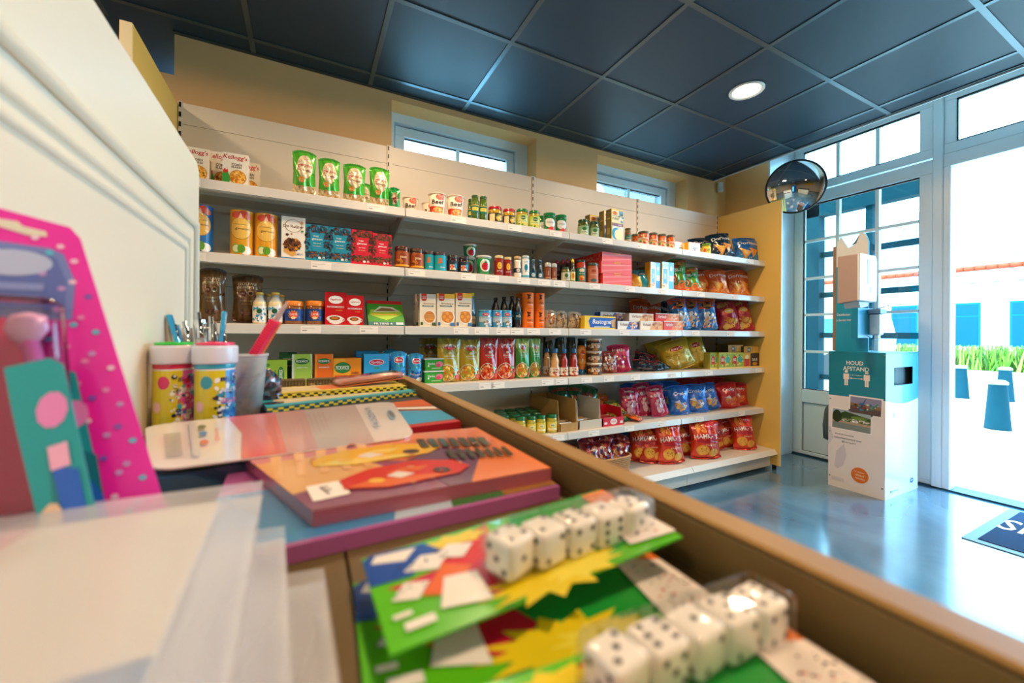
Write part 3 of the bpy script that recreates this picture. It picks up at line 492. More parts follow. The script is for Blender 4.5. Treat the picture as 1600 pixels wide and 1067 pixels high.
    k['maggi'] = lambda: carton('mashed_potato_box', .098, .205, .05, '#E8D24A', [('r', .04, .42, .96, .97, '#EDE2B8'), ('e', .28, .88, .19, .055, '#C81E1E'), ('t', 'MAGGI', .28, .88, .28, .045, '#F6E23A'), ('t', 'PUREE', .34, .70, .5, .07, '#5A6A4A'), ('t', 'aardappel', .34, .79, .5, .04, '#5A6A4A'), ('p', [(.6, .97), (.96, .97), (.96, .55), (.72, .68)], '#6AA0C8'), ('s', 24, .78, .74, .16, .16, .008, ['#F2E060', '#3E8AB8', '#E8F0E8']), ('r', .04, .46, .96, .56, '#8A6A7A'), ('t', 'NATUREL', .7, .51, .3, .04, '#F2E8F0'), ('r', .04, .03, .96, .46, '#D8E0DC'), ('e', .38, .22, .34, .19, '#2EA0C8'), ('e', .58, .20, .34, .17, '#F0E6B8')], side='#6A5A2E', side_ops=[('r', .15, .08, .85, .92, '#7A6A3A'), ('r', .25, .2, .75, .4, '#A8944A'), ('t', 'puree', .5, .7, .5, .05, '#E8D24A')])
    k['spicejar'] = lambda: jar('caper_jar', .021, .102, '#8A7A4A', '#6A5A2E', .013, '#3E7A6A', [('t', 'kappers', .5, .5, .3, .2, W_), ('r', 0, 0, 1, .2, '#D8D0B0')], lz=(.15, .6), specks=[('s', 30, .5, .8, .5, .2, .005, ['#6A6A3A', '#A8402A'])], neck=.85)
    k['salsa'] = lambda: jar('salsa_jar', .036, .104, '#C8501C', '#4A4A2E', .014, '#DCCDB0', [('s', 26, .5, .4, .25, .35, .006, ['#D83A2A', '#5A9A2E', '#E8B03A', '#C82A3A']), ('t', 'SALSA', .5, .78, .3, .18, '#A8281E')], lz=(.06, .62), specks=[('s', 70, .5, .85, .5, .15, .007, ['#E8701E', '#D84A16', '#F09A3A'])], neck=.88)
    k['yellowpack'] = lambda: carton('taco_kit_pack', .105, .062, .07, '#EDB81E', [('r', .25, .12, .85, .86, '#E8DCC0'), ('t', 'wraps', .55, .6, .36, .2, '#8A4A1E'), ('s', 14, .55, .32, .2, .14, .005, ['#D84A2A', '#4A8A2E', '#F0C84A']), ('r', 0, .9, 1, 1, '#D87A1E')], m=GLOSS)
    k['greencapjar'] = lambda: jar('dip_jar', .033, .078, '#C8B81E', '#5A8A1E', .014, '#D8D05A', [('t', 'DIP', .5, .5, .2, .4, '#2E6A1E'), ('e', .35, .5, .06, .3, '#E8502A')], lz=(.1, .8), neck=.94)
    def blob(nm, w, h, d, col, ops, side): return carton(nm, w, h, d, col, ops, side=side)
    k['bastogne'] = lambda: blob('biscuit_pack', .265, .084, .07, '#1C56B4', [('p', [(0, 0), (.18, 0), (.12, .6), (.2, 1), (0, 1)], '#F0C81E'), ('r', 0, .88, 1, 1, '#F0CC2A'), ('r', 0, 0, 1, .1, '#F0CC2A'), ('t', 'Bastogne', .55, .52, .60, .46, W_, .15), ('p', [(.88, .15), (1, .1), (1, .8), (.84, .7)], '#C8A070'), ('r', .3, .1, .8, .2, '#B8C8D8')], '#D8B42A')
    def bisc(c1, c2, food, side): return blob('biscuit_pack', .205, .056, .06, c1, [('p', [(.4, 0), (1, 0), (1, 1), (.55, 1)], c2), ('t', 'Verkade', .28, .62, .36, .38, '#8A4A1E' if c1 != '#D83A1E' else W_, .15), ('s', 18, .72, .5, .2, .4, .009, food), ('r', 0, .92, 1, 1, '#F0E8DC')], side)
    k['bisc_blue'] = lambda: bisc('#E8E4DC', '#2A5AB0', ['#E8B88A', '#C87A5A', '#F2E0C8'], '#2A5AB0')
    k['bisc_tan'] = lambda: bisc('#EFE2CC', '#E0A45C', ['#D8903E', '#B8682A', '#E8C088'], '#C8B0A0')
    k['bisc_red'] = lambda: bisc('#D83A1E', '#E87A3A', ['#F0C090', '#E0905A', '#F4E0C8'], '#C82A1A')
    k['teaboxsmall'] = lambda: carton('stock_cube_box', .14, .126, .06, '#B8B83A', [('r', .04, .1, .96, .9, '#8FAE3A'), ('s', 60, .5, .5, .46, .38, .008, ['#C8D86A', '#5A8A2A', '#E8D84A', '#C86A2A']), ('e', .3, .55, .16, .28, '#C82A1E'), ('t', 'BIO', .3, .55, .2, .2, W_), ('e', .72, .55, .2, .2, '#3AA08A'), ('r', 0, 0, 1, .08, '#E8D87A')], side='#A8A040')
    k['blackbox'] = lambda: carton('stock_cube_box', .20, .116, .08, '#2A2A28', [('r', 0, 0, .42, 1, '#D8A03A'), ('r', .04, .1, .38, .6, '#C8382A'), ('e', .2, .75, .12, .14, '#E8D8A0'), ('t', 'SAUS', .70, .55, .34, .2, '#E8E0C8'), ('e', .7, .25, .16, .12, '#C8822A'), ('r', 0, 0, 1, .08, '#E8C86A')], side='#C8A04A')
    k['blackbox2'] = lambda: carton('stock_cube_box', .20, .060, .08, '#B8862E', [('e', .34, .5, .12, .36, '#2A4A4A'), ('t', 'MIX', .34, .5, .14, .3, '#E8E0C8'), ('r', .6, .1, .98, .9, '#D8A84A')], side='#3A3428')
    k['pickle'] = lambda: jar('pickle_jar', .0335, .112, '#C8B83E', '#16703A', .018, '#E8D04A', [('e', .5, .62, .12, .24, '#F0E8B0'), ('t', 'mix', .5, .62, .14, .2, '#1E6A2E'), ('r', .3, .1, .7, .3, '#F2ECC8')], lz=(.15, .74), neck=.9, specks=[('s', 50, .5, .85, .5, .15, .006, ['#D8C84A', '#A8982A'])])
    def pb(): return carton('glare_pink_carton', .25, .0735, .36, '#F0686C', [('p', [(0, .1), (1, .5), (1, .62), (0, .24)], '#F58A8C'), ('p', [(0, .6), (1, .86), (1, .94), (0, .72)], '#F89C9A'), ('r', .4, .04, .62, .1, '#F2B04A'), ('r', .4, .9, .62, .96, '#F2B04A'), ('r', 0, 0, .012, 1, '#F8A8A0')], side='#E83A34', side_ops=[('s', 40, .5, .5, .48, .44, .01, ['#F05A42', '#D82A2A', '#F07A5A']), ('t', 'SNACK', .6, .5, .3, .3, '#F8B0A0')])  # pink front puts washed-out window glare into the colour; sides stay red
    k['pinkbox'] = pb
    # crisp and candy bags
    chip = ['#F2B83A', '#E8922A', '#F8D060', '#D87A1E']
    def dor(c1, c2): return bag('tortilla_chip_bag', .20, .25, 0.098, c1, [('p', [(0, 0), (1, 0), (1, .3), (.7, .42), (.4, .3), (0, .45)], c2), ('r', .0, .93, 1, .97, c2), ('t', 'Doritos', .52, .72, .80, .13, W_, .1), ('p', [(.12, .5), (.62, .36), (.42, .08)], '#F0A23A'), ('p', [(.17, .48), (.58, .37), (.41, .13)], '#F6BC5A'), ('p', [(.5, .5), (.92, .42), (.7, .14)], '#E8902A'), ('s', 18, .5, .3, .3, .2, .004, ['#C85A1A', '#F8D890'])], seed=51)
    k['doritos_b'] = lambda: dor('#10283E', '#163C5A')
    k['doritos_bb'] = lambda: dor('#1A62AC', '#2A90D0')
    k['doritos_o'] = lambda: dor('#D2561A', '#E8842A')
    k['bluebag'] = lambda: bag('crispbread_bag', .19, .14, .06, '#1496B4', [('p', [(0, 0), (.55, 0), (.45, .5), (.2, .78), (0, .8)], '#F0B82A'), ('e', .3, .3, .2, .2, '#F8D060'), ('t', 'toast', .6, .7, .3, .12, W_), ('e', .62, .85, .12, .06, '#2A3A4A')], seed=55)
    k['pastabag'] = lambda: carton('rusk_pack', .105, .195, .05, '#F0C01E', [('r', .55, 0, 1, 1, '#1878C8'), ('r', .1, .2, .45, .75, '#2A5AA8'), ('t', 'TOAST', .27, .48, .36, .09, '#F6E8A0', 0, math.pi/2), ('e', .76, .78, .1, .1, W_), ('r', .6, .32, .94, .52, W_), ('s', 16, .25, .12, .2, .1, .007, ['#E8A03A', '#F6E0A0'])], side='#D8A81E', m=GLOSS)
    k['cheetos_g'] = lambda: bag('cheese_puff_bag', .20, .245, 0.098, '#2E9A48', [('p', [(0, 1), (0, .78), (.5, .66), (1, .8), (1, 1)], '#A8461A'), ('t', 'Cheetos', .5, .84, .78, .12, '#F6B41E', .1), ('t', 'NIBB-IT', .5, .62, .66, .10, W_), ('e', .3, .34, .18, .13, '#C8281E'), ('e', .62, .42, .14, .10, '#8AC83A'), ('p', [(0, 0), (1, 0), (1, .28), (.5, .2), (0, .16)], '#F0702A'), ('g', .68, .2, .17, .12, '#F6A050', .55), ('g', .3, .34, .12, .09, '#F0E0C0', .6)], seed=56)
    k['cheetos_b'] = lambda: bag('cheese_puff_bag', .165, .25, 0.091, '#2A7AC8', [('p', [(0, 1), (0, .68), (.5, .60), (1, .74), (1, 1)], '#D8561E'), ('e', .5, .74, .24, .12, K_), ('t', 'Cheetos', .5, .74, .40, .09, '#F6B41E', .2), ('p', [(.3, .5), (.55, .55), (.7, .35), (.45, .15), (.25, .3)], '#C8E0F0'), ('s', 34, .55, .28, .34, .22, .012, ['#F08A2A', '#E8D8C0', '#F6B060', '#1E5AA0'])], seed=57)
    k['lays_r'] = lambda: bag('crisp_bag', .185, .245, 0.098, '#B01232', [('s', 16, .4, .9, .4, .08, .014, ['#E8B860', '#C88A3A']), ('e', .5, .66, .28, .11, '#D81E1E'), ('e', .5, .66, .22, .085, '#F2C02A'), ('t', "Lay's", .5, .66, .40, .10, W_, .15), ('s', 22, .5, .30, .30, .16, .018, chip), ('e', .3, .15, .16, .09, '#F2CC6A')], seed=58)
    k['lays_y'] = lambda: bag('crisp_bag', .215, .275, 0.111, '#C8A81C', [('e', .5, .68, .28, .10, '#E8C83A'), ('e', .5, .68, .23, .075, '#C01E2A'), ('t', "Lay's", .5, .68, .38, .09, W_, .15), ('s', 16, .5, .36, .28, .12, .02, ['#E8C85A', '#D8B03A', '#F2DC80']), ('p', [(0, 0), (1, 0), (1, .1), (.5, .16), (0, .08)], '#A8901A'), ('t', 'naturel', .5, .5, .4, .04, '#6A4A12')], seed=59)
    k['candy_p'] = lambda: bag('sweets_bag', .15, .185, .045, '#C81E5A', [('t', 'katja', .5, .78, .6, .14, W_, .1), ('s', 30, .5, .40, .36, .26, .009, ['#E86A8A', '#F0B8C0', '#8A1A3A', '#E8D8A0', '#C84A6A'])], seed=61)
    k['candy_br'] = lambda: bag('sweets_bag', .13, .15, .045, '#9A4A3A', [('s', 60, .5, .45, .42, .40, .009, ['#5A2A1E', '#E8D8C8', '#C8584A', '#D8A06A', '#F0E8E0']), ('r', .1, .8, .9, .95, '#B83A4A'), ('t', 'choco', .5, .87, .5, .08, W_)], seed=62)
    k['candy_k'] = lambda: bag('sweets_bag', .17, .20, .045, '#22283A', [('p', [(0, 1), (0, .62), (.5, .72), (1, .58), (1, 1)], '#C8202E'), ('t', 'Venco', .5, .83, .6, .12, W_, .1), ('s', 34, .5, .32, .38, .24, .010, ['#3A4258', '#8A929E', '#1A1C26', '#B8382E', '#4A8AA0'])], seed=63)
    k['pinkbag'] = lambda: bag('sweets_bag', .15, .22, .05, '#B81A4E', [('s', 40, .5, .5, .4, .42, .011, ['#D85A80', '#8A1238', '#E890A8', '#D8C8C8']), ('t', 'katja', .5, .86, .5, .09, W_), ('e', .45, .25, .16, .12, '#E8B8C0'), ('e', .68, .42, .12, .10, '#C8A8B0')], seed=64)
    def crk(c1, c2): return bag('crisp_bag', .19, .235, 0.098, c1, [('t', 'Croky', .5, .70, .62, .15, W_, .2), ('e', .5, .30, .18, .11, c2), ('s', 16, .5, .28, .26, .12, .016, chip+['#F0E8E0'] if c1 != '#C8161E' else ['#F08A3A', '#F6B84A', '#E8502A']), ('p', [(.2, .42), (.5, .36), (.42, .5)], W_)], seed=65)
    k['croky_b'] = lambda: crk('#186ED0', '#2A90E8')
    k['croky_r'] = lambda: crk('#C8161E', '#E83A1E')
    def ham(): return bag('crisp_bag', .20, .27, 0.104, '#D83A16', [('p', [(0, 1), (0, .76), (1, .74), (1, 1)], '#B81A22'), ('s', 10, .3, .82, .22, .1, .018, ['#F0A030', '#E8852A']), ('e', .62, .84, .18, .06, '#D81E1E'), ('t', "Lay's", .62, .84, .26, .05, W_, .15), ('p', [(0, .62), (1, .66), (1, .42), (0, .44)], '#B01428'), ('t', 'HAMKA\'S', .48, .60, .80, .12, W_), ('t', 'Original', .62, .37, .4, .045, '#F6E0B0'), ('e', .34, .24, .22, .13, '#F0A22A'), ('e', .34, .24, .18, .10, '#F6B840'), ('s', 12, .34, .24, .15, .08, .004, ['#C8741A']), ('e', .72, .17, .18, .10, '#F0AA34'), ('r', 0, .0, 1, .05, '#B01428')], seed=66)
    k['hamka'] = ham
    k['blue5'] = lambda: bag('crisp_bag', .17, .235, .07, '#1A4E86', [('e', .5, .5, .3, .26, '#2A6AB0'), ('s', 20, .5, .45, .3, .24, .016, ['#D8943A', '#8A5A3A', '#3A7AB8']), ('t', 'chips', .5, .78, .5, .1, W_)], seed=67)
    k['greenbag'] = lambda: bag('sweets_bag', .15, .19, .035, '#135A34', [('t', 'HARIBO', .5, .62, .80, .13, '#D8202A'), ('s', 20, .5, .25, .36, .16, .010, ['#C8382A', '#E8B03A', '#3E8A3A', '#F0E0C0'])], seed=71)
    k['orangebag'] = lambda: bag('sweets_bag', .15, .19, .035, '#E0621A', [('t', 'mix', .5, .75, .5, .1, W_), ('s', 26, .5, .35, .36, .25, .010, ['#F0B03A', '#4A9A3A', '#D8382A', '#F2E0B0']), ('r', 0, .9, 1, .96, '#3E8A3A')], seed=72)
    k['yellowbag'] = lambda: bag('sweets_bag', .15, .19, .035, '#C8B83A', [('p', [(0, .5), (1, .7), (1, 1), (0, 1)], '#2E8A4A'), ('t', 'HARIBO', .5, .78, .70, .10, '#E8E8D8'), ('s', 26, .5, .3, .36, .22, .010, ['#E8D84A', '#D86A2A', '#3A9A4A', '#F6F0C0'])], seed=73)
    k['tealbag'] = lambda: bag('sweets_bag', .15, .19, .035, '#1E8A6A', [('t', 'HARIBO', .5, .7, .72, .11, W_), ('s', 26, .5, .35, .36, .22, .010, ['#D8E84A', '#48B08A', '#F0E0C0', '#E8A03A'])], seed=74)
    k['multibag'] = lambda: bag('crisp_multipack', .17, .20, .05, '#8A1424', [('s', 20, .5, .5, .4, .4, .016, ['#D8322A', '#F0A83A', '#3A4A8A', '#C88A3A', '#E8E0D0']), ('t', "Lay's", .5, .72, .5, .12, '#F0D8C0', .1)], seed=75, wr=2)
kinds()
# kind, shelf, x, y, lift, turn, width scale, height scale, lean
ITEMS = [
    ("cornflakes",0,-0.414,2.12,0,0,0.88,0.97,0), ("cornflakes",0,-0.344,2.19,0,0,0.88,1.13,0), ("cornflakes",0,-0.274,2.1,0,0,0.93,0.95,0), ("cornflakes",0,-0.243,2.26,0,0,0.88,1.14,0),
    ("oatbag",0,-0.009,2.12,0,0,1.01,1.07,0), ("oatbag",0,0.097,2.12,0,0,0.97,1.0,0), ("oatbag",0,0.21,2.12,0,0,1.06,0.98,0), ("oatbag",0,0.329,2.12,0,0,1.01,1.01,0),
    ("oatbag",0,0.276,2.33,0,0,1.05,0.92,0), ("nutbag",0,0.403,2.12,0,0,0.85,0.99,0), ("ricecake_blue",1,-0.398,2.143,0,0,0.95,1.02,0), ("ricecake",1,-0.252,2.133,0,0,1.04,1.0,0),
    ("ricecake",1,-0.16,2.133,0,0,1.04,0.99,0), ("hagel",1,-0.051,2.09,0,0,1.02,1.02,0), ("teabox_t",1,0.046,2.09,0,0,1.0,1.0,0), ("teabox_t",1,0.144,2.09,0,0,1.02,1.0,0),
    ("teabox_r",1,0.244,2.09,0,0,1.02,1.0,0), ("teabox_r",1,0.34,2.09,0,0,0.96,0.96,0), ("coffeebag",2,-0.356,2.13,0,0,0.86,1.01,0), ("coffeebag",2,-0.233,2.17,0,0,1.04,0.95,0),
    ("creamer",2,-0.182,2.116,0,0,1.02,1.0,0), ("creamer",2,-0.121,2.116,0,0,1.08,1.02,0), ("creamer",2,-0.158,2.246,0,0,0.85,1.03,0), ("creamer",2,-0.103,2.246,0,0,0.85,1.02,0),
    ("peanutbutter",2,-0.048,2.13,0,0,1.04,0.99,0), ("peanutbutter",2,0.041,2.13,0,0,1.04,1.03,0), ("segafredo",2,0.128,2.09,0,0,1.05,1.02,0), ("segafredo",2,0.214,2.09,0,0,0.9,0.95,0),
    ("tea_green",3,-0.134,2.1,0,0,1.0,1.03,0), ("tea_dark",3,-0.072,2.2,0,0,0.88,1.05,0), ("tea_mint",3,-0.012,2.1,0,0,1.0,1.02,0), ("tea_orange",3,0.08,2.1,0,0,0.95,1.01,0),
    ("tea_rooibos",3,0.183,2.1,0,0,1.0,1.02,0), ("blockcoffee",3,0.319,2.1,0,0,1.0,1.01,0), ("vangilse",3,0.43,2.13,0,0,0.98,1.04,0), ("vangilse",3,0.519,2.13,0,0,0.94,0.97,0),
    ("vangilse",3,0.42,2.28,0,0,1.02,1.06,0), ("tubpack",3,0.614,2.1,0,0,1.05,0.99,0), ("tubpack",3,0.614,2.1,0.0665,0,1.04,0.99,0), ("beefcup",0,0.633,2.137,0,-10,0.98,0.98,0),
    ("beefcup",0,0.738,2.137,0,-11,1.0,1.01,0), ("beefcup",0,0.518,2.267,0,-8,0.89,0.98,0), ("beefcup",0,0.653,2.367,0,-9,0.9,1.14,0), ("olivejar",0,0.844,2.111,0,-13,0.99,0.98,0),
    ("olivejar",0,0.894,2.111,0,-14,1.03,0.99,0), ("olivejar",0,0.865,2.222,0,-13,0.95,1.08,0), ("redlid",0,0.977,2.131,0,-15,1.01,0.99,0), ("redlid",0,1.068,2.131,0,-16,0.92,0.99,0),
    ("picalilli",0,1.156,2.13,0,-17,0.9,0.98,0), ("picalilli",0,1.241,2.13,0,-18,0.87,1.0,0), ("greencan",0,1.351,2.131,0,-19,0.89,0.98,0), ("greencan",0,1.437,2.131,0,-20,0.85,0.98,0),
    ("greencan",0,1.382,2.261,0,-19,0.85,1.14,0), ("chocspread",1,0.443,2.116,0,-7,1.02,1.0,0), ("chocspread",1,0.52,2.116,0,-8,0.98,0.98,0), ("tealjar",1,0.586,2.122,0,-9,0.85,1.0,0),
    ("tealjar",1,0.645,2.112,0,-10,1.03,0.98,0), ("blackjar",1,0.715,2.111,0,-11,0.96,0.99,0), ("blackjar",1,0.78,2.111,0,-12,0.97,1.0,0), ("greentub",1,0.856,2.245,0,-13,0.9,1.14,0),
    ("greentub",1,0.867,2.245,0.105,-13,0.9,0.86,0), ("greentub",1,0.905,2.125,0,-14,0.95,1.05,0), ("redjar",1,0.994,2.107,0,-15,0.97,1.0,0), ("redjar",1,1.051,2.107,0,-16,0.85,0.97,0),
    ("whitebottle",1,1.115,2.106,0,-17,0.9,1.0,0), ("shaker",1,1.168,2.105,0,-17,0.91,0.99,0), ("navybottle",1,1.218,2.103,0,-18,0.92,0.99,0), ("navybottle",1,1.267,2.103,0,-19,0.91,1.0,0),
    ("pepper",1,1.323,2.101,0,-19,0.93,1.0,0), ("pepper",1,1.368,2.101,0,-20,0.85,1.0,0), ("darkbottle",1,1.47,2.221,0,-20,0.89,0.95,0), ("darkbottle",1,1.513,2.221,0,-21,0.85,1.0,0),
    ("darkbottle",1,1.552,2.221,0,-21,0.85,1.04,0), ("mustard",1,1.461,2.109,0,-21,0.94,0.97,0), ("yellowcap",1,1.508,2.1,0,-21,0.85,0.99,0), ("sauce_a",1,1.581,2.111,0,-22,0.97,0.99,0),
    ("sauce_b",1,1.679,2.117,0,-23,1.05,1.0,0), ("pancake",2,0.574,2.09,0,0,0.97,0.97,0), ("pancake2",2,0.672,2.09,0,0,1.11,1.0,0), ("pancake2",2,0.774,2.09,0,0,1.06,1.05,0),
    ("pancake",2,0.575,2.2,0,0,0.93,1.01,0), ("syrup",2,0.866,2.214,0,-13,0.89,0.99,0), ("milkcan",2,0.912,2.116,0,-14,1.05,0.97,0), ("milkcan",2,0.989,2.116,0,-15,0.85,1.0,0),
    ("milkcan",2,1.051,2.116,0,-16,0.85,1.01,0), ("cola",2,1.039,2.247,0,-15,0.94,0.97,0), ("cola",2,1.097,2.247,0,-16,0.95,1.01,0), ("cola",2,1.152,2.247,0,-16,0.87,1.04,0),
    ("cola",2,1.13,2.127,0,-17,0.85,0.95,0), ("orangetube",2,1.198,2.127,0,-18,1.01,0.99,0), ("orangetube",2,1.28,2.127,0,-19,0.87,0.99,0), ("orangetube",2,1.222,2.257,0,-17,0.87,1.03,0),
    ("cookiebag_a",2,1.357,2.13,0,0,1.15,1.0,0), ("cookiebag_b",2,1.448,2.13,0,0,0.93,0.99,0), ("cookiebag_b",2,1.548,2.13,0,0,1.15,0.98,0), ("unox_y",3,0.704,2.13,0,0,1.11,1.0,0),
    ("unox_y",3,0.827,2.13,0,0,1.03,0.97,0), ("unox_r",3,0.944,2.13,0,0,0.97,1.01,0), ("unox_r",3,1.056,2.13,0,0,1.02,1.0,0), ("unox_g",3,1.165,2.13,0,0,1.03,0.99,0),
    ("unox_g",3,1.265,2.15,0,0,0.85,0.99,0), ("unox_y",3,0.648,2.31,0,0,1.08,0.99,0), ("saucebottle_w",3,1.4,2.229,0,-19,0.96,0.99,0), ("saucebottle_w",3,1.383,2.109,0,-20,1.07,1.01,0),
    ("saucebottle_r",3,1.453,2.109,0,-21,0.92,0.99,0), ("saucebottle_r",3,1.527,2.109,0,-22,1.03,0.99,0), ("saucebottle_o",3,1.641,2.178,0,-22,0.85,1.02,0), ("tin",3,1.71,2.13,0,-23,1.0,1.04,0),
    ("tin",3,1.709,2.13,0.077,-23,1.0,1.04,0), ("tin",3,1.708,2.13,0.154,-23,1.0,1.14,0), ("darkjar",3,1.466,2.32,0,-19,0.86,1.04,0), ("darkjar",3,1.559,2.32,0,-20,0.86,1.04,0),
    ("darkjar",3,1.656,2.32,0,-21,0.86,1.04,0), ("darkjar",3,1.723,2.28,0,-22,0.85,1.01,0), ("greenjar",0,1.604,2.12,0,-22,0.88,1.0,0), ("greenjar",0,1.691,2.12,0,-23,0.85,0.98,0),
    ("maggi",0,1.858,2.08,0,0,1.15,1.01,0), ("maggi",0,1.896,2.2,0,0,1.15,1.13,0), ("maggi",0,1.836,2.28,0,0,1.15,1.06,0), ("spicejar",0,1.97,2.101,0,-26,1.01,0.99,0),
    ("salsa",0,2.127,2.116,0,-27,1.05,0.95,0), ("salsa",0,2.225,2.116,0,-28,0.85,0.98,0), ("salsa",0,2.311,2.116,0,-29,0.85,0.99,0), ("salsa",0,2.398,2.116,0,-29,0.85,1.02,0),
    ("salsa",0,2.171,2.236,0,-26,0.87,1.08,0), ("yellowpack",0,2.51,2.12,0,0,1.15,1.14,0), ("yellowpack",0,2.615,2.08,0,0,1.15,1.14,0), ("greencapjar",0,2.792,2.113,0,-32,1.01,1.1,0),
    ("bastogne",2,1.719,2.08,0,0,1.01,0.99,0), ("bisc_blue",2,1.961,2.08,0,0,1.0,0.98,0), ("bisc_tan",2,2.18,2.08,0,0,1.13,1.06,0), ("bisc_red",2,2.396,2.08,0,0,0.97,1.14,0),
    ("bisc_tan",2,2.102,2.1,0.0575,0,1.15,0.98,0), ("bisc_red",2,2.356,2.1,0.0575,0,1.12,1.12,0), ("bisc_blue",2,1.948,2.22,0.0575,0,1.15,1.14,0), ("teaboxsmall",3,2.89,2.1,0,0,0.88,1.02,0),
    ("teaboxsmall",3,2.983,2.08,0,0,1.01,1.02,0), ("teaboxsmall",3,3.136,2.08,0,0,1.06,1.0,0), ("blackbox",3,3.325,2.08,0,0,1.15,1.01,0), ("blackbox2",3,3.322,2.08,0.117,0,1.13,1.0,0),
    ("blackbox2",3,3.145,2.1,0.127,0,0.88,1.0,0), ("pickle",4,1.146,2.114,0,-17,0.91,1.02,0), ("pickle",4,1.221,2.114,0,-18,0.85,0.99,0), ("pickle",4,1.289,2.114,0,-19,0.89,0.99,0),
    ("pickle",4,1.367,2.114,0,-20,1.02,0.99,0), ("pinkbox",1,1.862,2.08,0,0,1.0,1.0,0), ("pinkbox",1,1.856,2.08,0.0745,0,1.05,1.03,0), ("pinkbox",1,1.858,2.08,0.149,0,1.02,0.9,0),
    ("doritos_b",0,3.043,2.15,0,-28,1.0,0.92,9), ("doritos_b",0,3.009,2.3,0,-26,1.21,0.86,9), ("doritos_bb",0,3.35,2.15,0,-29,1.15,0.86,9), ("pastabag",1,2.232,2.1,0,0,0.96,0.98,0),
    ("pastabag",1,2.359,2.1,0,0,1.15,1.04,0), ("bluebag",1,2.136,2.15,0,-23,0.92,1.06,9), ("cheetos_g",1,2.567,2.2,0,-25,0.97,1.11,9), ("cheetos_g",1,2.68,2.15,0,-26,0.92,0.86,9),
    ("doritos_o",1,2.923,2.23,0,-26,0.92,0.94,9), ("doritos_o",1,3.009,2.15,0,-27,0.92,0.9,9), ("doritos_o",1,3.262,2.15,0,-28,0.97,0.97,9), ("doritos_o",1,3.35,2.21,0,-29,0.92,1.05,9),
    ("cheetos_b",2,2.558,2.15,0,-25,0.92,1.06,9), ("cheetos_b",2,2.73,2.18,0,-26,0.92,1.09,9), ("cheetos_b",2,2.863,2.15,0,-27,1.1,1.09,9), ("lays_r",2,3.173,2.25,0,-27,0.92,1.07,9),
    ("lays_r",2,3.18,2.15,0,-28,1.04,1.04,9), ("lays_r",2,3.35,2.15,0,-29,0.92,1.14,9), ("lays_y",3,2.597,2.17,0,-25,1.22,0.86,9), ("lays_y",3,2.83,2.2,0,-26,0.97,1.01,9),
    ("lays_y",3,2.621,2.35,0,-24,1.12,0.94,9), ("candy_p",3,1.972,2.17,0,-21,1.1,1.08,9), ("candy_br",3,1.85,2.15,0,-20,0.92,1.03,9), ("pinkbag",4,2.286,2.23,0,-23,0.97,1.14,9),
    ("pinkbag",4,2.358,2.15,0,-24,0.95,1.08,9), ("croky_b",4,2.538,2.15,0,-25,0.92,0.95,9), ("croky_b",4,2.728,2.15,0,-26,1.05,0.97,9), ("croky_b",4,2.948,2.17,0,-27,0.92,0.95,9),
    ("croky_r",4,3.15,2.15,0,-28,0.98,0.94,9), ("croky_r",4,3.35,2.21,0,-29,0.92,0.86,9), ("hamka",5,2.207,2.17,0,-23,0.92,1.06,9), ("hamka",5,2.246,2.11,0,-24,0.92,1.1,9),
    ("hamka",5,2.361,2.04,0,-25,1.01,1.14,9), ("hamka",5,2.647,2.15,0,-26,0.92,0.98,9), ("hamka",5,2.689,2.03,0,-27,1.16,1.08,9), ("hamka",5,2.962,2.15,0,-27,0.92,0.96,9),
    ("hamka",5,3.142,2.15,0,-28,0.92,0.9,9), ("hamka",5,3.196,2.05,0,-29,0.93,1.06,9), ("hamka",5,3.35,2.15,0,-29,0.92,0.88,9), ("blue5",5,2.207,2.3,0,-22,0.92,1.07,9),
]
# ------------------------------------------------------------------ the room
def struct(name, b, m, bevel=0, label=None):
    o = b.build(name, m, bevel=bevel); o['kind'] = 'structure'
    if label: o['label'] = label
    return o
WALL = mat('cream_wall_paint', '#F0BF80', rough=.75, var=.05, vscale=3)
WALLN = mat('neutral_wall_paint', '#C9B9A0', rough=.8, var=.05, vscale=3)
FRAME = mat('white_window_frame', '#E0ECF3', rough=.28, var=.03)
DARK = mat('dark_rubber', '#15181A', rough=.5)
TILE = mat('dark_ceiling_tile', '#153649', rough=.5, bump=.12, bscale=500, var=.15, vscale=220)
GRID = mat('ceiling_grid_metal', '#566870', rough=.3, metal=.65, var=.08)
GLASS = clear('window_glass', tint=(.97, .99, .99, 1), refl=.05)

# floor: poured grey-blue resin
fm = bpy.data.materials.new('poured_resin_floor'); fm.use_nodes = True; nt = fm.node_tree; bs = nt.nodes['Principled BSDF']
tc = nt.nodes.new('ShaderNodeTexCoord'); n1 = nt.nodes.new('ShaderNodeTexNoise'); n1.inputs['Scale'].default_value = 1.6; n1.inputs['Detail'].default_value = 8; n1.inputs['Distortion'].default_value = .8
nt.links.new(tc.outputs['Object'], n1.inputs['Vector']); cr = nt.nodes.new('ShaderNodeValToRGB')
cr.color_ramp.elements[0].position = .3; cr.color_ramp.elements[0].color = lin('#3E6680'); cr.color_ramp.elements[1].position = .72; cr.color_ramp.elements[1].color = lin('#6C98B2')
nt.links.new(n1.outputs['Fac'], cr.inputs['Fac']); nt.links.new(cr.outputs['Color'], bs.inputs['Base Color'])
n2 = nt.nodes.new('ShaderNodeTexNoise'); n2.inputs['Scale'].default_value = 6; n2.inputs['Detail'].default_value = 6; nt.links.new(tc.outputs['Object'], n2.inputs['Vector'])
mr = nt.nodes.new('ShaderNodeMapRange'); mr.inputs['To Min'].default_value = .16; mr.inputs['To Max'].default_value = .22; nt.links.new(n2.outputs['Fac'], mr.inputs['Value']); nt.links.new(mr.outputs['Result'], bs.inputs['Roughness'])
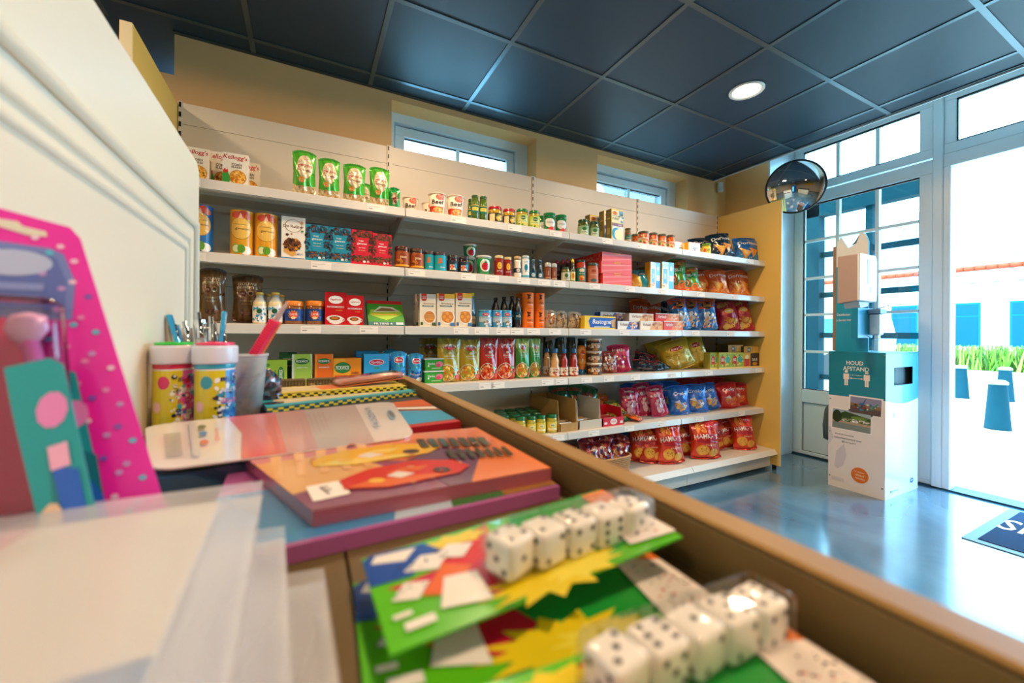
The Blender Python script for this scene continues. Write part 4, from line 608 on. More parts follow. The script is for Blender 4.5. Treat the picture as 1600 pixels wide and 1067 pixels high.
bs.inputs['Coat Weight'].default_value = 1.0; bs.inputs['Coat Roughness'].default_value = .14
b = MB().box(-5.2, 4.12, -5.2, 3.9, -.08, 0); struct('floor', b, fm)

X1 = 3.53
b = MB().box(-5.2, X1, -5.2, 2.60, 2.613, 2.66); b.box(-5.2, -.6, 2.6, 3.9, 2.613, 2.66); struct('ceiling', b, TILE)
g = MB(); t = .012
for i in range(-11, 5): g.box(.9404+.6*i-t, .9404+.6*i+t, -5.2, 2.598, 2.6085, 2.6135)
for j in range(-13, 1): g.box(-5.2, X1, 2.462+.6*j-t, 2.462+.6*j+t, 2.6083, 2.6135)
o = struct('trim_1', g, GRID, label='metal grid between the dark ceiling tiles')
g = MB().box(-.6, X1, 2.575, 2.6, 2.6075, 2.615).box(X1-.022, X1, -5.2, 2.6, 2.6075, 2.615); struct('trim_2', g, mat('ceiling_edge_trim', '#39464C', rough=.4, metal=.3), label='dark metal edge strip around the ceiling')
g = MB().box(X1, X1+.012, -5.2, 2.6, 2.60, 2.95); struct('trim_3', g, FRAME, label='white edge board above the windows')
b = MB().box(3.4, 4.3, -5.2, 2.75, 2.95, 3.0); struct('ceiling_light_block', b, WALLN)  # unseen slab, added to block light above the window recess

# back wall with two high window recesses
b = MB()
Yb, Yo = 2.60, 3.0
RX = [(.474, 1.53), (2.102, 3.172)]; zs0, zs1 = 1.95, 2.567
xs = [-.60, RX[0][0], RX[0][1], RX[1][0], RX[1][1], 4.12]
for a, c in ((0, 1), (2, 3), (4, 5)): b.box(xs[a], xs[c], Yb, Yo, 0, 2.95)
for a, c in RX: b.box(a, c, Yb, Yo, 0, zs0); b.box(a, c, Yb, Yo, zs1, 2.95)
struct('wall_back', b, WALL)
for i, (a, c) in enumerate(RX):
    y = 2.74
    f = MB()
    f.box(a, c, y, y+.12, zs1-.062, zs1).box(a, a+.045, y, y+.12, zs0, zs1-.062).box(c-.10, c, y, y+.12, zs0, zs1-.062).box(a+.045, c-.1, y, y+.12, zs0, zs0+.06)
    s = MB(); x0, x1, z0, z1 = a+.052, c-.107, zs0+.07, zs1-.075
    s.box(x0, x1, y+.02, y+.09, z1-.062, z1).box(x0, x1, y+.02, y+.09, z0, z0+.06).box(x0, x0+.062, y+.02, y+.09, z0+.06, z1-.062).box(x1-.062, x1, y+.02, y+.09, z0+.06, z1-.062)
    s.box((x0+x1)/2-.013, (x0+x1)/2+.013, y+.035, y+.075, z0+.06, z1-.062)
    o = f.build('window_%d' % (4+i), FRAME); o['kind'] = 'structure'
    s.build('sash', FRAME, o, bevel=.002)
    q = MB().box(x0+.05, x1-.05, y+.05, y+.056, z0+.05, z1-.05); q.build('pane', GLASS, o)
    d = MB().box(a+.04, c-.09, y+.06, y+.065, z1, z1+.02).box(x1, x1+.01, y+.06, y+.065, z0, z1+.02).box(x0-.01, x0, y+.06, y+.065, z0, z1+.02).box(x0+.04, x1-.04, y+.044, y+.0445, z1-.072, z1-.060); d.build('rubber_seal', DARK, o)
# recess of the passage on the left of the shelves
b = MB().box(-5.2, -.6, 3.8, 3.9, 0, 2.95).box(-.66, -.6, 2.6, 3.8, 0, 2.40)
struct('wall_passage', b, WALL)
# other walls of the shop
b = MB().box(-5.3, -5.2, -5.3, 3.9, 0, 2.95); struct('wall_left', b, WALLN)
b = MB().box(-5.3, 4.5, -5.3, -5.2, 0, 2.95); struct('wall_front', b, WALLN)
b = MB().box(3.72, 4.10, 2.18, 2.60, 0, 2.95); struct('wall_corner', b, WALL)
b = MB().box(3.715, 4.10, 2.166, 2.1795, 0, 2.95); struct('trim_4', b, FRAME, label='white lining of the window reveal')
b = MB().box(4.08, 4.3, -5.3, -2.3, 0, 2.95); struct('wall_right', b, WALLN)

# window wall x = 4.10
def leaf(name, y0, y1, z0, z1, fw, panes, bars_y=(), bars_z=(), panel=None, d=.06, X=4.10):
    """one framed unit: outer frame, glass, glazing bars, lower panel"""
    f = MB(); f.box(X, X+d, y0, y1, z0, z0+fw[0]).box(X, X+d, y0, y1, z1-fw[1], z1).box(X, X+d, y0, y0+fw[2], z0+fw[0], z1-fw[1]).box(X, X+d, y1-fw[3], y1, z0+fw[0], z1-fw[1])
    a, c, e, g_ = panes
    if e > z0+fw[0]+.02 and panel: f.box(X, X+d, y0+fw[2], y1-fw[3], panel[3], e)
    o = f.build(name, FRAME, bevel=.004); o['kind'] = 'structure'
    q = MB().box(X+.028, X+.034, a-.006, c+.006, e-.006, g_+.006); q.build('pane', GLASS, o)
    s = MB()
    for (p, r_, u, v) in ((a-.001, a+.007, e, g_), (c-.007, c+.001, e, g_), (a, c, e-.001, e+.007), (a, c, g_-.012, g_+.001)): s.box(X+.008, X+.027, p, r_, u, v)
    s.build('glazing_seal', DARK, o)
    if bars_y or bars_z:
        m = MB()
        for y in bars_y: m.box(X+.012, X+.05, y-.0125, y+.0125, e, g_)
        for z in bars_z: m.box(X+.014, X+.048, a, c, z-.011, z+.011)
        m.build('glazing_bars', FRAME, o)
    if panel:
        p = MB().box(X+.02, X+.045, panel[0], panel[1], panel[2], panel[3]); p.build('lower_panel', FRAME, o)
        p = MB(); y0p, y1p, z0p, z1p = panel
        for u in ((y0p, y1p, z0p, z0p+.006), (y0p, y1p, z1p-.006, z1p), (y0p, y0p+.006, z0p, z1p), (y1p-.006, y1p, z0p, z1p)): p.box(X+.012, X+.022, *u)
        p.build('panel_bead', mat('grey_bead', '#7E8C90', rough=.4), o)
    return o
leaf('window_1', 1.221, 2.166, .012, 2.408, (.03, .10, .075, .075), (1.292, 2.088, .612, 2.303), (1.551, 1.824), (.959, 1.296, 1.628, 1.973), (1.296, 2.09, .042, .49))
leaf('window_2', 1.221, 2.166, 2.42, 2.93, (.066, .13, .075, .075), (1.290, 2.095, 2.486, 2.80), (1.551, 1.824))
leaf('window_3', .15, 1.165, 2.42, 2.93, (.072, .13, .07, .062), (.20, 1.103, 2.494, 2.80))
leaf('window_6', -.95, .06, .012, 2.408, (.03, .10, .075, .075), (-.875, -.015, .612, 2.303), (-.3, -.58), (.959, 1.296, 1.628, 1.973), (-.875, -.015, .042, .49))  # unseen glazed unit, added to let in more daylight
leaf('window_7', -.95, .06, 2.42, 2.93, (.066, .13, .075, .075), (-.875, -.015, 2.486, 2.80), (-.3, -.58))  # unseen transom over it, added for daylight as well
# post and the open doorway's frame
b = MB().box(4.085, 4.18, 1.165, 1.219, 0, 2.95); struct('trim_5', b, FRAME, bevel=.004, label='white post between window and doorway')
b = MB().box(4.09, 4.19, 1.125, 1.165, 0, 2.325).box(4.09, 4.19, .08, 1.165, 2.325, 2.418).box(4.09, 4.19, .08, .15, 0, 2.325)
o = struct('door_1', b, FRAME, bevel=.004)
s = MB().box(4.085, 4.24, .08, 1.22, 0, .012); s.build('threshold', mat('dark_threshold', '#2A4A5C', rough=.35, metal=.6), o)
b = MB().box(4.085, 4.18, 1.2, 2.17, 0, .012); struct('trim_6', b, mat('dark_threshold', '#2A4A5C'), label='dark sill strip under the window leaf')
b = MB().box(4.101, 4.2, 2.17, 2.6, 0, 2.95).box(4.06, 4.2, -2.3, -.95, 0, 2.95); struct('wall_right_pier', b, WALLN)

# ceiling downlights
def downlight(x, y, first, lab):
    if first is None:
        r = empty('ceiling_downlight', (x, y, 2.613))
        b = MB().lathe([(.074, -.001), (.098, -.001), (.098, -.006), (.090, -.010), (.078, -.007), (.074, -.001)], '#F0E8DC', n=40, cap=False); b.build('trim_ring', mat('white_ring', '#EFE8DE', rough=.3), r)
        b = MB().lathe([(.076, -.003), (.0001, -.0025)], n=40, cap=False); b.build('light_diffuser', mat('lit_diffuser', '#FFF3DC', emit='#FFE6BE', estr=9), r)
    else: r = copy_tree(first); r.location = (x, y, 2.613)
    return tag(r, lab, 'ceiling light', 'round downlights in the dark ceiling')
dl0 = None
for i, (x, y) in enumerate(DOWN):
    lab = 'round lit downlight in the dark tile ceiling near the entrance' if i == 0 else 'round lit downlight in the ceiling, out of the picture, %s' % ['', 'over the left bay', 'over the passage', 'beside the doorway', 'over the display tray', 'left of the tray', 'near the front window', 'before the counter', 'left of the counter', 'far left corner', 'far left by the counter'][i]
    o = downlight(x, y, dl0, lab)
    if dl0 is None: dl0 = o

# ------------------------------------------------------------------ wall shelving: four bays
SH = [1.73, 1.43, 1.137, .835, .493]
B0 = -.557
PANEL = mat('cream_steel_panel', '#D9CFBD', rough=.42, var=.03, vscale=4)
SHELF = mat('cream_steel_shelf', '#DDD5C6', rough=.38, var=.03, vscale=5)
RAIL = mat('price_rail', '#D8D4CC', rough=.25, coat=.4)
TAG = mat('paper_ticket', None, rough=.6)
names = ['leftmost bay, behind the cupboard side', 'second bay from the left, under the first high window', 'third bay from the left, under the second high window', 'rightmost bay beside the yellow end panel']
rt = random.Random(7)
tagpos = [[[.13, .86], [.15, .62], [.10, .58, .83], [.3, .7], [.5]], [[.28, .62, .9], [.06, .34, .48, .68, .82, .93], [.30, .42, .55, .64, .75, .9], [.45, .52, .85, .95], [.8, .93]], [[.3, .6], [.2, .5, .8], [.13, .45, .9], [.14, .32, .55, .9], [.2, .5, .8]], [[.3, .8], [.2, .6], [.15, .55], [.3, .92], [.2, .7]]]
for bay in range(4):
    x0, x1 = B0+bay, B0+bay+1.0
    r = empty('shelving_bay', ((x0+x1)/2, 2.3, 0)); cx, cy = (x0+x1)/2, 2.3
    tag(r, 'cream steel shop shelving, ' + names[bay], 'shelving', 'shelving bays along the back wall')
    # back panels (boards of 0.4 m) and posts
    for k, (z0, z1) in enumerate([(0.16, .53), (.532, .93), (.932, 1.33), (1.332, 1.73), (1.732, 2.115), (2.117, 2.22)]):
        b = MB().box(-.485, .485, .19, .215, z0, z1); b.build('back_panel', PANEL, r)
    b = MB()
    for s in (-1, 1):
        b.box(s*.5-.0145 if s > 0 else -.5, s*.5 if s > 0 else -.4855, .185, .24, 0, 2.225)
    for k in range(43):
        z = .2+k*.0475
        for s, hw in (((-.493, .0045), (.4935, .003)) if bay == 0 else ((.4935, .003),)): b.box(s-hw, s+hw, .1838, .1852, z, z+.024, mi=1)
    b.build('upright_post', [PANEL, mat('black_slots', '#0B0D0D', rough=.8)], r)
    for si, z in enumerate(SH):
        yf = 2.05-cy; yb = .185
        b = MB().box(-.4975, .4975, yf, yb, z-.004, z)
        b.box(-.4975, .4975, yf, yf+.018, z-.045, z-.004).box(-.49, .49, yf+.018, yf+.075, z-.030, z-.004).box(-.49, .49, yf+.15, yf+.19, z-.024, z-.004).box(-.49, .49, yb-.05, yb-.002, z-.035, z-.004)
        so = b.build('shelf', SHELF, r)
        b = MB(); b.add([(-.4975, yf-.0075, z-.042), (.4975, yf-.0075, z-.042), (.4975, yf-.0045, z-.004), (-.4975, yf-.0045, z-.004), (-.4975, yf, z-.042), (.4975, yf, z-.042), (.4975, yf, z-.004), (-.4975, yf, z-.004)],
            [(0, 1, 2, 3), (3, 2, 6, 7), (4, 5, 1, 0), (0, 3, 7, 4), (1, 5, 6, 2)], '#D8D4CC')
        b.build('price_rail', RAIL, so)
        for p in tagpos[bay][si]:
            b = MB()
            wt = .085; xx = -.5+p; c = '#F2EADF'
            def sf(u, v, o, xx=xx): return (xx+u, yf-.0082-o+.0028*(v/.034), z-.0405+v)
            art(b, [('r', 0, 0, 1, 1, c), ('r', .08, .66, .70, .74, '#C8BCB0'), ('r', .08, .30, .30, .44, '#A89C90')], wt, .034, sf, step=1, off=.0002)
            b.build('price_ticket', TAG, so)
        for s in (-1, 1):      # cantilever brackets
            xb = s*.4975
            b = MB().prism([(yf+.004, z-.005), (yb, z-.005), (yb, z-.115), (yb-.05, z-.115), (yf+.06, z-.045), (yf+.004, z-.042)], xb-.0015, xb+.0015, 'x')
            b.build('bracket', SHELF, r)
    # base deck and plinth
    z = .167; yf = 1.955-cy
    b = MB().box(-.498, .498, yf, .185, z-.006, z); b.prism([(yf, z), (yf, z-.006), (yf-.022, z-.036), (yf-.026, z-.034)], -.498, .498, 'x', '#DDE2E0'); b.build('base_deck', SHELF, r)
    b = MB().box(-.498, .498, 1.99-cy, 2.01-cy, .024, z-.006); b.box(.486, .490, 1.989-cy, 1.9905-cy, .10, .115, '#555555').box(.486, .490, 1.989-cy, 1.9905-cy, .06, .075, '#555555'); b.build('plinth', SHELF, r)
    b = MB().box(-.498, .498, 2.03-cy, 2.05-cy, 0, .16); b.build('gap_shade_board', mat('kick_shadow_board', '#5A6468', rough=.6), r)  # dark board whose grey stands for shade in the gap below the plinth

def endp(x0, x1, lab):
    b = MB().box(x0, x1, 1.918, 2.535, .035, 2.21); o = b.build('shelf_end_panel', mat('yellow_end_panel', '#E2BC60', rough=.4, var=.04, vscale=3), bevel=.002)
    e = MB().box(x0+.002, x1-.002, 1.9155, 1.918, .035, 2.21); e.build('edge_band', mat('cream_edge_band', '#E8DCB4', rough=.35), o)
    f = MB().box(x0+.004, x1-.004, 1.95, 1.98, 0, .035).box(x0+.004, x1-.004, 2.45, 2.48, 0, .035); f.build('foot', DARK, o)
    tag(o, lab, 'panel')
endp(3.4455, 3.463, 'tall yellow end panel at the entrance end of the shelving')
endp(-.598, -.560, 'tall yellow end panel at the far left end, behind the cupboard')

# ------------------------------------------------------------------ goods on the shelves
SZ = SH + [.167]
SN = ['top shelf', 'second shelf', 'third shelf', 'fourth shelf', 'fifth shelf', 'floor-level deck']
LOOK = {
 'cornflakes': ('white cornflakes box with red script', 'cereal box'), 'oatbag': ('green oat bag with clear window', 'bag'), 'nutbag': ('small green nut bag', 'bag'),
 'ricecake': ('yellow roll of rice cakes', 'food pack'), 'ricecake_blue': ('blue roll of rice cakes', 'food pack'), 'hagel': ('white chocolate sprinkles box', 'box'),
 'teabox_t': ('turquoise tea box', 'box'), 'teabox_r': ('red tea box', 'box'), 'coffeebag': ('shiny brown coffee bag', 'bag'), 'creamer': ('small milk bottle with blue label', 'bottle'),
 'peanutbutter': ('peanut butter jar with orange lid', 'jar'), 'segafredo': ('red coffee pack with cup picture', 'box'), 'tea_green': ('light green wide tea carton', 'box'),
 'tea_dark': ('dark green tea carton', 'box'), 'tea_mint': ('upright pale green tea carton', 'box'), 'tea_orange': ('upright orange tea carton', 'box'), 'tea_rooibos': ('wide orange rooibos tea carton', 'box'),
 'blockcoffee': ('wide blue sugar carton', 'box'), 'vangilse': ('soft blue sugar bag', 'bag'), 'tubpack': ('green spread tub with white lid', 'tub'), 'beefcup': ('white and red noodle cup', 'cup'),
 'olivejar': ('slim dark green olive jar', 'jar'), 'redlid': ('squat relish jar with red lid', 'jar'), 'picalilli': ('yellow pickle jar with green lid', 'jar'), 'greencan': ('green vegetable can', 'can'),
 'chocspread': ('orange-brown chocolate spread jar', 'jar'), 'tealjar': ('turquoise jar with dark lid', 'jar'), 'blackjar': ('dark jam jar with small picture', 'jar'), 'greentub': ('green tub with red apple', 'tub'),
 'redjar': ('slim red jar with cream lid', 'jar'), 'whitebottle': ('cream and navy dressing bottle', 'bottle'), 'shaker': ('white salt shaker', 'shaker'), 'navybottle': ('dark blue seasoning bottle', 'bottle'),
 'pepper': ('reddish spice pot with silver cap', 'spice pot'), 'darkbottle': ('dark bottle with red nozzle cap', 'bottle'), 'mustard': ('olive-green mustard jar', 'jar'), 'yellowcap': ('dressing bottle with yellow cap', 'bottle'),
 'sauce_a': ('tall pasta sauce jar with teal label', 'jar'), 'sauce_b': ('brown-orange pasta sauce jar', 'jar'), 'pancake': ('pale pancake mix box with striped food', 'box'), 'pancake2': ('pancake mix box with golden pancake balls', 'box'),
 'syrup': ('syrup bottle with yellow cap', 'bottle'), 'milkcan': ('light blue baking canister', 'can'), 'cola': ('dark drink bottle', 'bottle'), 'orangetube': ('tall orange biscuit roll', 'food pack'),
 'cookiebag_a': ('brown clear bag of cookies', 'bag'), 'cookiebag_b': ('clear bag of round cookies', 'bag'), 'unox_y': ('yellow soup pouch', 'pouch'), 'unox_r': ('red soup pouch', 'pouch'), 'unox_g': ('green soup pouch', 'pouch'),
 'saucebottle_w': ('cream-coloured sauce bottle with blue cap', 'bottle'), 'saucebottle_r': ('red sauce bottle with blue cap', 'bottle'), 'saucebottle_o': ('orange squeeze bottle', 'bottle'), 'tin': ('wide brown meat jar', 'jar'),
 'darkjar': ('tall dark vegetable jar', 'jar'), 'greenjar': ('gherkin jar with green lid', 'jar'), 'maggi': ('yellow mashed potato box', 'box'), 'spicejar': ('small caper jar', 'jar'), 'salsa': ('orange salsa jar', 'jar'),
 'yellowpack': ('low yellow taco pack', 'food pack'), 'greencapjar': ('small yellow dip jar with green cap', 'jar'), 'bastogne': ('blue and yellow biscuit pack', 'food pack'), 'bisc_blue': ('white and blue biscuit pack', 'food pack'),
 'bisc_tan': ('cream and tan biscuit pack', 'food pack'), 'bisc_red': ('red biscuit pack', 'food pack'), 'teaboxsmall': ('colourful green stock cube box', 'box'), 'blackbox': ('black and gold sauce box', 'box'), 'blackbox2': ('low gold-brown sauce box', 'box'),
 'pickle': ('small yellow pickle jar with green lid', 'jar'), 'pinkbox': ('flat snack carton with glare-pink front', 'box'), 'doritos_b': ('dark blue tortilla chip bag', 'snack bag'), 'doritos_bb': ('bright blue tortilla chip bag', 'snack bag'), 'doritos_o': ('orange tortilla chip bag', 'snack bag'),
 'bluebag': ('blue and yellow toast bag', 'snack bag'), 'pastabag': ('yellow and blue rusk pack', 'food pack'), 'cheetos_g': ('green and orange cheese puff bag', 'snack bag'), 'cheetos_b': ('blue and orange cheese puff bag', 'snack bag'),
 'lays_r': ('dark red crisp bag', 'snack bag'), 'lays_y': ('large mustard-yellow crisp bag', 'snack bag'), 'candy_p': ('raspberry-pink sweets bag', 'sweets bag'), 'candy_br': ('brown chocolate sweets bag', 'sweets bag'), 'candy_k': ('black and red liquorice bag', 'sweets bag'),
 'pinkbag': ('dark pink sweets bag', 'sweets bag'), 'croky_b': ('bright blue crisp bag', 'snack bag'), 'croky_r': ('bright red crisp bag', 'snack bag'), 'hamka': ('orange-red crisp bag', 'snack bag'), 'blue5': ('dark blue crisp bag', 'snack bag'),
 'greenbag': ('dark green sweets bag', 'sweets bag'), 'orangebag': ('orange sweets bag', 'sweets bag'), 'yellowbag': ('yellow and green sweets bag', 'sweets bag'), 'tealbag': ('teal green sweets bag', 'sweets bag'), 'multibag': ('crimson crisp multipack', 'snack bag')}
# rows behind, bags lying down and other extras: (kind, shelf, x, y, lift, turn, width scale, height scale, lean[, sideways tilt])
EXTRA = [
 ("blockcoffee",3,.30,2.28,0,0,.95,1.05,0), ("tubpack",3,.615,2.22,0,0,1,1,0),
 ("candy_k",3,2.20,2.16,.012,-24,1,.72,62,12), ("candy_k",3,2.36,2.13,.012,-20,1,.78,68,-20), ("candy_k",3,2.30,2.28,.03,-30,1,.8,50,20), ("candy_br",3,1.96,2.26,0,-15,.9,1,12),
 ("lays_r",2,3.01,2.3,0,-28,.9,1,8), ("bisc_red",2,1.93,2.30,.004,-8,1,1,0), ("bisc_red",2,2.14,2.33,.004,6,1,1,0), ("bisc_tan",2,2.02,2.34,.06,4,1,1,0), ("bisc_red",2,2.20,2.27,.062,-4,1,1,0),
 ("doritos_o",2,2.34,2.36,0,-20,.8,1,6), ("doritos_o",2,2.46,2.34,0,-24,.8,1,6), ("doritos_b",2,2.58,2.38,0,-24,.8,1,6),
 ("doritos_o",1,2.75,2.34,0,-22,.9,.9,8), ("cheetos_g",1,2.45,2.36,0,-22,.9,.9,6), ("doritos_bb",0,3.20,2.34,0,-22,.9,.8,10),
 ("pickle",4,1.08,2.20,0,0,1,1,0), ("pickle",4,1.155,2.20,0,0,1,1,0), ("pickle",4,1.23,2.20,0,0,1,1,0), ("pickle",4,1.305,2.20,0,0,1,1,0), ("pickle",4,1.10,2.28,0,0,1,1,0), ("pickle",4,1.175,2.28,0,0,1,1,0), ("pickle",4,1.25,2.28,0,0,1,1,0), ("pickle",4,1.325,2.28,0,0,1,1,0), ("pickle",4,1.12,2.36,0,0,1,1,0), ("pickle",4,1.195,2.36,0,0,1,1,0), ("pickle",4,1.27,2.36,0,0,1,1,0), ("pickle",4,1.345,2.36,0,0,1,1,0),
 ("croky_b",4,2.42,2.30,0,-26,1,1.02,8), ("croky_b",4,2.63,2.32,0,-26,1,1,8), ("croky_b",4,2.25,2.33,0,-22,1,1,8), ("croky_r",4,2.86,2.33,0,-26,1,1.05,8), ("croky_r",4,3.06,2.31,0,-26,1,1.05,10), ("croky_r",4,3.26,2.35,0,-20,1,1.02,8), ("pinkbag",4,2.12,2.22,0,-22,1,1,12),
 ("orangebag",4,1.86,2.32,.005,-20,1,.9,30,10), ("orangebag",4,1.98,2.30,.02,-14,1,.95,40,-14), ("yellowbag",4,1.86,2.14,.012,-30,1,.85,74,30), ("tealbag",4,2.00,2.13,.012,-24,1,.85,72,-24), ("yellowbag",4,2.03,2.22,.05,10,.9,.85,66,14), ("tealbag",4,1.86,2.24,.045,20,.95,.85,64,-10), ("orangebag",4,2.10,2.09,.012,40,.8,.7,76,10),
 ("hamka",5,2.48,2.26,0,-20,1,.95,8), ("hamka",5,2.72,2.28,0,-22,1,.95,8), ("hamka",5,2.93,2.30,0,-22,1,.95,8), ("hamka",5,3.12,2.28,0,-22,1,.92,8), ("hamka",5,3.29,2.26,0,-24,.9,.92,8), ("blue5",5,1.98,2.30,0,-16,1,.95,8),
]
PROTO = {}
placed = []
def put(k, shelf, x, y, dz=0, rot=0, sx=1, sz=1, lean=0, roll=0, z=None):
    if k not in PROTO:
        o = K[k](); PROTO[k] = (o, children(o)); new = True
    else:
        o = copy_tree(PROTO[k][0], None, PROTO[k][1]); new = False
    o.rotation_mode = 'XYZ'
    zz = (SZ[shelf] if z is None else z) + dz + .0008
    o.location = (x, y, zz); o.scale = (sx, 1 if lean or LOOK[k][1] in ('box', 'food pack') else sx, sz)
    if lean or roll: o.matrix_world = Matrix.Translation((x, y, zz)) @ Matrix.Rotation(R(rot), 4, 'Z') @ Matrix.Rotation(R(-lean), 4, 'X') @ Matrix.Rotation(R(roll), 4, 'Y') @ Matrix.Diagonal((sx, 1, sz, 1))
    else: o.rotation_euler = (0, 0, R(rot))
    placed.append((k, shelf, x, y, dz, o)); return o
rj = random.Random(3)
for it in ITEMS + EXTRA:
    it = list(it)
    if it[5] == 0 and it[0] not in ('tin', 'pinkbox', 'greentub', 'tubpack'): it[5] = rj.uniform(-4, 4)
    if it[8] == 9: it[8] = rj.uniform(8, 18); it[5] += rj.uniform(-7, 7); it[3] += rj.uniform(-.015, .02); it.append(rj.uniform(-19, -12) if it[0] == 'lays_y' else rj.uniform(-13, 2))
    put(*it[:9], roll=it[9] if len(it) > 9 else 0)
# display tray boxes with sweets
KRAFT = mat('kraft_board', '#B98F52', rough=.7, var=.12, vscale=30)
def openbox(name, x0, x1, y0, y1, z, hb, hf, m, lab, wall=.004, slope=True):
    r = empty(name, ((x0+x1)/2, (y0+y1)/2, z)); w, d = (x1-x0)/2, (y1-y0)/2
    b = MB().box(-w, w, -d, d, 0, .003); b.build('bottom', m, r)
    b = MB().box(-w, w, d-wall, d, .003, hb); b.build('back_panel', m, r)
    b = MB().box(-w, w, -d, -d+wall, .003, hf); b.build('front_panel', m, r)
    pr = [(-d, .003), (d, .003), (d, hb), (-d+.03, hb), (-d+.02, hf), (-d, hf)] if not slope else [(-d, .003), (d, .003), (d, hb), (d*.2, hb), (-d, hf*1.6)]
    for s in (-1, 1):
        b = MB().prism(pr, s*w-(wall if s > 0 else 0), s*w+(0 if s > 0 else wall), 'x'); b.build('side_panel', m, r)
    return tag(r, lab, 'display box', 'open cardboard display boxes')
BOARD = mat('grey_white_board', '#CFC4B0', rough=.6, var=.06); REDB = mat('red_board', '#D0182A', rough=.4, var=.04)
bz = .4942
o = openbox('display_box', 1.405, 1.545, 2.075, 2.45, bz, .19, .05, KRAFT, 'tall brown cardboard display box left of the paler one', slope=False)
o = openbox('display_box', 1.550, 1.735, 2.075, 2.45, bz, .18, .055, BOARD, 'pale cardboard display box between the brown and the red one', slope=False)
o = openbox('display_box', 1.74, 1.925, 2.075, 2.26, bz, .11, .055, REDB, 'small red cardboard display box with white emblem', slope=False)
b = MB(); art(b, [('e', .5, .5, .16, .4, '#F2E8E0'), ('t', 'KINDER', .5, .5, .22, .25, '#D0182A'), ('r', .06, .2, .2, .5, '#F2E8E0'), ('r', .8, .2, .94, .5, '#F2E8E0')], .18, .05, flat, step=1, off=.0006)
q = b.build('printed_front', CARD, o, fix=False); q.location = (0, -.0925, .003)
wrapc = ['#E8DCC0', '#D8C8A8', '#F0E8D8', '#D8A86A', '#C8202A', '#E84A3A', '#F2B0A0']
def bar(x, y, z, rot, c, lab, grp, h=.02, tl=0):
    b = MB(); n = 10
    for i in range(n+1):
        t = i/n; 
    b.lathe([(.002, -.055), (.011, -.047), (.012, -.04), (.0125, 0), (.012, .04), (.011, .047), (.002, .055)], c, n=10, T=Matrix.Rotation(R(90), 4, 'Y'), sy=1.15, sx=.8)
    b.box(-.066, -.05, -.010, .010, -.0008, .0008, c).box(.05, .066, -.010, .010, -.0008, .0008, c)
    b.box(-.02, .02, -.0125, -.0121, -.004, .004, '#8A4A2A')
    o = b.build('wrapped_bar', FOIL); o.location = (x, y, z); o.rotation_euler = (0, R(tl), R(rot)); return tag(o, lab, 'sweet', grp)
rb = random.Random(9)
ORD = ['first', 'second', 'third', 'fourth', 'fifth', 'sixth', 'seventh', 'eighth', 'ninth', 'tenth', 'eleventh', 'twelfth']
for bx, (x0, x1, y0, y1, nm, cs) in enumerate([(1.56, 1.725, 2.085, 2.44, 'pale', wrapc[:4]), (1.75, 1.915, 2.085, 2.25, 'red', wrapc[4:]), (1.415, 1.535, 2.1, 2.44, 'brown', wrapc[:3])]):
    ny = int((y1-y0-.02)/.028); c = 0
    for lay in range(2):
        for j in range(min(ny, 5)):
            if c >= 10: break
            bar((x0+x1)/2, y0+.018+j*.028*(2 if nm != 'red' else 1) if lay == 0 else y0+.03+j*.03*(2 if nm != 'red' else 1), bz+.016+lay*.022, rb.uniform(-9, 9), cs[c % len(cs)],
                'wrapped sweet in the %s display box, %s layer, %s from the front' % (nm, ['bottom', 'upper'][lay], ORD[j]), 'wrapped sweets in the %s display box' % nm); c += 1
# green bags standing behind the boxes, crisp packs in the wicker basket
for i, (x, y, rz, le) in enumerate([(1.62, 2.36, -10, 20), (1.70, 2.34, -16, 24), (1.78, 2.33, -24, 18)]):
    put('greenbag', 4, x, y, .10 if i < 2 else .06, rz, 1, 1, le, (-8, 4, 14)[i])
put('yellowbag', 4, 1.83, 2.36, .02, -20, 1, .9, 20, 12)
r = empty('wicker_basket', (1.80, 2.16, SZ[5]+.001))
tag(r, 'low wicker basket holding crisp packs on the floor-level deck', 'basket')
WICK = mat('wicker', '#B9854E', rough=.6, var=.25, vscale=60)
b = MB(); w0, d0, hh = .17, .12, .11
for lv in range(9):
    z = .006+lv*.0125; s = 1+.012*lv/1.0; pts = []
    n = 64
    for i in range(n+1):
        a = 2*math.pi*i/n; ex = 4
        c_, s_ = math.cos(a), math.sin(a); rr = (abs(c_)**ex+abs(s_)**ex)**(-1/ex); wv = 1+.012*(1 if (i+lv) % 2 else -1)
        pts.append((w0*s*rr*c_*wv, d0*s*rr*s_*wv, z))
    b.tube(pts, .0055, n=5, cap=False)
b.build('woven_side', WICK, r)
b = MB()
for i in range(32):
    a = 2*math.pi*i/32; c_, s_ = math.cos(a), math.sin(a); rr = (abs(c_)**4+abs(s_)**4)**(-.25); b.tube([(w0*rr*c_, d0*rr*s_, .002), (w0*rr*c_*1.09, d0*rr*s_*1.09, .118)], .004, n=5)
b.build('stake_row', WICK, r)
b = MB(); pts = []
for i in range(49):
    a = 2*math.pi*i/48; c_, s_ = math.cos(a), math.sin(a); rr = (abs(c_)**4+abs(s_)**4)**(-.25); pts.append((w0*rr*c_*1.10, d0*rr*s_*1.10, .119))
b.tube(pts, .008, n=7, cap=False); b.build('rim', WICK, r)
b = MB().box(-.16, .16, -.11, .11, .001, .006); b.build('bottom', WICK, r)
for i, (x, y, dz, rz, le, ro) in enumerate([(1.70, 2.12, .02, -8, 22, 10), (1.80, 2.10, .03, -24, 26, -12), (1.90, 2.11, .03, -30, 30, 8), (1.74, 2.18, .05, 4, 14, -8), (1.85, 2.20, .05, -18, 12, 6), (1.93, 2.20, .04, -34, 10, 14)]):
    put('multibag', 5, x, y, dz, rz, .9, 1, le, ro)
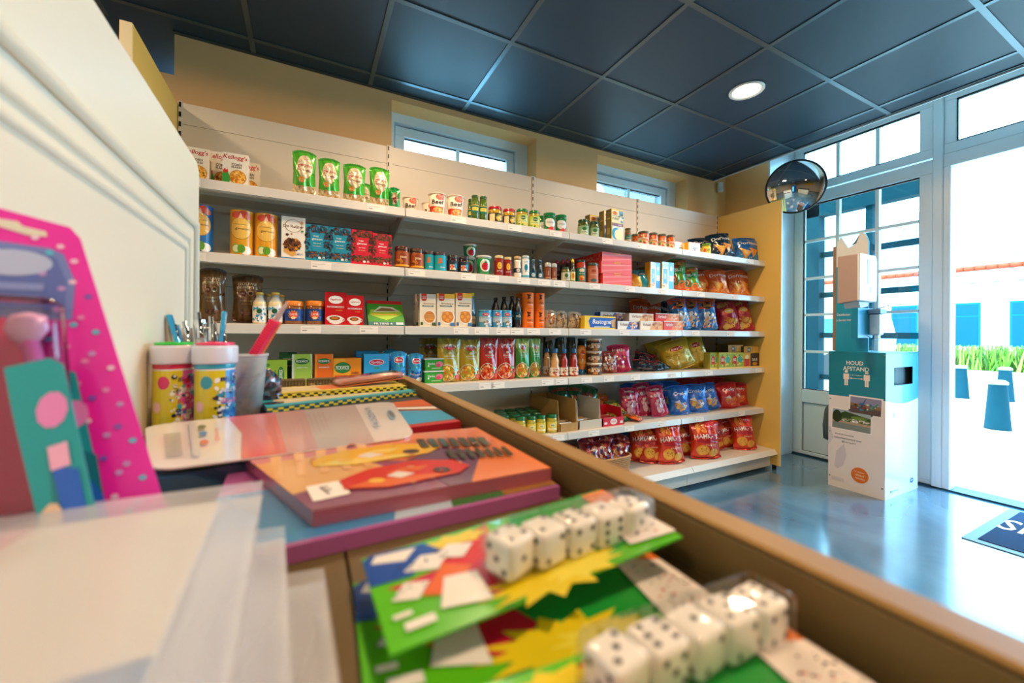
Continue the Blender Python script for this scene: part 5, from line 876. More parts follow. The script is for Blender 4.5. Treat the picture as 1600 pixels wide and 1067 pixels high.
put('multibag', 5, 1.55, 2.2, 0, 0, 1, 1, 14, 5); put('multibag', 5, 1.42, 2.2, 0, 8, 1, 1, 14, -5)
# flat green box of coffee filters, leaning back
o = carton('filter_box', .178, .165, .035, '#3E9A2A', [('r', 0, .86, 1, 1, '#B8202A'), ('p', [(.05, .4), (.5, .2), (.98, .45), (.9, .62), (.1, .62)], '#A8D03A'), ('p', [(.15, .52), (.9, .56), (.72, .74), (.35, .76)], '#E8E0C8'), ('p', [(.22, .56), (.82, .58), (.66, .68), (.4, .70)], '#8A6A3A'), ('r', .1, .40, .8, .46, '#F2C83A'), ('r', 0, 0, 1, .13, '#156A6A'), ('t', 'FILTERS 4', .4, .06, .5, .07, W_), ('r', .75, .02, .96, .12, '#C8D8DC')], side='#1E7A5A')
o.matrix_world = Matrix.Translation((.366, 2.085, SZ[2]+.002)) @ Matrix.Rotation(R(-38), 4, 'X')
tag(o, 'green box of coffee filters leaning back on the third shelf from the top', 'box')

# one label for each
def ordn(i, n):
    if n == 1: return None
    if i == 0: return 'leftmost'
    if i == n-1: return 'rightmost'
    if i == (n-1)/2 and n == 3: return 'middle one'
    return ORD[i]+' from the left'
grp = {}
for p in placed: grp.setdefault((p[0], p[1]), []).append(p)
kinds_on = {}
for (k, s), L in grp.items():
    ymin = min(p[3] for p in L)
    rows = [('front', [p for p in L if p[3] < ymin+.075]), ('back', [p for p in L if p[3] >= ymin+.075])]
    if s == 5 and k in ('multibag',): rows = [('front', L)]
    if k == 'pickle': rows = [('front', [p for p in L if p[3] < 2.15]), ('second', [p for p in L if 2.15 <= p[3] < 2.24]), ('third', [p for p in L if 2.24 <= p[3] < 2.32]), ('back', [p for p in L if p[3] >= 2.32])]
    both = sum(1 for r_, q in rows if q) > 1
    for rn, Q in rows:
        if not Q: continue
        Q.sort(key=lambda p: (round(p[2], 1) if p[0] in ('tin', 'pinkbox', 'tubpack') else p[2], p[4]))
        base, cat = LOOK[k]; n = len(Q)
        for i, p in enumerate(Q):
            if k in ('tin', 'pinkbox', 'tubpack') and n > 1:
                pos = (['bottom one', 'top one'] if n == 2 else ['bottom one', 'middle one', 'top one'])[i] + ' of its stack'
            else: pos = ordn(i, n)
            parts = [base]
            if both and pos: parts.append('%s, %s row, %s' % (pos, rn, SN[s]))
            elif both: parts.append('%s row on the %s' % (rn, SN[s]))
            elif pos: parts.append('%s on the %s' % (pos, SN[s]))
            else: parts = ['%s on the %s' % (base, SN[s])]
            tag(p[5], ', '.join(parts), cat, ('%s rows on the %s' % (base, SN[s])) if len(L) > 1 else None)
            if 'group' in p[5] and len(L) == 1: del p[5]['group']
# ------------------------------------------------------------------ cupboard side, stand and tray in front of the camera
CUP = mat('white_lacquer', '#EBE2CD', rough=.35, var=.03, vscale=5)
r = empty('display_cupboard', (0, .2, 0))
tag(r, 'off-white cupboard with tall moulded side board, carrying the cardboard tray', 'cupboard')
b = MB().prism([(-.62, 0), (.612, 0), (.612, 1.160), (.604, 1.166), (.567, 1.168), (.53, 1.37), (-.62, 1.37)][0:0] or [(-.62, 0), (.615, 0), (.615, 1.358), (.600, 1.3705), (-.62, 1.3705)], -.175, -.155, 'x')
b.build('side_board', CUP, r, bevel=.0015)
b = MB()
def ring(y1, zt, rad, x):
    b.tube([(x, -.6, .3), (x, -.6, zt), (x, y1, zt), (x, y1, .3)], rad, n=10)
for yv, zt, rad in ((.581, 1.267, .0075), (.545, 1.238, .005), (.527, 1.222, .005)): ring(yv, zt, rad, -.1548)
b.prism([(-.58, .3), (.574, .3), (.574, 1.259), (-.58, 1.259)], -.156, -.1535, 'x')
b.build('moulding', CUP, r)
b = MB().box(-.155, .17, -.6, .60, .955, .984); b.build('top_board', CUP, r)
b = MB().box(-.150, .16, -.58, .58, .0, .955); b.build('carcass', CUP, r)

KR = mat('tray_cardboard', '#66532F', rough=.6, var=.1, vscale=40, bump=.1, bscale=200)
KR2 = mat('tray_rim', '#8C6C38', rough=.45, var=.1, vscale=30)
r = empty('cardboard_tray', (.01, .38, .9845)); tag(r, 'long shallow brown cardboard tray full of toys and books', 'tray')
b = MB().box(-.162, .008, -.46, .44, 0, .0045).box(.0095, .160, -.46, .44, 0, .0045); b.build('bottom', KR, r)
b = MB().box(.155, .168, -.46, .455, 0, .0285); b.build('side_panel', KR, r, bevel=.002)
b = MB().box(.1535, .1695, -.46, .4565, .0285, .0315); b.build('rim_strip', KR2, r, bevel=.0012)
b = MB().box(-.162, -.009, .44, .4545, 0, .0315).box(-.0075, .155, .44, .4545, 0, .0315); b.build('back_panel', KR, r, bevel=.002)
b = MB().box(-.162, .168, -.47, -.46, 0, .03); b.build('front_panel', KR, r)
b = MB()
for i in range(60): b.box(-.150+i*.005, -.1485+i*.005, .4398, .4401, .006, .027, '#7A6A4E')
b.build('corrugation_lines', mat('corrugation', '#8A7656', rough=.7), r)
ZT = .9892
def slab(name, P, z, th, col, ops, m=None, edge=None, dz=(0, 0, 0, 0), roundc=0, lab=None, cat=None, grp=None, seed=1, step=.02):
    """flat thing lying in the tray: P = world corners front-left, front-right, back-right, back-left; art laid over it"""
    cx = sum(p[0] for p in P)/4; cy = sum(p[1] for p in P)/4; Q = [(p[0]-cx, p[1]-cy, d) for p, d in zip(P, dz)]
    def s(u, v, o):  # u -.5...5, v 0..1
        a = u+.5; x = [(Q[0][i]*(1-a)+Q[1][i]*a)*(1-v)+(Q[3][i]*(1-a)+Q[2][i]*a)*v for i in range(3)]
        return (x[0], x[1], x[2]+th+o)
    b = MB(); n = 4
    if roundc:
        w = math.dist(P[0][:2], P[1][:2]); h = math.dist(P[0][:2], P[3][:2]); ru, rv = roundc/w, roundc/h; L = []
        for cu, cv, a0 in ((1-ru, rv, -90), (1-ru, 1-rv, 0), (ru, 1-rv, 90), (ru, rv, 180)):
            for k in range(5): a = R(a0+k*22.5); L.append((cu+ru*math.cos(a), cv+rv*math.sin(a)))
    else: L = [(0, 0), (1, 0), (1, 1), (0, 1)]
    top = [s(u-.5, v, 0) for u, v in L]; bot = [(p[0], p[1], p[2]-th) for p in top]; n = len(L)
    b.add(top+bot, [tuple(range(n))], col); k = len(b.v)-2*n
    b.f.append([k+n+i for i in range(n)][::-1]); b.c.append(lin(edge or col)); b.m.append(0); b.s.append(False)
    for i in range(n): b.f.append([k+i, k+(i+1) % n, k+n+(i+1) % n, k+n+i][::-1]); b.c.append(lin(edge or col)); b.m.append(0); b.s.append(False)
    art(b, ops, 1, 1, s, step=.25, off=.00012, inc=.00006, seed=seed)
    o = b.build(name, m or CARD, fix=False); o.location = (cx, cy, z)
    if lab: tag(o, lab, cat, grp)
    return o, s

# books and pads
slab('activity_book', [(-.04, .50), (.158, .50), (.158, .72), (-.04, .72)], ZT+.0003, .011, '#2E3440', [('r', 0, 0, 1, .1, '#8A2A2A')], lab='thick dark paperback lying under the checkered pads', cat='book')
chk = lambda c1, c2, n=34: [('r', i/n, (i % 2)*.035, (i+1)/n, (i % 2)*.035+.035, c2) for i in range(n)]+[('r', i/n, ((i+1) % 2)*.035, (i+1)/n, ((i+1) % 2)*.035+.035, c1) for i in range(n)]
def pad(P, z, c1, c2, c3, lab, sd):
    o, s = slab('checkered_pad', P, z, .0055, c1, [('r', 0, .12, 1, 1, c3), ('r', .06, .3, .9, .92, '#D8C8A0')]+chk(c1, c2)+[('s', 16, .4, .6, .4, .3, .02, [c1, c2, '#E8E0C8', '#C86A4A'])], edge=c1, lab=lab, cat='pad', grp='checkered pads on the pile', seed=sd)
    # checkered front edge
    b = MB(); n = 34
    for i in range(n):
        for j in range(2):
            a, c = s(i/n-.5, 0, 0), s((i+1)/n-.5, 0, 0); za, zb = -.0055*(j/2), -.0055*((j+1)/2)
            b.add([(a[0], a[1]-.0003, a[2]+za), (c[0], c[1]-.0003, c[2]+za), (c[0], c[1]-.0003, c[2]+zb), (a[0], a[1]-.0003, a[2]+zb)], [(0, 1, 2, 3)], c2 if (i+j) % 2 else '#E8D83A' if c1 != '#E8D83A' else c1)
    q = b.build('checkered_edge', CARD, o, fix=False)
pad([(-.041, .575), (.158, .640), (.150, .735), (-.055, .66)], ZT+.0118, '#2AA8B8', '#175A6A', '#38B0BE', 'turquoise pad with checkered edge, under the yellow one', 3)
pad([(-.038, .650), (.150, .672), (.146, .75), (-.045, .735)], ZT+.0178, '#E8D83A', '#2A2A22', '#D8C04A', 'yellow pad with black checkered edge on the turquoise one', 4)
o, s = slab('red_story_book', [(.030, .408), (.153, .420), (.153, .585), (.030, .560)], ZT+.0003, .0135, '#B01A2A', [('r', 0, .06, 1, 1, '#8A4A2A'), ('p', [(0, .1), (1, .1), (1, .45), (.5, .62), (0, .4)], '#2A9AC8'), ('p', [(.2, .5), (.6, .66), (1, .52), (1, .62), (.5, .78)], '#E8E0D8'), ('p', [(0, .66), (.5, .8), (1, .66), (1, 1), (0, 1)], '#C85A22'), ('r', 0, 0, 1, .06, '#C01A2E')], lab='red book with blue and white cover by the tray wall', cat='book')
o, s = slab('lilac_book', [(-.045, .217), (.153, .226), (.153, .40), (-.05, .39)], ZT+.0003, .0085, '#B0609E', [('r', 0, .02, 1, .5, '#3A8AC0'), ('p', [(.45, .02), (.62, .02), (.7, .2), (.5, .25)], '#B8D0E0'), ('p', [(.62, .02), (.8, .02), (.84, .2), (.66, .22)], '#2E7A3A'), ('r', .8, .02, 1, .3, '#A8783A')], edge='#A85A96', m=GLOSS, lab='lilac-edged book lying under the orange colouring book', cat='book')
car = lambda cx, cy, c1, c2: [('p', [(cx-.26, cy-.09), (cx-.24, cy+.03), (cx-.10, cy+.13), (cx+.10, cy+.17), (cx+.24, cy+.09), (cx+.27, cy-.03), (cx+.19, cy-.11), (cx-.12, cy-.15)], c1), ('p', [(cx-.25, cy-.08), (cx-.12, cy-.14), (cx+.18, cy-.10), (cx+.05, cy-.06), (cx-.15, cy-.03)], c2), ('p', [(cx-.07, cy+.03), (cx+.02, cy+.075), (cx+.12, cy+.06), (cx+.06, cy)], c2), ('p', [(cx-.08, cy-.01), (cx-.02, cy+.03), (cx+.03, cy-.03), (cx-.04, cy-.06)], '#F0E8E0'), ('e', cx-.13, cy-.05, .03, .03, '#F6C04A'), ('e', cx+.14, cy-.04, .035, .04, '#3A2A3A')]
o, s = slab('colouring_book', [(.004, .234), (.1525, .236), (.152, .372), (-.046, .376)], ZT+.0092, .0085, '#D86A3A',
  [('r', 0, 0, 1, 1, '#E0784A'), ('p', [(0, 0), (.6, 0), (.8, .25), (.4, .5), (0, .4)], '#8A4A6A'), ('p', [(0, .2), (.4, .35), (.3, .8), (0, .9)], '#E8B070'), ('p', [(0, .7), (.5, .75), (.35, 1), (0, 1)], '#D88A8A'), ('p', [(.5, 0), (.62, 0), (.86, .35), (.72, .62), (.5, .45)], '#6A3A5A'), ('p', [(.6, 0), (1, 0), (1, .5), (.8, .35)], '#E87A3A')]
  + [('p', [(.0+.08*i, .42), (.03+.08*i, .42), (.14+.08*i, .95), (.1+.08*i, .95)], '#F0B87A') for i in range(5)] + car(.42, .62, '#F0B81E', '#F6D86A') + car(.42, .24, '#D8281A', '#E86A2E')
  + [('p', [(.62+.043*i, .62-.02*i), (.65+.043*i, .60-.02*i), (.68+.043*i, .80-.02*i), (.65+.043*i, .82-.02*i)], '#3A3A1A') for i in range(7)] + [('p', [(.66+.040*i, .34-.015*i), (.685+.04*i, .33-.015*i), (.71+.04*i, .50-.015*i), (.69+.04*i, .51-.015*i)], '#3A3A1A') for i in range(7)]
  + [('s', 20, .5, .5, .48, .45, .012, ['#E8905A', '#C8603A', '#F0A878'])], edge='#A85A6A', m=GLOSS, lab='glossy orange colouring book with a yellow and a red car', cat='book')
b = MB(); art(b, [('p', [(.03, .08), (.16, .10), (.2, .28), (.06, .26)], '#F0E8E0'), ('t', 'F', .11, .18, .03, .1, '#8A7A7A')], 1, 1, s, step=.3, off=.0006); b.build('price_sticker', CARD, o, fix=False)
slab('navy_folder', [(-.140, .325), (-.035, .355), (-.04, .44), (-.145, .42)], ZT+.0003, .014, '#2E5A80', [], edge='#28506E', m=GLOSS, lab='dark navy folder under the long toy card', cat='folder')
o, s = slab('toy_card', [(-.090, .341), (.088, .356), (.103, .548), (-.133, .492)], ZT+.0185, .0012, '#EFE6E0', [('p', [(.28, 0), (.30, .5), (.26, 1), (.80, 1), (.80, 0)], '#C8B8B0'), ('p', [(.28, 0), (.30, .5), (.26, 1), (.44, 1), (.44, 0)], '#E8706A'), ('p', [(.44, 0), (.44, 1), (.56, 1), (.56, 0)], '#D8A09A')]
  + [('r', .32+.022*i, .12+.1*(i % 3), .328+.022*i, .85, '#A8807A') for i in range(0)] + [('r', .30+.013*i, .2+.07*(i % 4), .304+.013*i, .85, '#D87A76') for i in range(10)] + [('r', .45+.02*i, .3, .453+.02*i, .8, '#C4A49C') for i in range(10)] + [('r', .05, .16+.05*i, .10, .18+.05*i, '#6A6A70') for i in range(10)] + [('r', .13, .1, .155, .9, '#E0D8D4'), ('e', .17, .35, .014, .05, '#F06A3A'), ('e', .17, .55, .014, .05, '#3A7AC8'), ('e', .17, .72, .014, .05, '#3A3A4A'), ('t', 'Disney', .215, .5, .3, .02, '#E8604A', 0, math.pi/2), ('t', 'FROZEN II', .845, .5, .55, .03, '#5A8AB0', 0, math.pi/2), ('e', .945, .5, .016, .13, '#7AB8CC'), ('e', .945, .5, .010, .09, '#8A6A6A')],
  m=mat('gloss_laminate', rough=.3, coat=1, crough=.12), roundc=.016, dz=(0, 0, .001, .003), lab='long pale toy card with pink end and hanging hole', cat='toy card')
# pen set card
r = empty('pen_set', (.075, .715, ZT+.0265), (0, R(-4), R(12))); tag(r, 'orange card with clear tubes of pens lying on the yellow pad', 'pen set')
b = MB().box(-.085, .075, -.022, .022, 0, .001, '#E07A4A'); b.build('backing_card', CARD, r)
for i in range(4):
    b = MB().lathe([(.001, -.05), (.0042, -.045), (.0045, .045), (.002, .058), (.001, .062)], ['#F0A8A0', '#E8C0B8', '#F2D0C8', '#E89A8A'][i], n=10, T=Matrix.Translation((.018, -.015+.010*i, .0055)) @ Matrix.Rotation(R(90), 4, 'Y')); b.build('pen', GLOSS, r)
b = MB().box(-.035, .075, -.021, .021, .0012, .0125); b.build('blister', clear('blister_film', refl=.08, rough=.05), r, bevel=.003, seg=3)

# ---- dice packs
DIE = mat('white_die', '#FCF8F0', rough=.16, coat=.6, sss=.0)
PIPS = {1: [(0, 0)], 2: [(-1, -1), (1, 1)], 3: [(-1, -1), (0, 0), (1, 1)], 4: [(-1, -1), (-1, 1), (1, -1), (1, 1)], 5: [(-1, -1), (-1, 1), (1, -1), (1, 1), (0, 0)], 6: [(-1, -1), (-1, 0), (-1, 1), (1, -1), (1, 0), (1, 1)]}
def die(parent, loc, rz, s, faces):
    b = MB().box(-s/2, s/2, -s/2, s/2, 0, s, '#EFEAE0'); o = b.build('die', DIE, parent, bevel=s*.16, seg=4); o.location = loc; o.rotation_euler = (0, 0, rz)
    for p in o.data.polygons: p.use_smooth = True
    q = MB(); h = s/2+.00008
    for fi, n in enumerate(faces):
        for px, py in PIPS[n]:
            u, v = px*s*.26, py*s*.26; rr = s*.085
            for k in range(1):
                P = []
                for a in range(14):
                    x, y = u+rr*math.cos(a*math.pi/7), v+rr*math.sin(a*math.pi/7)
                    P.append([(x, y, s+.00008), (x, -h, y+s/2), (-h, x, y+s/2), (h, x, y+s/2), (x, h, y+s/2)][fi])
                q.add(P, [tuple(range(14))], '#141418')
    q.build('pip_row', mat('black_pip', '#141418', rough=.3), o, fix=False)
    return o
BL = clear('blister_clear', refl=.05, rough=.03, fm=.35)
def cardart(flip=False):
    g, d, y, rd = '#5CC01E', '#1E8A2E', '#E8D01E', '#D81A22'
    return [('r', 0, 0, 1, 1, g), ('p', [(.3, 0), (1, .2), (1, 1), (.55, 1), (.42, .5)], '#1E9A3A'), ('p', [(.04, .55), (.38, .62), (.46, .3), (.34, .1), (.2, .3)], '#C81A3A'), ('p', [(.12, .72), (.44, .98), (.4, .6), (.3, .5)], rd),
        ('z', .30, .88, .16, .10, 9, y), ('z', .50, .12, .26, .22, 13, y), ('z', .60, .10, .16, .12, 9, '#F0E04A'), ('p', [(0, .62), (.0, .95), (.03, 1), (.20, .96), (.24, .80), (.12, .60)], '#1A4EA8'), ('p', [(.02, .88), (.04, .97), (.17, .93), (.12, .80)], '#F0ECE4'),
        ('p', [(.12, .36), (.22, .62), (.30, .50), (.20, .28)], '#E86A1E'), ('p', [(.10, .66), (.17, .80), (.26, .74), (.20, .58)], '#F0ECE6'), ('p', [(.20, .72), (.27, .84), (.35, .76), (.29, .62)], '#F0ECE6'), ('p', [(.04, .40), (.09, .54), (.16, .48), (.11, .34)], '#F0ECE6'),
        ('s', 14, .2, .70, .12, .10, .006, [K_]), ('s', 6, .10, .44, .05, .06, .005, [K_]), ('p', [(.15, .18), (.20, .46), (.30, .42), (.29, .10)], '#F2EEE8'), ('r', .05, .10, .13, .17, '#F0ECE6'), ('r', .03, .22, .08, .26, '#F0ECE6'),
        ('p', [(.86, .35), (.88, .95), (1, .95), (1, .25)], '#E87A2A'), ('p', [(.80, .10), (.84, .7), (1, .6), (1, .06)], '#F0E8E2'), ('s', 34, .91, .36, .075, .24, .007, ['#2A2A2A', '#3A2A2A', '#C84A4A'])]
def dicepack(P, z, dz, lab, dice=True, d0=None, dirv=None, n=5, faces=None, zd=0, seed=1, rots=None):
    o, s = slab('dice_pack', P, z, .0008, '#3FA82A', cardart(), m=GLOSS, dz=dz, lab=lab, cat='toy', grp='carded packs of dice in the tray', seed=seed, step=.05)
    if dice:
        S = math.hypot(*dirv)*.95; ox, oy = o.location.x, o.location.y
        for i in range(n):
            x = d0[0]+dirv[0]*i-ox; y = d0[1]+dirv[1]*i-oy
            die(o, (x, y, zd), (rots or [0]*n)[i]+math.atan2(dirv[1], dirv[0]), S*.985, faces[i])
        L = math.hypot(*dirv); ux, uy = dirv[0]/L, dirv[1]/L; mx = d0[0]+dirv[0]*(n-1)/2-ox; my = d0[1]+dirv[1]*(n-1)/2-oy
        b = MB().box(-L*n/2-.0012, L*n/2+.0012, -L*.6, L*.6, 0, L*1.16); q = b.build('blister', BL, o, bevel=.003, seg=3); q.location = (mx, my, zd-.0004); q.rotation_euler = (0, 0, math.atan2(dirv[1], dirv[0]))
    return o
dicepack([(.016, .118), (.150, .100), (.1535, .165), (.019, .186)], ZT+.0004, (.001, .001, .001, .001), 'green dice card lying beneath the other two dice packs', dice=False, seed=5)
dicepack([(.022, .050), (.1525, .040), (.1535, .101), (.030, .110)], ZT+.0042, (0, 0, .001, .002), 'nearest dice pack, at the front of the tray', d0=(.0805, .0895), dirv=(.0152, -.0010), faces=[(3, 1, 5, 2, 2), (6, 5, 3, 2, 2), (1, 2, 3, 4, 5), (5, 2, 1, 2, 2), (6, 4, 2, 2, 1)], zd=.0022, seed=6, rots=[.22, .08, .16, .05, .12])
dicepack([(.0235, .125), (.1520, .126), (.1535, .186), (.022, .182)], ZT+.0152, (-.003, .004, .004, -.002), 'dice pack on top, its five white dice in a straight row', d0=(.0725, .1420), dirv=(.0160, .0006), faces=[(4, 1, 3, 2, 2), (2, 2, 5, 3, 1), (6, 4, 5, 1, 2), (1, 6, 4, 2, 3), (5, 3, 1, 4, 2)], zd=.0022, seed=7, rots=[.34, .16, .10, .04, .20])

# ---- clear bags with white cards
FILM = clear('plastic_film', refl=.07, rough=.2, film=.34, filmcol=(.86, .90, 1.0, 1), fm=.5, ns=6)
def clearpack(P, z, th, cc, lab, sd, ops=()):
    cx = sum(p[0] for p in P)/4; cy = sum(p[1] for p in P)/4; r = empty('clear_bag', (cx, cy, z)); tag(r, lab, 'plastic bag', 'stack of clear bags in the tray corner')
    Q = [(p[0]-cx, p[1]-cy) for p in P]; rnd = random.Random(sd); ph = [rnd.uniform(0, 6) for _ in range(6)]
    def at(u, v, k=1.0):
        u = .5+(u-.5)*k; v = .5+(v-.5)*k
        return ((Q[0][0]*(1-u)+Q[1][0]*u)*(1-v)+(Q[3][0]*(1-u)+Q[2][0]*u)*v, (Q[0][1]*(1-u)+Q[1][1]*u)*(1-v)+(Q[3][1]*(1-u)+Q[2][1]*u)*v)
    def zz(u, v):
        e = min(u, 1-u, v, 1-v); a = min(1, e*9)
        return a*(.5+.5*math.sin(5*u+ph[0]+3*v)*.25)+.05*math.sin(20*u+ph[1]+7*v+2*math.sin(5*v+ph[2]))*a
    b = MB(); N = 34; V = []
    for j in range(N+1):
        for i in range(N+1): u, v = i/N, j/N; x, y = at(u, v); V.append((x, y, th*.55+th*.45*zz(u, v)))
    F = [(j*(N+1)+i, j*(N+1)+i+1, (j+1)*(N+1)+i+1, (j+1)*(N+1)+i) for j in range(N) for i in range(N)]
    b.add(V, F, '#FFFFFF', sm=True)
    V2 = [(v[0], v[1], .0002+.0006*abs(math.sin(i))) for i, v in enumerate(V)]; b.add(V2, [f[::-1] for f in F], '#FFFFFF', sm=True); b.build('film', FILM, r, fix=False)
    c = MB(); P2 = [at(u, v, .86) for u, v in ((0, 0), (1, 0), (1, 1), (0, 1))]
    def s(u, v, o):
        x, y = at(.07+(u+.5)*.80, .07+v*.86); return (x, y, .0045*th/.012+o)
    c.add([s(u, v, 0) for u, v in ((-.5, 0), (.5, 0), (.5, 1), (-.5, 1))]+[s(u, v, -.002) for u, v in ((-.5, 0), (.5, 0), (.5, 1), (-.5, 1))], [(0, 1, 2, 3), (7, 6, 5, 4), (0, 4, 5, 1), (1, 5, 6, 2), (2, 6, 7, 3), (3, 7, 4, 0)], cc)
    art(c, ops, 1, 1, s, step=.2, off=.0002, inc=.0001); c.build('insert_card', CARD, r, fix=False)
    return r
clearpack([(-.150, .02), (.013, .03), (.008, .196), (-.150, .22)], ZT+.0003, .012, '#D8D8E4', 'lowest clear bag, its bluish edge showing furthest right', 1)
clearpack([(-.150, .03), (.002, .035), (-.008, .218), (-.150, .235)], ZT+.0128, .012, '#D4D6E2', 'middle clear bag, between two others in the stack', 2, [('r', .5, .2, .9, .25, '#B8BCD0')])
clearpack([(-.150, .03), (-.012, .04), (-.019, .246), (-.150, .250)], ZT+.0252, .015, '#E4DED0', 'topmost clear bag with pale card and pink print', 3, [('p', [(0, .0), (.16, .1), (.34, .5), (.42, 1), (0, 1)], '#E0A09E'), ('r', .55, .0, 1, .42, '#5A86B8'), ('p', [(.1, .4), (.3, .5), (.2, .62)], '#D89A96'), ('e', .2, .8, .1, .06, '#C8C8D0')])

# ---- upright pink card with two brushes
r = empty('toothbrush_card', (-.10, .256, 1.027)); r.rotation_euler = (R(-12), 0, 0)
tag(r, 'bright pink dotted blister card with two brushes, standing upright', 'toy card')
out = [(-.050, -.036), (.0464, -.036), (.0349, .0014), (-.0019, .1226), (-.0059, .128), (-.0306, .1345), (-.050, .138)]
hole = [(-.0133, .1219), (-.0140, .1245), (-.022, .1262), (-.024, .1285), (-.032, .1292), (-.0330, .1262), (-.0298, .1250), (-.020, .1218)]
b = MB(); b.prism(out, 0, .0008, 'y', '#F01CB4')
rr_ = random.Random(4); dots = []
for i in range(44):
    z = -.034+.0036*i; xr = .0349-.3035*z-.0025; x = xr-[0, .009, .0045, .013, .018][i % 5]-.002*rr_.random()
    if x > -.048: dots.append(('e', x, z, .0015, .0012, rr_.choice(['#F4D0F0', '#4AC8E8', '#C89AE0', '#F08AD0', '#7A5AC8'])))
PS = lambda u, v, o: (u+.5, -o, v)
art(b, [('p', [(-.050, .082), (-.001, .080), (-.0016, .0996), (-.0069, .1135), (-.012, .1160), (-.050, .120)], '#7484D0'), ('p', [(-.050, .086), (-.004, .084), (-.0045, .099), (-.009, .1105), (-.013, .1130), (-.050, .1165)], '#5A6CC0'), ('e', -.024, .1075, .014, .0065, '#B8C4EE'), ('r', -.04, .094, -.012, .0975, '#8A98DC'),
        ('p', [(-.050, -.036), (.004, -.036), (-.004, .02), (-.0142, .0613), (-.02, .080), (-.050, .082)], '#D4185E'), ('p', [(.0093, -.036), (.024, -.036), (.0156, 0), (.0026, .0541), (-.002, .056), (-.0129, .0524), (.0007, 0)], '#14A2AC'), ('p', [(.010, -.02), (.020, -.02), (.013, .015), (.003, .02)], '#0E7A8A'), ('e', .003, .034, .006, .007, '#E88AD0'), ('p', [(.012, .004), (.017, -.004), (.021, -.022), (.014, -.024)], '#1E6AD0')], 1, 1, PS, step=.05, off=.0003)
art(b, dots, 1, 1, PS, step=.05, off=.0006, inc=0)
art(b, [('p', hole, '#E6E2D4')], 1, 1, PS, step=.05, off=.0004)
b.build('printed_card', mat('satin_print', rough=.38, coat=.3), r, fix=False)
for i, (x0, x1, c1, c2) in enumerate([(-.024, -.040, '#C81858', '#E84A90'), (.012, -.013, '#E86AC0', '#F4B8DC')]):
    b = MB().tube([(x0, -.006, -.034), (x0*.6+x1*.4, -.006, .01), (x0*.3+x1*.7, -.006, .045), (x1, -.006, .072)], [.004, .0045, .0035, .003], c1, n=12)
    b.lathe([(.0001, 0), (.005, .003), (.0075, .008), (.006, .014), (.0001, .016)], c2, n=16, T=Matrix.Translation((x1, -.007, .066)), sy=.5)
    b.build('toothbrush', GLOSS, r)
b = MB(); b.prism([(.0085, -.036), (.026, -.036), (.0170, .0), (.0035, .0560), (-.001, .059), (-.0145, .055), (-.010, .035)], -.0158, -.0150, 'y', '#12A0AA')
art(b, [('p', [(.010, -.034), (.018, -.034), (.010, .0), (.002, .02)], '#0E8494'), ('e', .002, .036, .005, .008, '#E88AD0'), ('p', [(.004, .012), (.0125, .010), (.0185, -.016), (.012, -.020)], '#1E62D0'), ('p', [(.002, .020), (.008, .022), (.010, .012), (.004, .010)], '#F0B0D8'), ('e', .021, -.020, .003, .004, '#2A50C8'), ('e', .006, -.010, .0035, .007, '#E8C8A8')], 1, 1, lambda u, v, o: (u+.5, -.0158-o, v), step=.05, off=.0002)
b.build('printed_sleeve', mat('satin_print', rough=.38), r, fix=False)
b = MB().prism([(-.046, -.034), (.014, -.034), (-.003, .088), (-.046, .090)], -.0145, -.001, 'y'); b.build('blister', clear('pink_blister', tint=(1, .95, .98, 1), refl=.06, rough=.06), r, bevel=.004, seg=4)

# ---- bubble tubes, pens, cup
def tube(x, y, rr, ring, base, c1, c2, lab, sd):
    r = empty('bubble_tube', (x, y, ZT+.0003), (0, 0, R(20))); tag(r, lab, 'toy', 'bubble tubes beside the cupboard side')
    b = MB().lathe([(rr*.97, 0), (rr, .002), (rr, .069), (rr*.92, .073)], '#E4E4EC', n=32)
    ops = [('r', 0, 0, .55, 1, '#D8C81E'), ('r', .55, 0, 1, 1, c2), ('e', .40, .8, .05, .11, c1), ('e', .34, .40, .04, .09, '#F0C0C8'), ('e', .42, .15, .06, .1, '#C8C01A'), ('s', 60, .62, .5, .12, .45, .003, [c1, c2, '#2A3A8A', '#E8E8F4', '#3AB0C8']), ('s', 26, .5, .5, .04, .45, .0022, ['#2A2A3A', '#F0F0F0'])] + [('t', 'BELLEN', .60, .85-.18*i, .17, .07, ['#3A2A6A', '#E8E8F8', '#D83A9A', '#2A6AC8', '#E8E8F8'][i], .2) for i in range(5)]
    art(b, ops, 2*math.pi*rr, .066, wrap(rr, .002), step=.005, off=.0002, inc=.00006, seed=sd); b.build('bottle', GLOSS, r, fix=False)
    b = MB().lathe([(rr*.98, .069), (rr*1.02, .071), (rr*1.02, .075), (rr, .076)], base, n=32); b.build('neck_ring', GLOSS, r)
    b = MB().lathe([(rr*1.12, .075), (rr*1.15, .077), (rr*1.15, .092), (rr*1.12, .095), (rr*.9, .0955), (.0001, .0955)], '#DADCEC', n=36); b.build('lid', mat('frosted_white_plastic', '#D8DAEA', rough=.3, coat=.3), r)
    b = MB().lathe([(rr*.95, .0955), (rr*.97, .0985), (rr*.75, .0988), (rr*.72, .0965), (.0001, .0965)], ring, n=36); b.build('cap_ring', GLOSS, r)
    return r
tube(-.131, .575, .0180, '#1ED038', '#D81E50', '#D81A6A', '#E85AC8', 'bubble tube with green ring on its white lid', 1)
tube(-.0905, .560, .0188, '#F0386A', '#1AA8C8', '#1E9AB8', '#3A8AD8', 'bubble tube with pink ring on its white lid', 2)
r = empty('pen_cup', (-.112, .640, ZT+.0003)); tag(r, 'white pen cup hidden behind the two bubble tubes', 'cup')
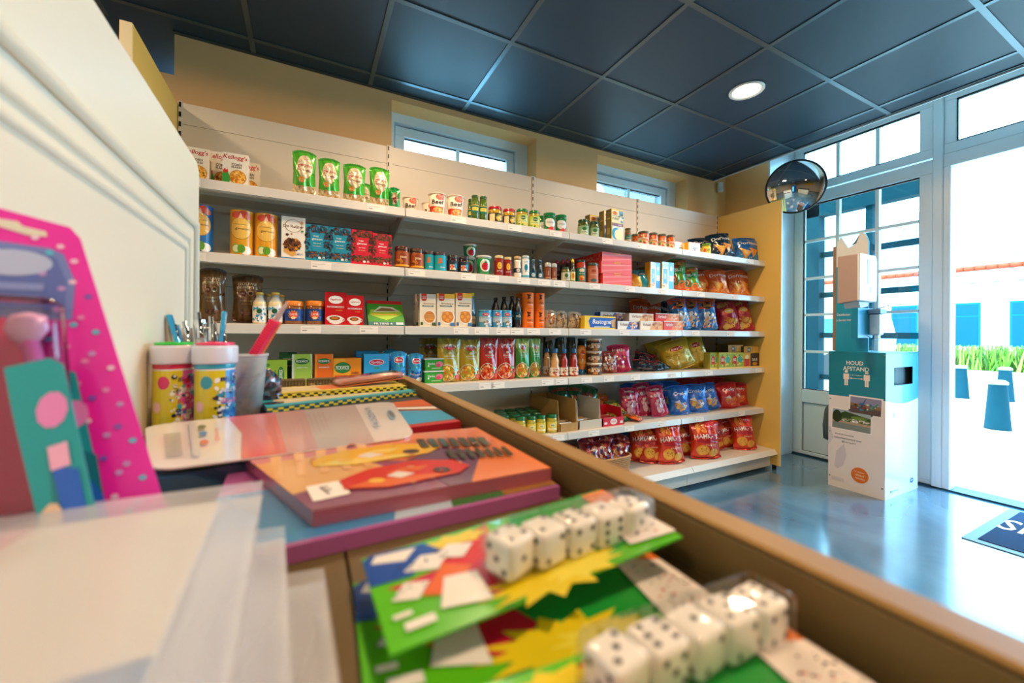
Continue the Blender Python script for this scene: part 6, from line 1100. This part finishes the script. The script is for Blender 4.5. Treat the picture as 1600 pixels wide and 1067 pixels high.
b = MB().lathe([(.0001, .001), (.032, .001), (.035, .07), (.0335, .07), (.031, .003), (.0001, .003)], '#D8E0E4', n=28, cap=False); b.build('cup_wall', GLOSS, r)
def pen(p0, p1, rr, c, tip, lab, kind):
    r = empty('pen', p0); d = Vector(p1)-Vector(p0); L = d.length; r.rotation_mode = 'QUATERNION'; r.rotation_quaternion = d.to_track_quat('Z', 'Y')
    tag(r, lab, 'pen', 'pens in the pen cup')
    if kind == 'flat':
        b = MB().box(-rr*1.3, rr*1.3, -rr*.5, rr*.5, 0, L*.97, c); b.build('handle', mat('clear_blue_plastic', None, rough=.15, coat=1), r, bevel=.0012, seg=2)
        b = MB().box(-rr*1.5, rr*1.5, -rr*.6, rr*.6, L*.80, L, tip); b.build('head', mat('clear_blue_plastic', None), r, bevel=.0015, seg=2)
    else:
        b = MB().lathe([(.001, 0), (rr, .012), (rr, L*.74)], c, n=14); b.build('barrel', mat('pen_barrel', None, rough=.25, metal=.4, coat=.6), r)
        b = MB().lathe([(rr, L*.74), (rr*1.05, L*.75), (rr*.9, L*.93), (rr*.5, L*.93), (rr*.5, L), (.0001, L)], tip, n=14); b.build('chrome_top', mat('chrome', '#D8DCDE', rough=.12, metal=1), r)
        b = MB().box(-.0011, .0011, rr, rr+.0022, L*.62, L*.92, tip); b.build('clip', mat('chrome', None), r)
zb = ZT+.005
pen((-.118, .634, zb), (-.150, .636, 1.121), .0038, '#38B4E4', '#2FA8DC', 'flat light blue stick leaning left out of the cup', 'flat')
pen((-.106, .640, zb), (-.094, .640, 1.127), .0040, '#2AA4DC', '#38B8EA', 'flat light blue stick standing upright at right', 'flat')
pen((-.124, .632, zb), (-.149, .640, 1.117), .0052, '#C8CCD0', '#D8DCDE', 'silver pen furthest left in the cup', 'pen')
pen((-.120, .648, zb), (-.139, .655, 1.113), .0050, '#2E7AC8', '#D8DCDE', 'blue barrelled silver pen second from the left', 'pen')
pen((-.110, .640, zb), (-.124, .650, 1.125), .0060, '#C8D0D4', '#D8DCDE', 'thick silver pen in the middle of the cup', 'pen')
pen((-.102, .634, zb), (-.110, .650, 1.120), .0060, '#C86A8A', '#D8DCDE', 'pink barrelled silver pen right of the middle', 'pen')
pen((-.096, .650, zb), (-.099, .660, 1.104), .0046, '#3AA0C8', '#D8DCDE', 'short silver pen with blue clip before the right stick', 'pen')
r = empty('clear_cup', (-.065, .612, ZT+.0003)); tag(r, 'tall clear plastic cup right of the bubble tubes', 'cup')
CUPM = clear('clear_plastic', tint=(.99, .99, 1, 1), refl=.05, rough=.05, film=.30, filmcol=(.92, .95, .98, 1), fm=.5)
b = MB().lathe([(.0001, 0), (.0145, 0), (.0215, .080), (.0222, .082), (.0205, .082), (.0138, .002), (.0001, .002)], n=32, cap=False); b.build('cup_wall', CUPM, r)
b = MB().lathe([(.0215, .079), (.0228, .080), (.0228, .083), (.0208, .083)], n=32, cap=False); b.build('rim', CUPM, r)
r = empty('plastic_brush', (-.080, .612, 1.025)); d = Vector((-.020, .585, 1.140))-Vector((-.080, .612, 1.025)); L = d.length; r.rotation_mode = 'QUATERNION'; r.rotation_quaternion = d.to_track_quat('Z', 'Y')
tag(r, 'clear stick with ribbed pink and orange grip leaning out of the cup', 'stick')
b = MB().prism([(-.0045, 0), (.0045, 0), (.0045, L*.86), (.001, L), (-.0045, L*.9)], -.0018, .0018, 'y'); b.build('clear_blade', mat('frosted_pink_plastic', '#D8B0A8', rough=.2, coat=.8, alpha=.75), r, bevel=.0008)
for s, c, nm in ((-1, '#F01E5A', 'pink'), (1, '#F0702A', 'orange')):
    b = MB().box(-.0075 if s < 0 else .0015, .0015 if s < 0 else .0070, -.0045, .0045, L*.40, L*.78, c)
    for i in range(15): z = L*.41+i*L*.0245; b.box(-.0082 if s < 0 else .0015, .0015 if s < 0 else .0078, -.0052, .0052, z, z+L*.011, c)
    q = b.build('grip', mat('rubber_grip', None, rough=.4), r, bevel=.0004); q['label'] = 'ribbed %s grip' % nm
b = MB(); rg = random.Random(12); V = []; N = 14
for j in range(N+1):
    for i in range(N+1):
        a = 2*math.pi*i/N; ph = math.pi*j/N; rr = 1+.22*rg.uniform(-1, 1) if 0 < i < N else 1.0
        V.append((.017*rr*math.sin(ph)*math.cos(a), .014*rr*math.sin(ph)*math.sin(a), .030-.028*rr*math.cos(ph) if 0 < j < N else .030-.028*math.cos(ph)))
F = [(j*(N+1)+i, j*(N+1)+i+1, (j+1)*(N+1)+i+1, (j+1)*(N+1)+i) for j in range(N) for i in range(N)]
b.add(V, F, '#8A7A86')
for i in range(len(b.c)): b.c[i] = lin(rg.choice(['#8A6A74', '#5A5A6A', '#B0A0A8', '#3A4450', '#6A8AA0']))
o = b.build('foil_bag', mat('silver_foil', None, rough=.18, metal=.75)); o.location = (-.046, .655, ZT); tag(o, 'crumpled silvery foil bag beside the clear cup', 'bag')
o = bottle('small_black_case', [(.012, 0), (.016, .004), (.016, .012), (.012, .016)], '#14181E', '#14181E', [(.011, .016), (.012, .018), (.0001, .019)], m=GLOSS); o.location = (-.036, .615, ZT+.0002); tag(o, 'small black round case at the foot of the foil bag', 'case')
# ------------------------------------------------------------------ hand hygiene stand, mirror, sensor, mat
SCR = mat('small_screw', '#8A98A0', rough=.3, metal=.8)
r = empty('hygiene_stand', (3.72, 1.42, 0)); tag(r, 'white and teal hand hygiene column by the window', 'hygiene stand')
hx, hy, H_ = .255, .165, .985
b = MB(); TEAL, WHT = '#11849A', '#E9E2DE'
for z0, z1, c in ((0, .668, WHT), (.668, H_, TEAL)):
    b.add([(-hx, hy, z0), (-hx, -hy, z0), (-hx, -hy, z1), (-hx, hy, z1)], [(0, 1, 2, 3)], c)
    b.add([(hx, hy, z0), (hx, -hy, z0), (hx, -hy, z1), (hx, hy, z1)], [(0, 1, 2, 3)], c)
    b.add([(hx, hy, z0), (-hx, hy, z0), (-hx, hy, z1), (hx, hy, z1)], [(0, 1, 2, 3)], c)
# right face with an opening and curved colour edge
ox0, ox1, oz0, oz1 = -.135, .160, .765, .888
n = 16
def fr(x):
    t = (x+hx)/(2*hx); return .668-.028*math.sin(math.pi*t)-.010*t
xs = [-hx+2*hx*i/n for i in range(n+1)]
for i in range(n):
    a, c = xs[i], xs[i+1]
    b.add([(a, -hy, 0), (c, -hy, 0), (c, -hy, fr(c)), (a, -hy, fr(a))], [(0, 1, 2, 3)], WHT)
    b.add([(a, -hy, fr(a)), (c, -hy, fr(c)), (c, -hy, oz0), (a, -hy, oz0)], [(0, 1, 2, 3)], '#1AA0C0')
for q in ((-hx, hx, oz1, H_), (-hx, ox0, oz0, oz1), (ox1, hx, oz0, oz1)): b.add([(q[0], -hy, q[2]), (q[1], -hy, q[2]), (q[1], -hy, q[3]), (q[0], -hy, q[3])], [(0, 1, 2, 3)], '#1AA0C0')
LF = lambda u, v, o: (-hx-o, -u, v)      # left face, u grows towards the camera side
RF = lambda u, v, o: (u, -hy-o, v)
w, h = .33, .985
art(b, [('t', 'HOUD', .48, .925, .30, .030, W_), ('t', 'AFSTAND', .50, .884, .46, .030, W_), ('t', '1,5 meter', .51, .838, .20, .011, '#C8E0E4'), ('r', .42, .8135, .60, .8165, W_), ('p', [(.39, .815), (.43, .821), (.43, .809)], W_), ('p', [(.63, .815), (.59, .821), (.59, .809)], W_)], w, h, LF, step=1, off=.0006)
for cx in (.33, .69):
    art(b, [('e', cx, .860, .030, .0105, '#F2E2DA'), ('r', cx-.052, .805, cx+.052, .846, '#F2E2DA'), ('r', cx-.032, .760, cx-.003, .808, '#F2E2DA'), ('r', cx+.003, .760, cx+.032, .808, '#F2E2DA'), ('e', cx, .848, .015, .005, TEAL)], w, h, LF, step=1, off=.0006)
def photo(cx, cy, pw, ph, an, ops):
    def s(u, v, o):
        x = u*pw; y = (v-.5)*ph; return LF((cx-.5)*w+x*math.cos(an)-y*math.sin(an), cy*h+x*math.sin(an)+y*math.cos(an), o)
    art(b, [('r', -.02, -.03, 1.02, 1.03, '#F2ECE8')]+ops, 1, 1, s, step=.5, off=.0010)
photo(.67, .625, .185, .125, -.03, [('r', .03, .05, .97, .95, '#8A8AA8'), ('p', [(.03, .05), (.97, .05), (.97, .38), (.03, .48)], '#5A4A48'), ('p', [(.03, .45), (.97, .36), (.97, .55), (.03, .6)], '#8A6A4A'), ('s', 26, .45, .45, .35, .2, .05, ['#2E6AA8', '#2E5A3E', '#C8C8C0', '#8A3A2A', '#3A8AB0']), ('p', [(.3, .3), (.5, .9), (.53, .9), (.36, .3)], '#2A5A8A'), ('p', [(.62, .3), (.85, .7), (.9, .7), (.68, .3)], '#2A8A6A')])
photo(.42, .508, .235, .150, -.02, [('r', .02, .04, .98, .96, '#9AB0B8'), ('r', .02, .04, .98, .36, '#7A8A84'), ('p', [(.02, .34), (.98, .30), (.98, .42), (.02, .42)], '#B09A80'), ('r', .02, .42, .98, .66, '#4A6A2E'), ('p', [(.02, .6), (.35, .9), (.98, .7), (.98, .60)], '#2E4A22'), ('e', .14, .62, .12, .30, '#22381A'), ('s', 40, .6, .5, .36, .07, .03, ['#E8E4E0', '#C8B8A8', '#8A9A6A', '#F0ECE8']), ('e', .7, .66, .2, .08, '#6A8A3A')])
art(b, [('t', 'Deel je mooiste', .30, .395, .34, .015, '#6A6A6E', .3), ('t', 'vakantiemoment met', .36, .370, .50, .015, '#6A6A6E', .3), ('t', '@camparc', .38, .345, .26, .015, '#6A6A6E', .3),
        ('p', [(.12, .16), (.16, .27), (.30, .33), (.34, .25), (.28, .17), (.18, .14)], '#D2CCD2'), ('r', .06, .05, .3, .075, '#D8D2D4'), ('p', [(0, .30), (.1, .36), (.04, .44), (0, .44)], '#D2CCD2'),
        ('g', .58, .128, .165, .060, '#F2E6DC', .9), ('e', .58, .128, .153, .055, '#DE7414'), ('t', '1,5 meter', .57, .150, .18, .013, '#F6E2C8', .1, -.08), ('t', 'afstand', .58, .128, .15, .013, '#F6E2C8', .1, -.08), ('t', 'houden', .59, .106, .16, .013, '#F6E2C8', .1, -.08)], w, h, LF, step=1, off=.0006)
w2 = .51
art(b, [('e', .24, .575, .04, .026, '#DCE8EA'), ('p', [(.24, .55), (.225, .57), (.24, .60), (.255, .57)], '#2A90B0'), ('r', .30, .545, .40, .548, '#C8D0D4'), ('r', .32, .52, .38, .523, '#C8D0D4'), ('e', .80, .075, .055, .018, '#1A6AB8'), ('t', 'aqua', .80, .075, .07, .014, W_), ('t', '#houdafstand', .27, .045, .22, .014, '#4A8AA8'), ('r', .15, .037, .18, .053, '#3A5A6A')], w2, h, RF, step=1, off=.0006)
b.build('printed_column', mat('printed_panel', rough=.35, coat=.3, var=.03), r, fix=False)
b = MB().box(-hx, hx, -hy, hy, H_, H_+.006, '#1A96B8'); b.build('top_plate', mat('teal_plate', '#128AA4', rough=.3), r, bevel=.001)
b = MB().box(-hx+.01, hx-.01, -hy+.035, -hy+.045, oz0-.03, oz1+.03).box(-hx+.01, hx-.01, -hy+.002, hy-.01, oz0-.034, oz0-.030); b.build('bin_liner', mat('dark_liner', '#33444C', rough=.5), r)
b = MB()
for u, v in ((-.158, .97), (.158, .97), (-.155, .64), (-.155, .40), (-.155, .075), (.15, .075)): b.lathe([(.005, 0), (.004, .002), (.0001, .0025)], n=10, T=Matrix.Translation((-hx-.0003, -u, v)) @ Matrix.Rotation(R(-90), 4, 'Y'))
b.build('screw', SCR, r)
# upright board with the dispensers
bx = -.160; yr, yl = -.034, .163
HD = [(yl, 1.775), (yl-.008, 1.812), (yl-.030, 1.84), (yl-.050, 1.80), (yl-.075, 1.752), (yl-.105, 1.765), (yl-.130, 1.82), (yl-.150, 1.856), (yl-.180, 1.83), (yr, 1.78)]
b = MB().prism([(yr, H_+.006), (yl, H_+.006)]+HD, bx-.004, bx+.004, 'x', '#1C9CBC')
up = b.build('upright_board', mat('teal_board', '#22AACF', rough=.32, coat=.2), r)
b = MB().prism([(yr+.002, 1.62), (yl-.002, 1.62)]+[(min(max(p[0], yr+.002), yl-.002), p[1]-.002) for p in HD], bx-.0055, bx-.0042, 'x', '#E8EEF0')
art(b, [('p', [(.42, .50), (.6, .58), (.7, .85), (.56, .64)], '#4A5A62')], 1, 1, lambda u, v, o: (bx-.0062-o, .06-u*.2, 1.66+v*.2), step=1)
b.build('white_header', CARD, up, fix=False)
b = MB(); art(b, [('t', 'Desinfecteer', .31, .72, .42, .08, W_), ('t', 'je handen hier', .31, .55, .46, .09, W_)], .200, .26, lambda u, v, o: (bx-.0042-o, .075-u, H_+.09+v), step=1, off=.0006)
art(b, [('p', [(.78, .14), (.84, .17), (.80, .22)], W_), ('g', .70, .22, .10, .10, W_, .86)], .200, .26, lambda u, v, o: (bx-.0042-o, .075-u, H_+.09+v), step=1, off=.0006)
b.build('white_lettering', CARD, up, fix=False)
b = MB().box(bx+.012, bx+.030, yl-.05, yl+.028, H_+.006, 1.78); b.build('wooden_spine', mat('brown_spine', '#A88468', rough=.5, var=.1), r)
# paper towel dispenser
o = empty('towel_dispenser', (3.430, 1.415, 1.340)); tag(o, 'white paper towel dispenser with shade-coloured side on the hygiene column', 'dispenser')
b = MB().prism([(-.080, .03), (.090, 0), (.090, .345), (-.080, .345)][0:0] or [(-.062, .002), (.052, -.012), (.052, .318), (-.062, .318)], -.118, .120, 'x', '#A98F86'); 
b.build('housing', mat('shaded_side_plastic', '#B59C92', rough=.45), o, bevel=.004, seg=2)  # brown tone puts the shade on the side face into its colour
b = MB().prism([(-.119, .004), (.116, .004), (.124, .05), (.124, .28), (.105, .322), (-.119, .322)], -.078, -.060, 'y'); b.build('front_cover', mat('white_glossy_plastic', '#EEF2F4', rough=.2, coat=.5), o, bevel=.006, seg=3)
b = MB().box(-.02, .030, -.080, -.0775, .12, .29); art(b, [], 1, 1, flat); b.build('logo_groove', mat('pale_groove', '#D8E4EA', rough=.3), o, bevel=.0015)
b = MB(); art(b, [('e', .5, .5, .5, .5, '#2A6A86'), ('e', .5, .4, .25, .25, '#12384A')], .022, .04, lambda u, v, oo: (.025+u, -.0785-oo, .060+v), step=1); b.build('key_lock', GLOSS, o, fix=False)
b = MB().prism([(-.08, -.001), (.06, -.001), (.05, -.030), (-.05, -.045)], -.055, .035, 'y', '#E8F2F6'); b.build('paper_towel', mat('paper_towel', '#E8F0F4', rough=.8), o)
# gel dispenser
o = empty('gel_dispenser', (3.42, 1.365, H_+.105)); tag(o, 'blue hand gel dispenser with pump lever, below the towel dispenser', 'dispenser')
b = MB().box(-.11, .10, -.018, .020, 0, .205).box(.10, .136, -.010, .045, .03, .18); b.build('backing_block', mat('blue_block', '#1288AE', rough=.35), o, bevel=.002)
b = MB().box(.030, .100, -.080, -.022, .02, .165); b.build('gel_bottle', mat('pale_bottle', '#9AC0D8', rough=.25, coat=.4), o, bevel=.01, seg=3)
b = MB().box(.020, .115, -.088, -.019, .166, .198); b.build('pump_head', mat('grey_pump', '#5A7A98', rough=.35), o, bevel=.004)
b = MB().tube([(.03, -.08, .198), (.09, -.11, .225), (.16, -.13, .238), (.22, -.13, .232)], .0022, n=6).tube([(.09, -.03, .198), (.14, -.07, .22), (.22, -.13, .232)], .0022, n=6); b.build('lever', mat('steel_wire', '#4A5A64', rough=.25, metal=1), o)
b = MB().tube([(.0, -.02, .02), (.03, -.05, -.012), (.08, -.06, -.012), (.13, -.04, .015)], .0018, n=6); b.build('wire_bracket', mat('steel_wire', '#4A5A64'), o)
# cloth bag between stand and window
b = MB(); b.lathe([(.03, 0), (.055, .01), (.06, .12), (.045, .25), (.02, .29)], '#4A5A62', n=16, sx=.5, sy=1.0); o = b.build('cloth_bag', mat('dark_cloth', '#56666E', rough=.9, bump=.4, bscale=30)); o.location = (3.78, 1.71, .26); tag(o, 'dark grey cloth bag hanging behind the hygiene column', 'bag')
b = MB().tube([(0, .0, .285), (.05, .0, .34), (.30, .0, .36)], .004, '#3A464C', n=6); b.build('strap', mat('dark_cloth'), o)

# convex mirror
r = empty('convex_mirror', (3.60, 1.895, 2.335)); nrm = Vector((-.80, -.56, -.20)).normalized(); q = nrm.to_track_quat('Z', 'Y'); r.rotation_mode = 'QUATERNION'; r.rotation_quaternion = q
tag(r, 'round convex mirror with black rim above the end panel', 'mirror')
rm, Rs = .205, .42; b = MB(); pr = []
for i in range(17):
    a = math.asin(rm/Rs)*i/16; pr.append((max(.0001, Rs*math.sin(a)), Rs*math.cos(a)-Rs*math.cos(math.asin(rm/Rs))))
b.lathe(pr[::-1], n=64, cap=False); b.build('mirror_glass', mat('mirror_surface', '#E8ECEE', rough=.01, metal=1), r)
b = MB(); b.tube([(rm*1.01*math.cos(2*math.pi*i/64), rm*1.01*math.sin(2*math.pi*i/64), 0) for i in range(65)], .0075, n=10, cap=False); b.build('rim', mat('black_rim', '#101416', rough=.35), r)
b = MB().lathe([(rm, -.004), (rm*.8, -.03), (.05, -.05), (.0001, -.05)], '#202426', n=40, cap=False); b.build('back_shell', mat('black_rim'), r)
inv = q.inverted(); p1 = inv @ (Vector((4.10, 2.0, 2.36))-Vector((3.60, 1.895, 2.335)))
b = MB().tube([(0, 0, -.045), (0, 0, -.12), tuple(p1)], .011, n=10); b.build('arm', mat('grey_arm', '#8A9296', rough=.4, metal=.6), r)
# sensor in the corner
r = empty('motion_sensor', (3.585, 2.565, 2.545)); r.rotation_euler = (0, 0, R(-40)); tag(r, 'small white motion sensor in the upper wall corner', 'sensor')
b = MB().box(-.027, .027, -.022, .022, -.05, .045); b.build('housing', mat('sensor_white', '#D8DCDC', rough=.4), r, bevel=.010, seg=3)
b = MB().box(-.02, .02, -.0235, -.02, -.035, .0); b.build('lens', mat('sensor_lens', '#C8CED0', rough=.3), r)
# entrance mat
r = empty('entrance_mat', (3.62, .20, 0)); tag(r, 'dark blue entrance mat with pale letters before the doorway', 'mat')
b = MB().box(-.415, .41, -.60, .635, .0005, .005); b.build('rubber_border', mat('mat_border', '#7A98A8', rough=.6), r, bevel=.002)
b = MB().box(-.365, .375, -.57, .585, .005, .009); b.build('pile', mat('mat_pile', '#123A66', rough=.95, bump=1, bscale=900, var=.3, vscale=500), r)
b = MB(); art(b, [('t', 'SP', .5, .5, 1, .9, '#D8B89A')], .155, .25, lambda u, v, o: (-.09+v, .512-u, .0092+o), step=1); b.build('lettering', mat('mat_letters', None, rough=.9), r, fix=False)

# ------------------------------------------------------------------ outside
PAVE = mat('pale_paving', '#CFC9C0', rough=.8, var=.12, vscale=4)
b = MB().box(4.24, 60, -40, 50, -.10, -.02); struct('ground', b, PAVE)
def bollard(x, y, h, lab):
    r = empty('bollard', (x, y, -.02)); tag(r, lab, 'bollard', 'dark bollards outside the doorway')
    b = MB().lathe([(.115, 0), (.112, .02), (.078, h*.90), (.080, h*.91)], n=20); b.build('post', mat('blue_bollard_paint', '#0C3844', spec=.1, rough=.8, var=.1), r)
    b = MB().lathe([(.086, h*.91), (.088, h*.96), (.06, h), (.0001, h)], n=20); b.build('cap', mat('pale_bollard_cap', '#8A9A98', rough=.5), r)
    return r
bollard(7.53, 1.66, .60, 'nearest and largest bollard outside the doorway')
bollard(10.76, 2.82, .60, 'far left bollard, close to the doorway post')
bollard(10.95, 2.33, .60, 'far bollard partly hidden behind the nearest one')
# planting strip
b = MB(); rg = random.Random(2)
for i in range(5200):
    x = rg.uniform(20.2, 21.6); y = rg.uniform(-2, 10); hh = rg.uniform(.35, .85); a = rg.uniform(0, 6.28); lx, ly = rg.uniform(-.2, .2), rg.uniform(-.2, .2); c_ = ['#4A7A1A', '#6A9A20', '#2E5A14', '#8AA040'][i % 4]; dx, dy = .035*math.cos(a), .035*math.sin(a)
    b.add([(x-dx, y-dy, -.02), (x+dx, y+dy, -.02), (x+lx+dx*.3, y+ly+dy*.3, hh), (x+lx-dx*.3, y+ly-dy*.3, hh)], [(0, 1, 2, 3)], c_)
o = b.build('grass', mat('tall_grass', None, rough=.7), fix=False); tag(o, 'strip of tall green grass before the house across', 'grass', kind='stuff')
# house across the street
r = empty('house', (24, 5, -.02)); tag(r, 'pale brick house across the street with orange roof edge', 'house')
b = MB(); b.box(0, 6, -2.4, 14, 0, 3.85)
for z in [2.9, 2.75, 2.6]: b.box(-.004, 0, -2.4, 14, z, z+.012, '#B8B0A8')
b.build('wall', mat('pale_render', '#DAD2C8', rough=.8, var=.15, vscale=3), r)
b = MB(); b.add([(-.35, -2.7, 3.85), (-.35, 14.3, 3.85), (6.4, 14.3, 3.85), (6.4, -2.7, 3.85), (3.1, 2.4, 7.35), (3.1, 10.5, 7.35)], [(0, 1, 2, 3), (0, 4, 5, 1), (1, 5, 2), (2, 5, 4, 3), (3, 4, 0)], '#FFFFFF')
b.build('roof', mat('weathered_roof_tiles', '#8C9EA4', rough=.95, var=1, vscale=3, spec=.05), r)
b = MB()
for i in range(57): b.lathe([(.11, 0), (.09, .30)], '#E0682A', n=8, T=Matrix.Translation((-.36, -2.5+.3*i, 3.86)) @ Matrix.Rotation(R(90), 4, 'X') @ Matrix.Rotation(R(0), 4, 'Z'))
b.build('eave_tiles', mat('orange_tiles', '#9A3406', rough=.7), r)
b = MB()
for i in range(26): b.box(-.01, .0, -2.2+.62*i, -2.05+.62*i, 3.28, 3.32, '#6A6460')
b.build('vent_slots', mat('vent_dark', '#6A6460', rough=.8), r)
for y0, y1 in ((.75, 1.65), (-.95, .0), (2.6, 3.5), (4.5, 5.4)):
    b = MB().box(-.03, .02, y0, y1, .75, 2.52, '#1E7A92'); wdw = b.build('window', mat('house_window_frame', '#0C5A66', rough=.7, spec=.1), r)
    b = MB().box(-.04, -.03, y0+.07, y1-.07, .82, 1.95, '#1E7A92').box(-.04, -.03, y0+.07, y1-.07, 2.02, 2.44, '#1E7A92'); b.build('pane', mat('teal_house_glass', '#0A4A5C', rough=.5, spec=.1), wdw)
# dark timber screen outside the left window
SCRN = mat('dark_teal_timber', '#00323C', spec=.1, rough=.8, var=.15)
r = empty('porch_screen', (5.0, 2.0, -.02)); tag(r, 'dark teal timber screen outside the left window', 'screen')
b = MB().box(-.06, .06, .36, .56, 0, 2.78); b.build('post', SCRN, r)
b = MB().box(-.06, .06, -.60, .56, 2.42, 2.66); b.build('beam', SCRN, r)
b = MB().box(-.03, .03, -.09, -.035, 0, 2.42); b.build('upright', SCRN, r)
b = MB().box(-.03, .03, -.60, -.555, 0, 2.42); b.build('upright', SCRN, r)
b = MB()
for z in (2.0, 1.565, 1.13, .68): b.box(-.02, .02, -.56, .36, z-.028, z+.028)
b.build('rail', SCRN, r)
# parked van seen low through the left window
r = empty('parked_van', (13.5, 6.9, -.02)); tag(r, 'pale blue parked van seen through the window behind the screen', 'van')
b = MB().prism([(-1.9, .35), (1.9, .35), (1.95, .95), (1.2, 1.1), (.8, 1.75), (-1.8, 1.8), (-1.95, 1.1)], -.85, .85, 'x', '#A8C4CE'); b.build('body', mat('van_paint', '#A8C8D4', rough=.3, coat=.6), r, bevel=.06, seg=2)
b = MB().box(-.87, -.85, -1.6, -.2, 1.15, 1.6).box(-.87, -.85, -.05, .85, 1.15, 1.58); b.build('window', mat('van_window', '#2A6A80', rough=.1), r)
for y in (-1.2, 1.2):
    b = MB().lathe([(.33, -.1), (.34, 0), (.33, .1)], '#20282C', n=24, T=Matrix.Translation((-.78, y, .34)) @ Matrix.Rotation(R(90), 4, 'Y')); b.build('wheel', DARK, r)
# things of the shop that only the mirror shows
r = empty('service_counter', (.6, -2.9, 0)); tag(r, 'cream service counter seen only in the mirror', 'counter')
b = MB().box(-1.2, 1.2, -.35, .35, 0, .95); b.build('body', mat('cream_counter', '#E4DCC0', rough=.5), r)
b = MB().box(-1.25, 1.25, -.4, .4, .95, .99); b.build('worktop', mat('dark_worktop', '#30383C', rough=.4), r)
r = empty('drinks_cooler', (-1.6, -2.2, 0)); tag(r, 'blue lit drinks cooler seen only in the mirror', 'cooler')
b = MB().box(-.35, .35, -.35, .35, 0, 1.95); b.build('body', mat('cooler_blue', '#1A5AA0', rough=.4), r)
b = MB().box(-.27, .27, .351, .36, .3, 1.6); b.build('door', mat('cooler_light', '#5AC0F0', emit='#5AC8FF', estr=1.5), r)
b = MB().box(3.0, 3.7, -5.0, -3.5, 0, .01)
r = empty('wall_banner', (.5, -5.17, 1.9)); tag(r, 'yellow banner board on the front wall behind the counter', 'board')
b = MB().box(-1.4, 1.4, -.02, .02, -.35, .35); b.build('board', mat('yellow_banner', '#E8B03A', rough=.5), r)
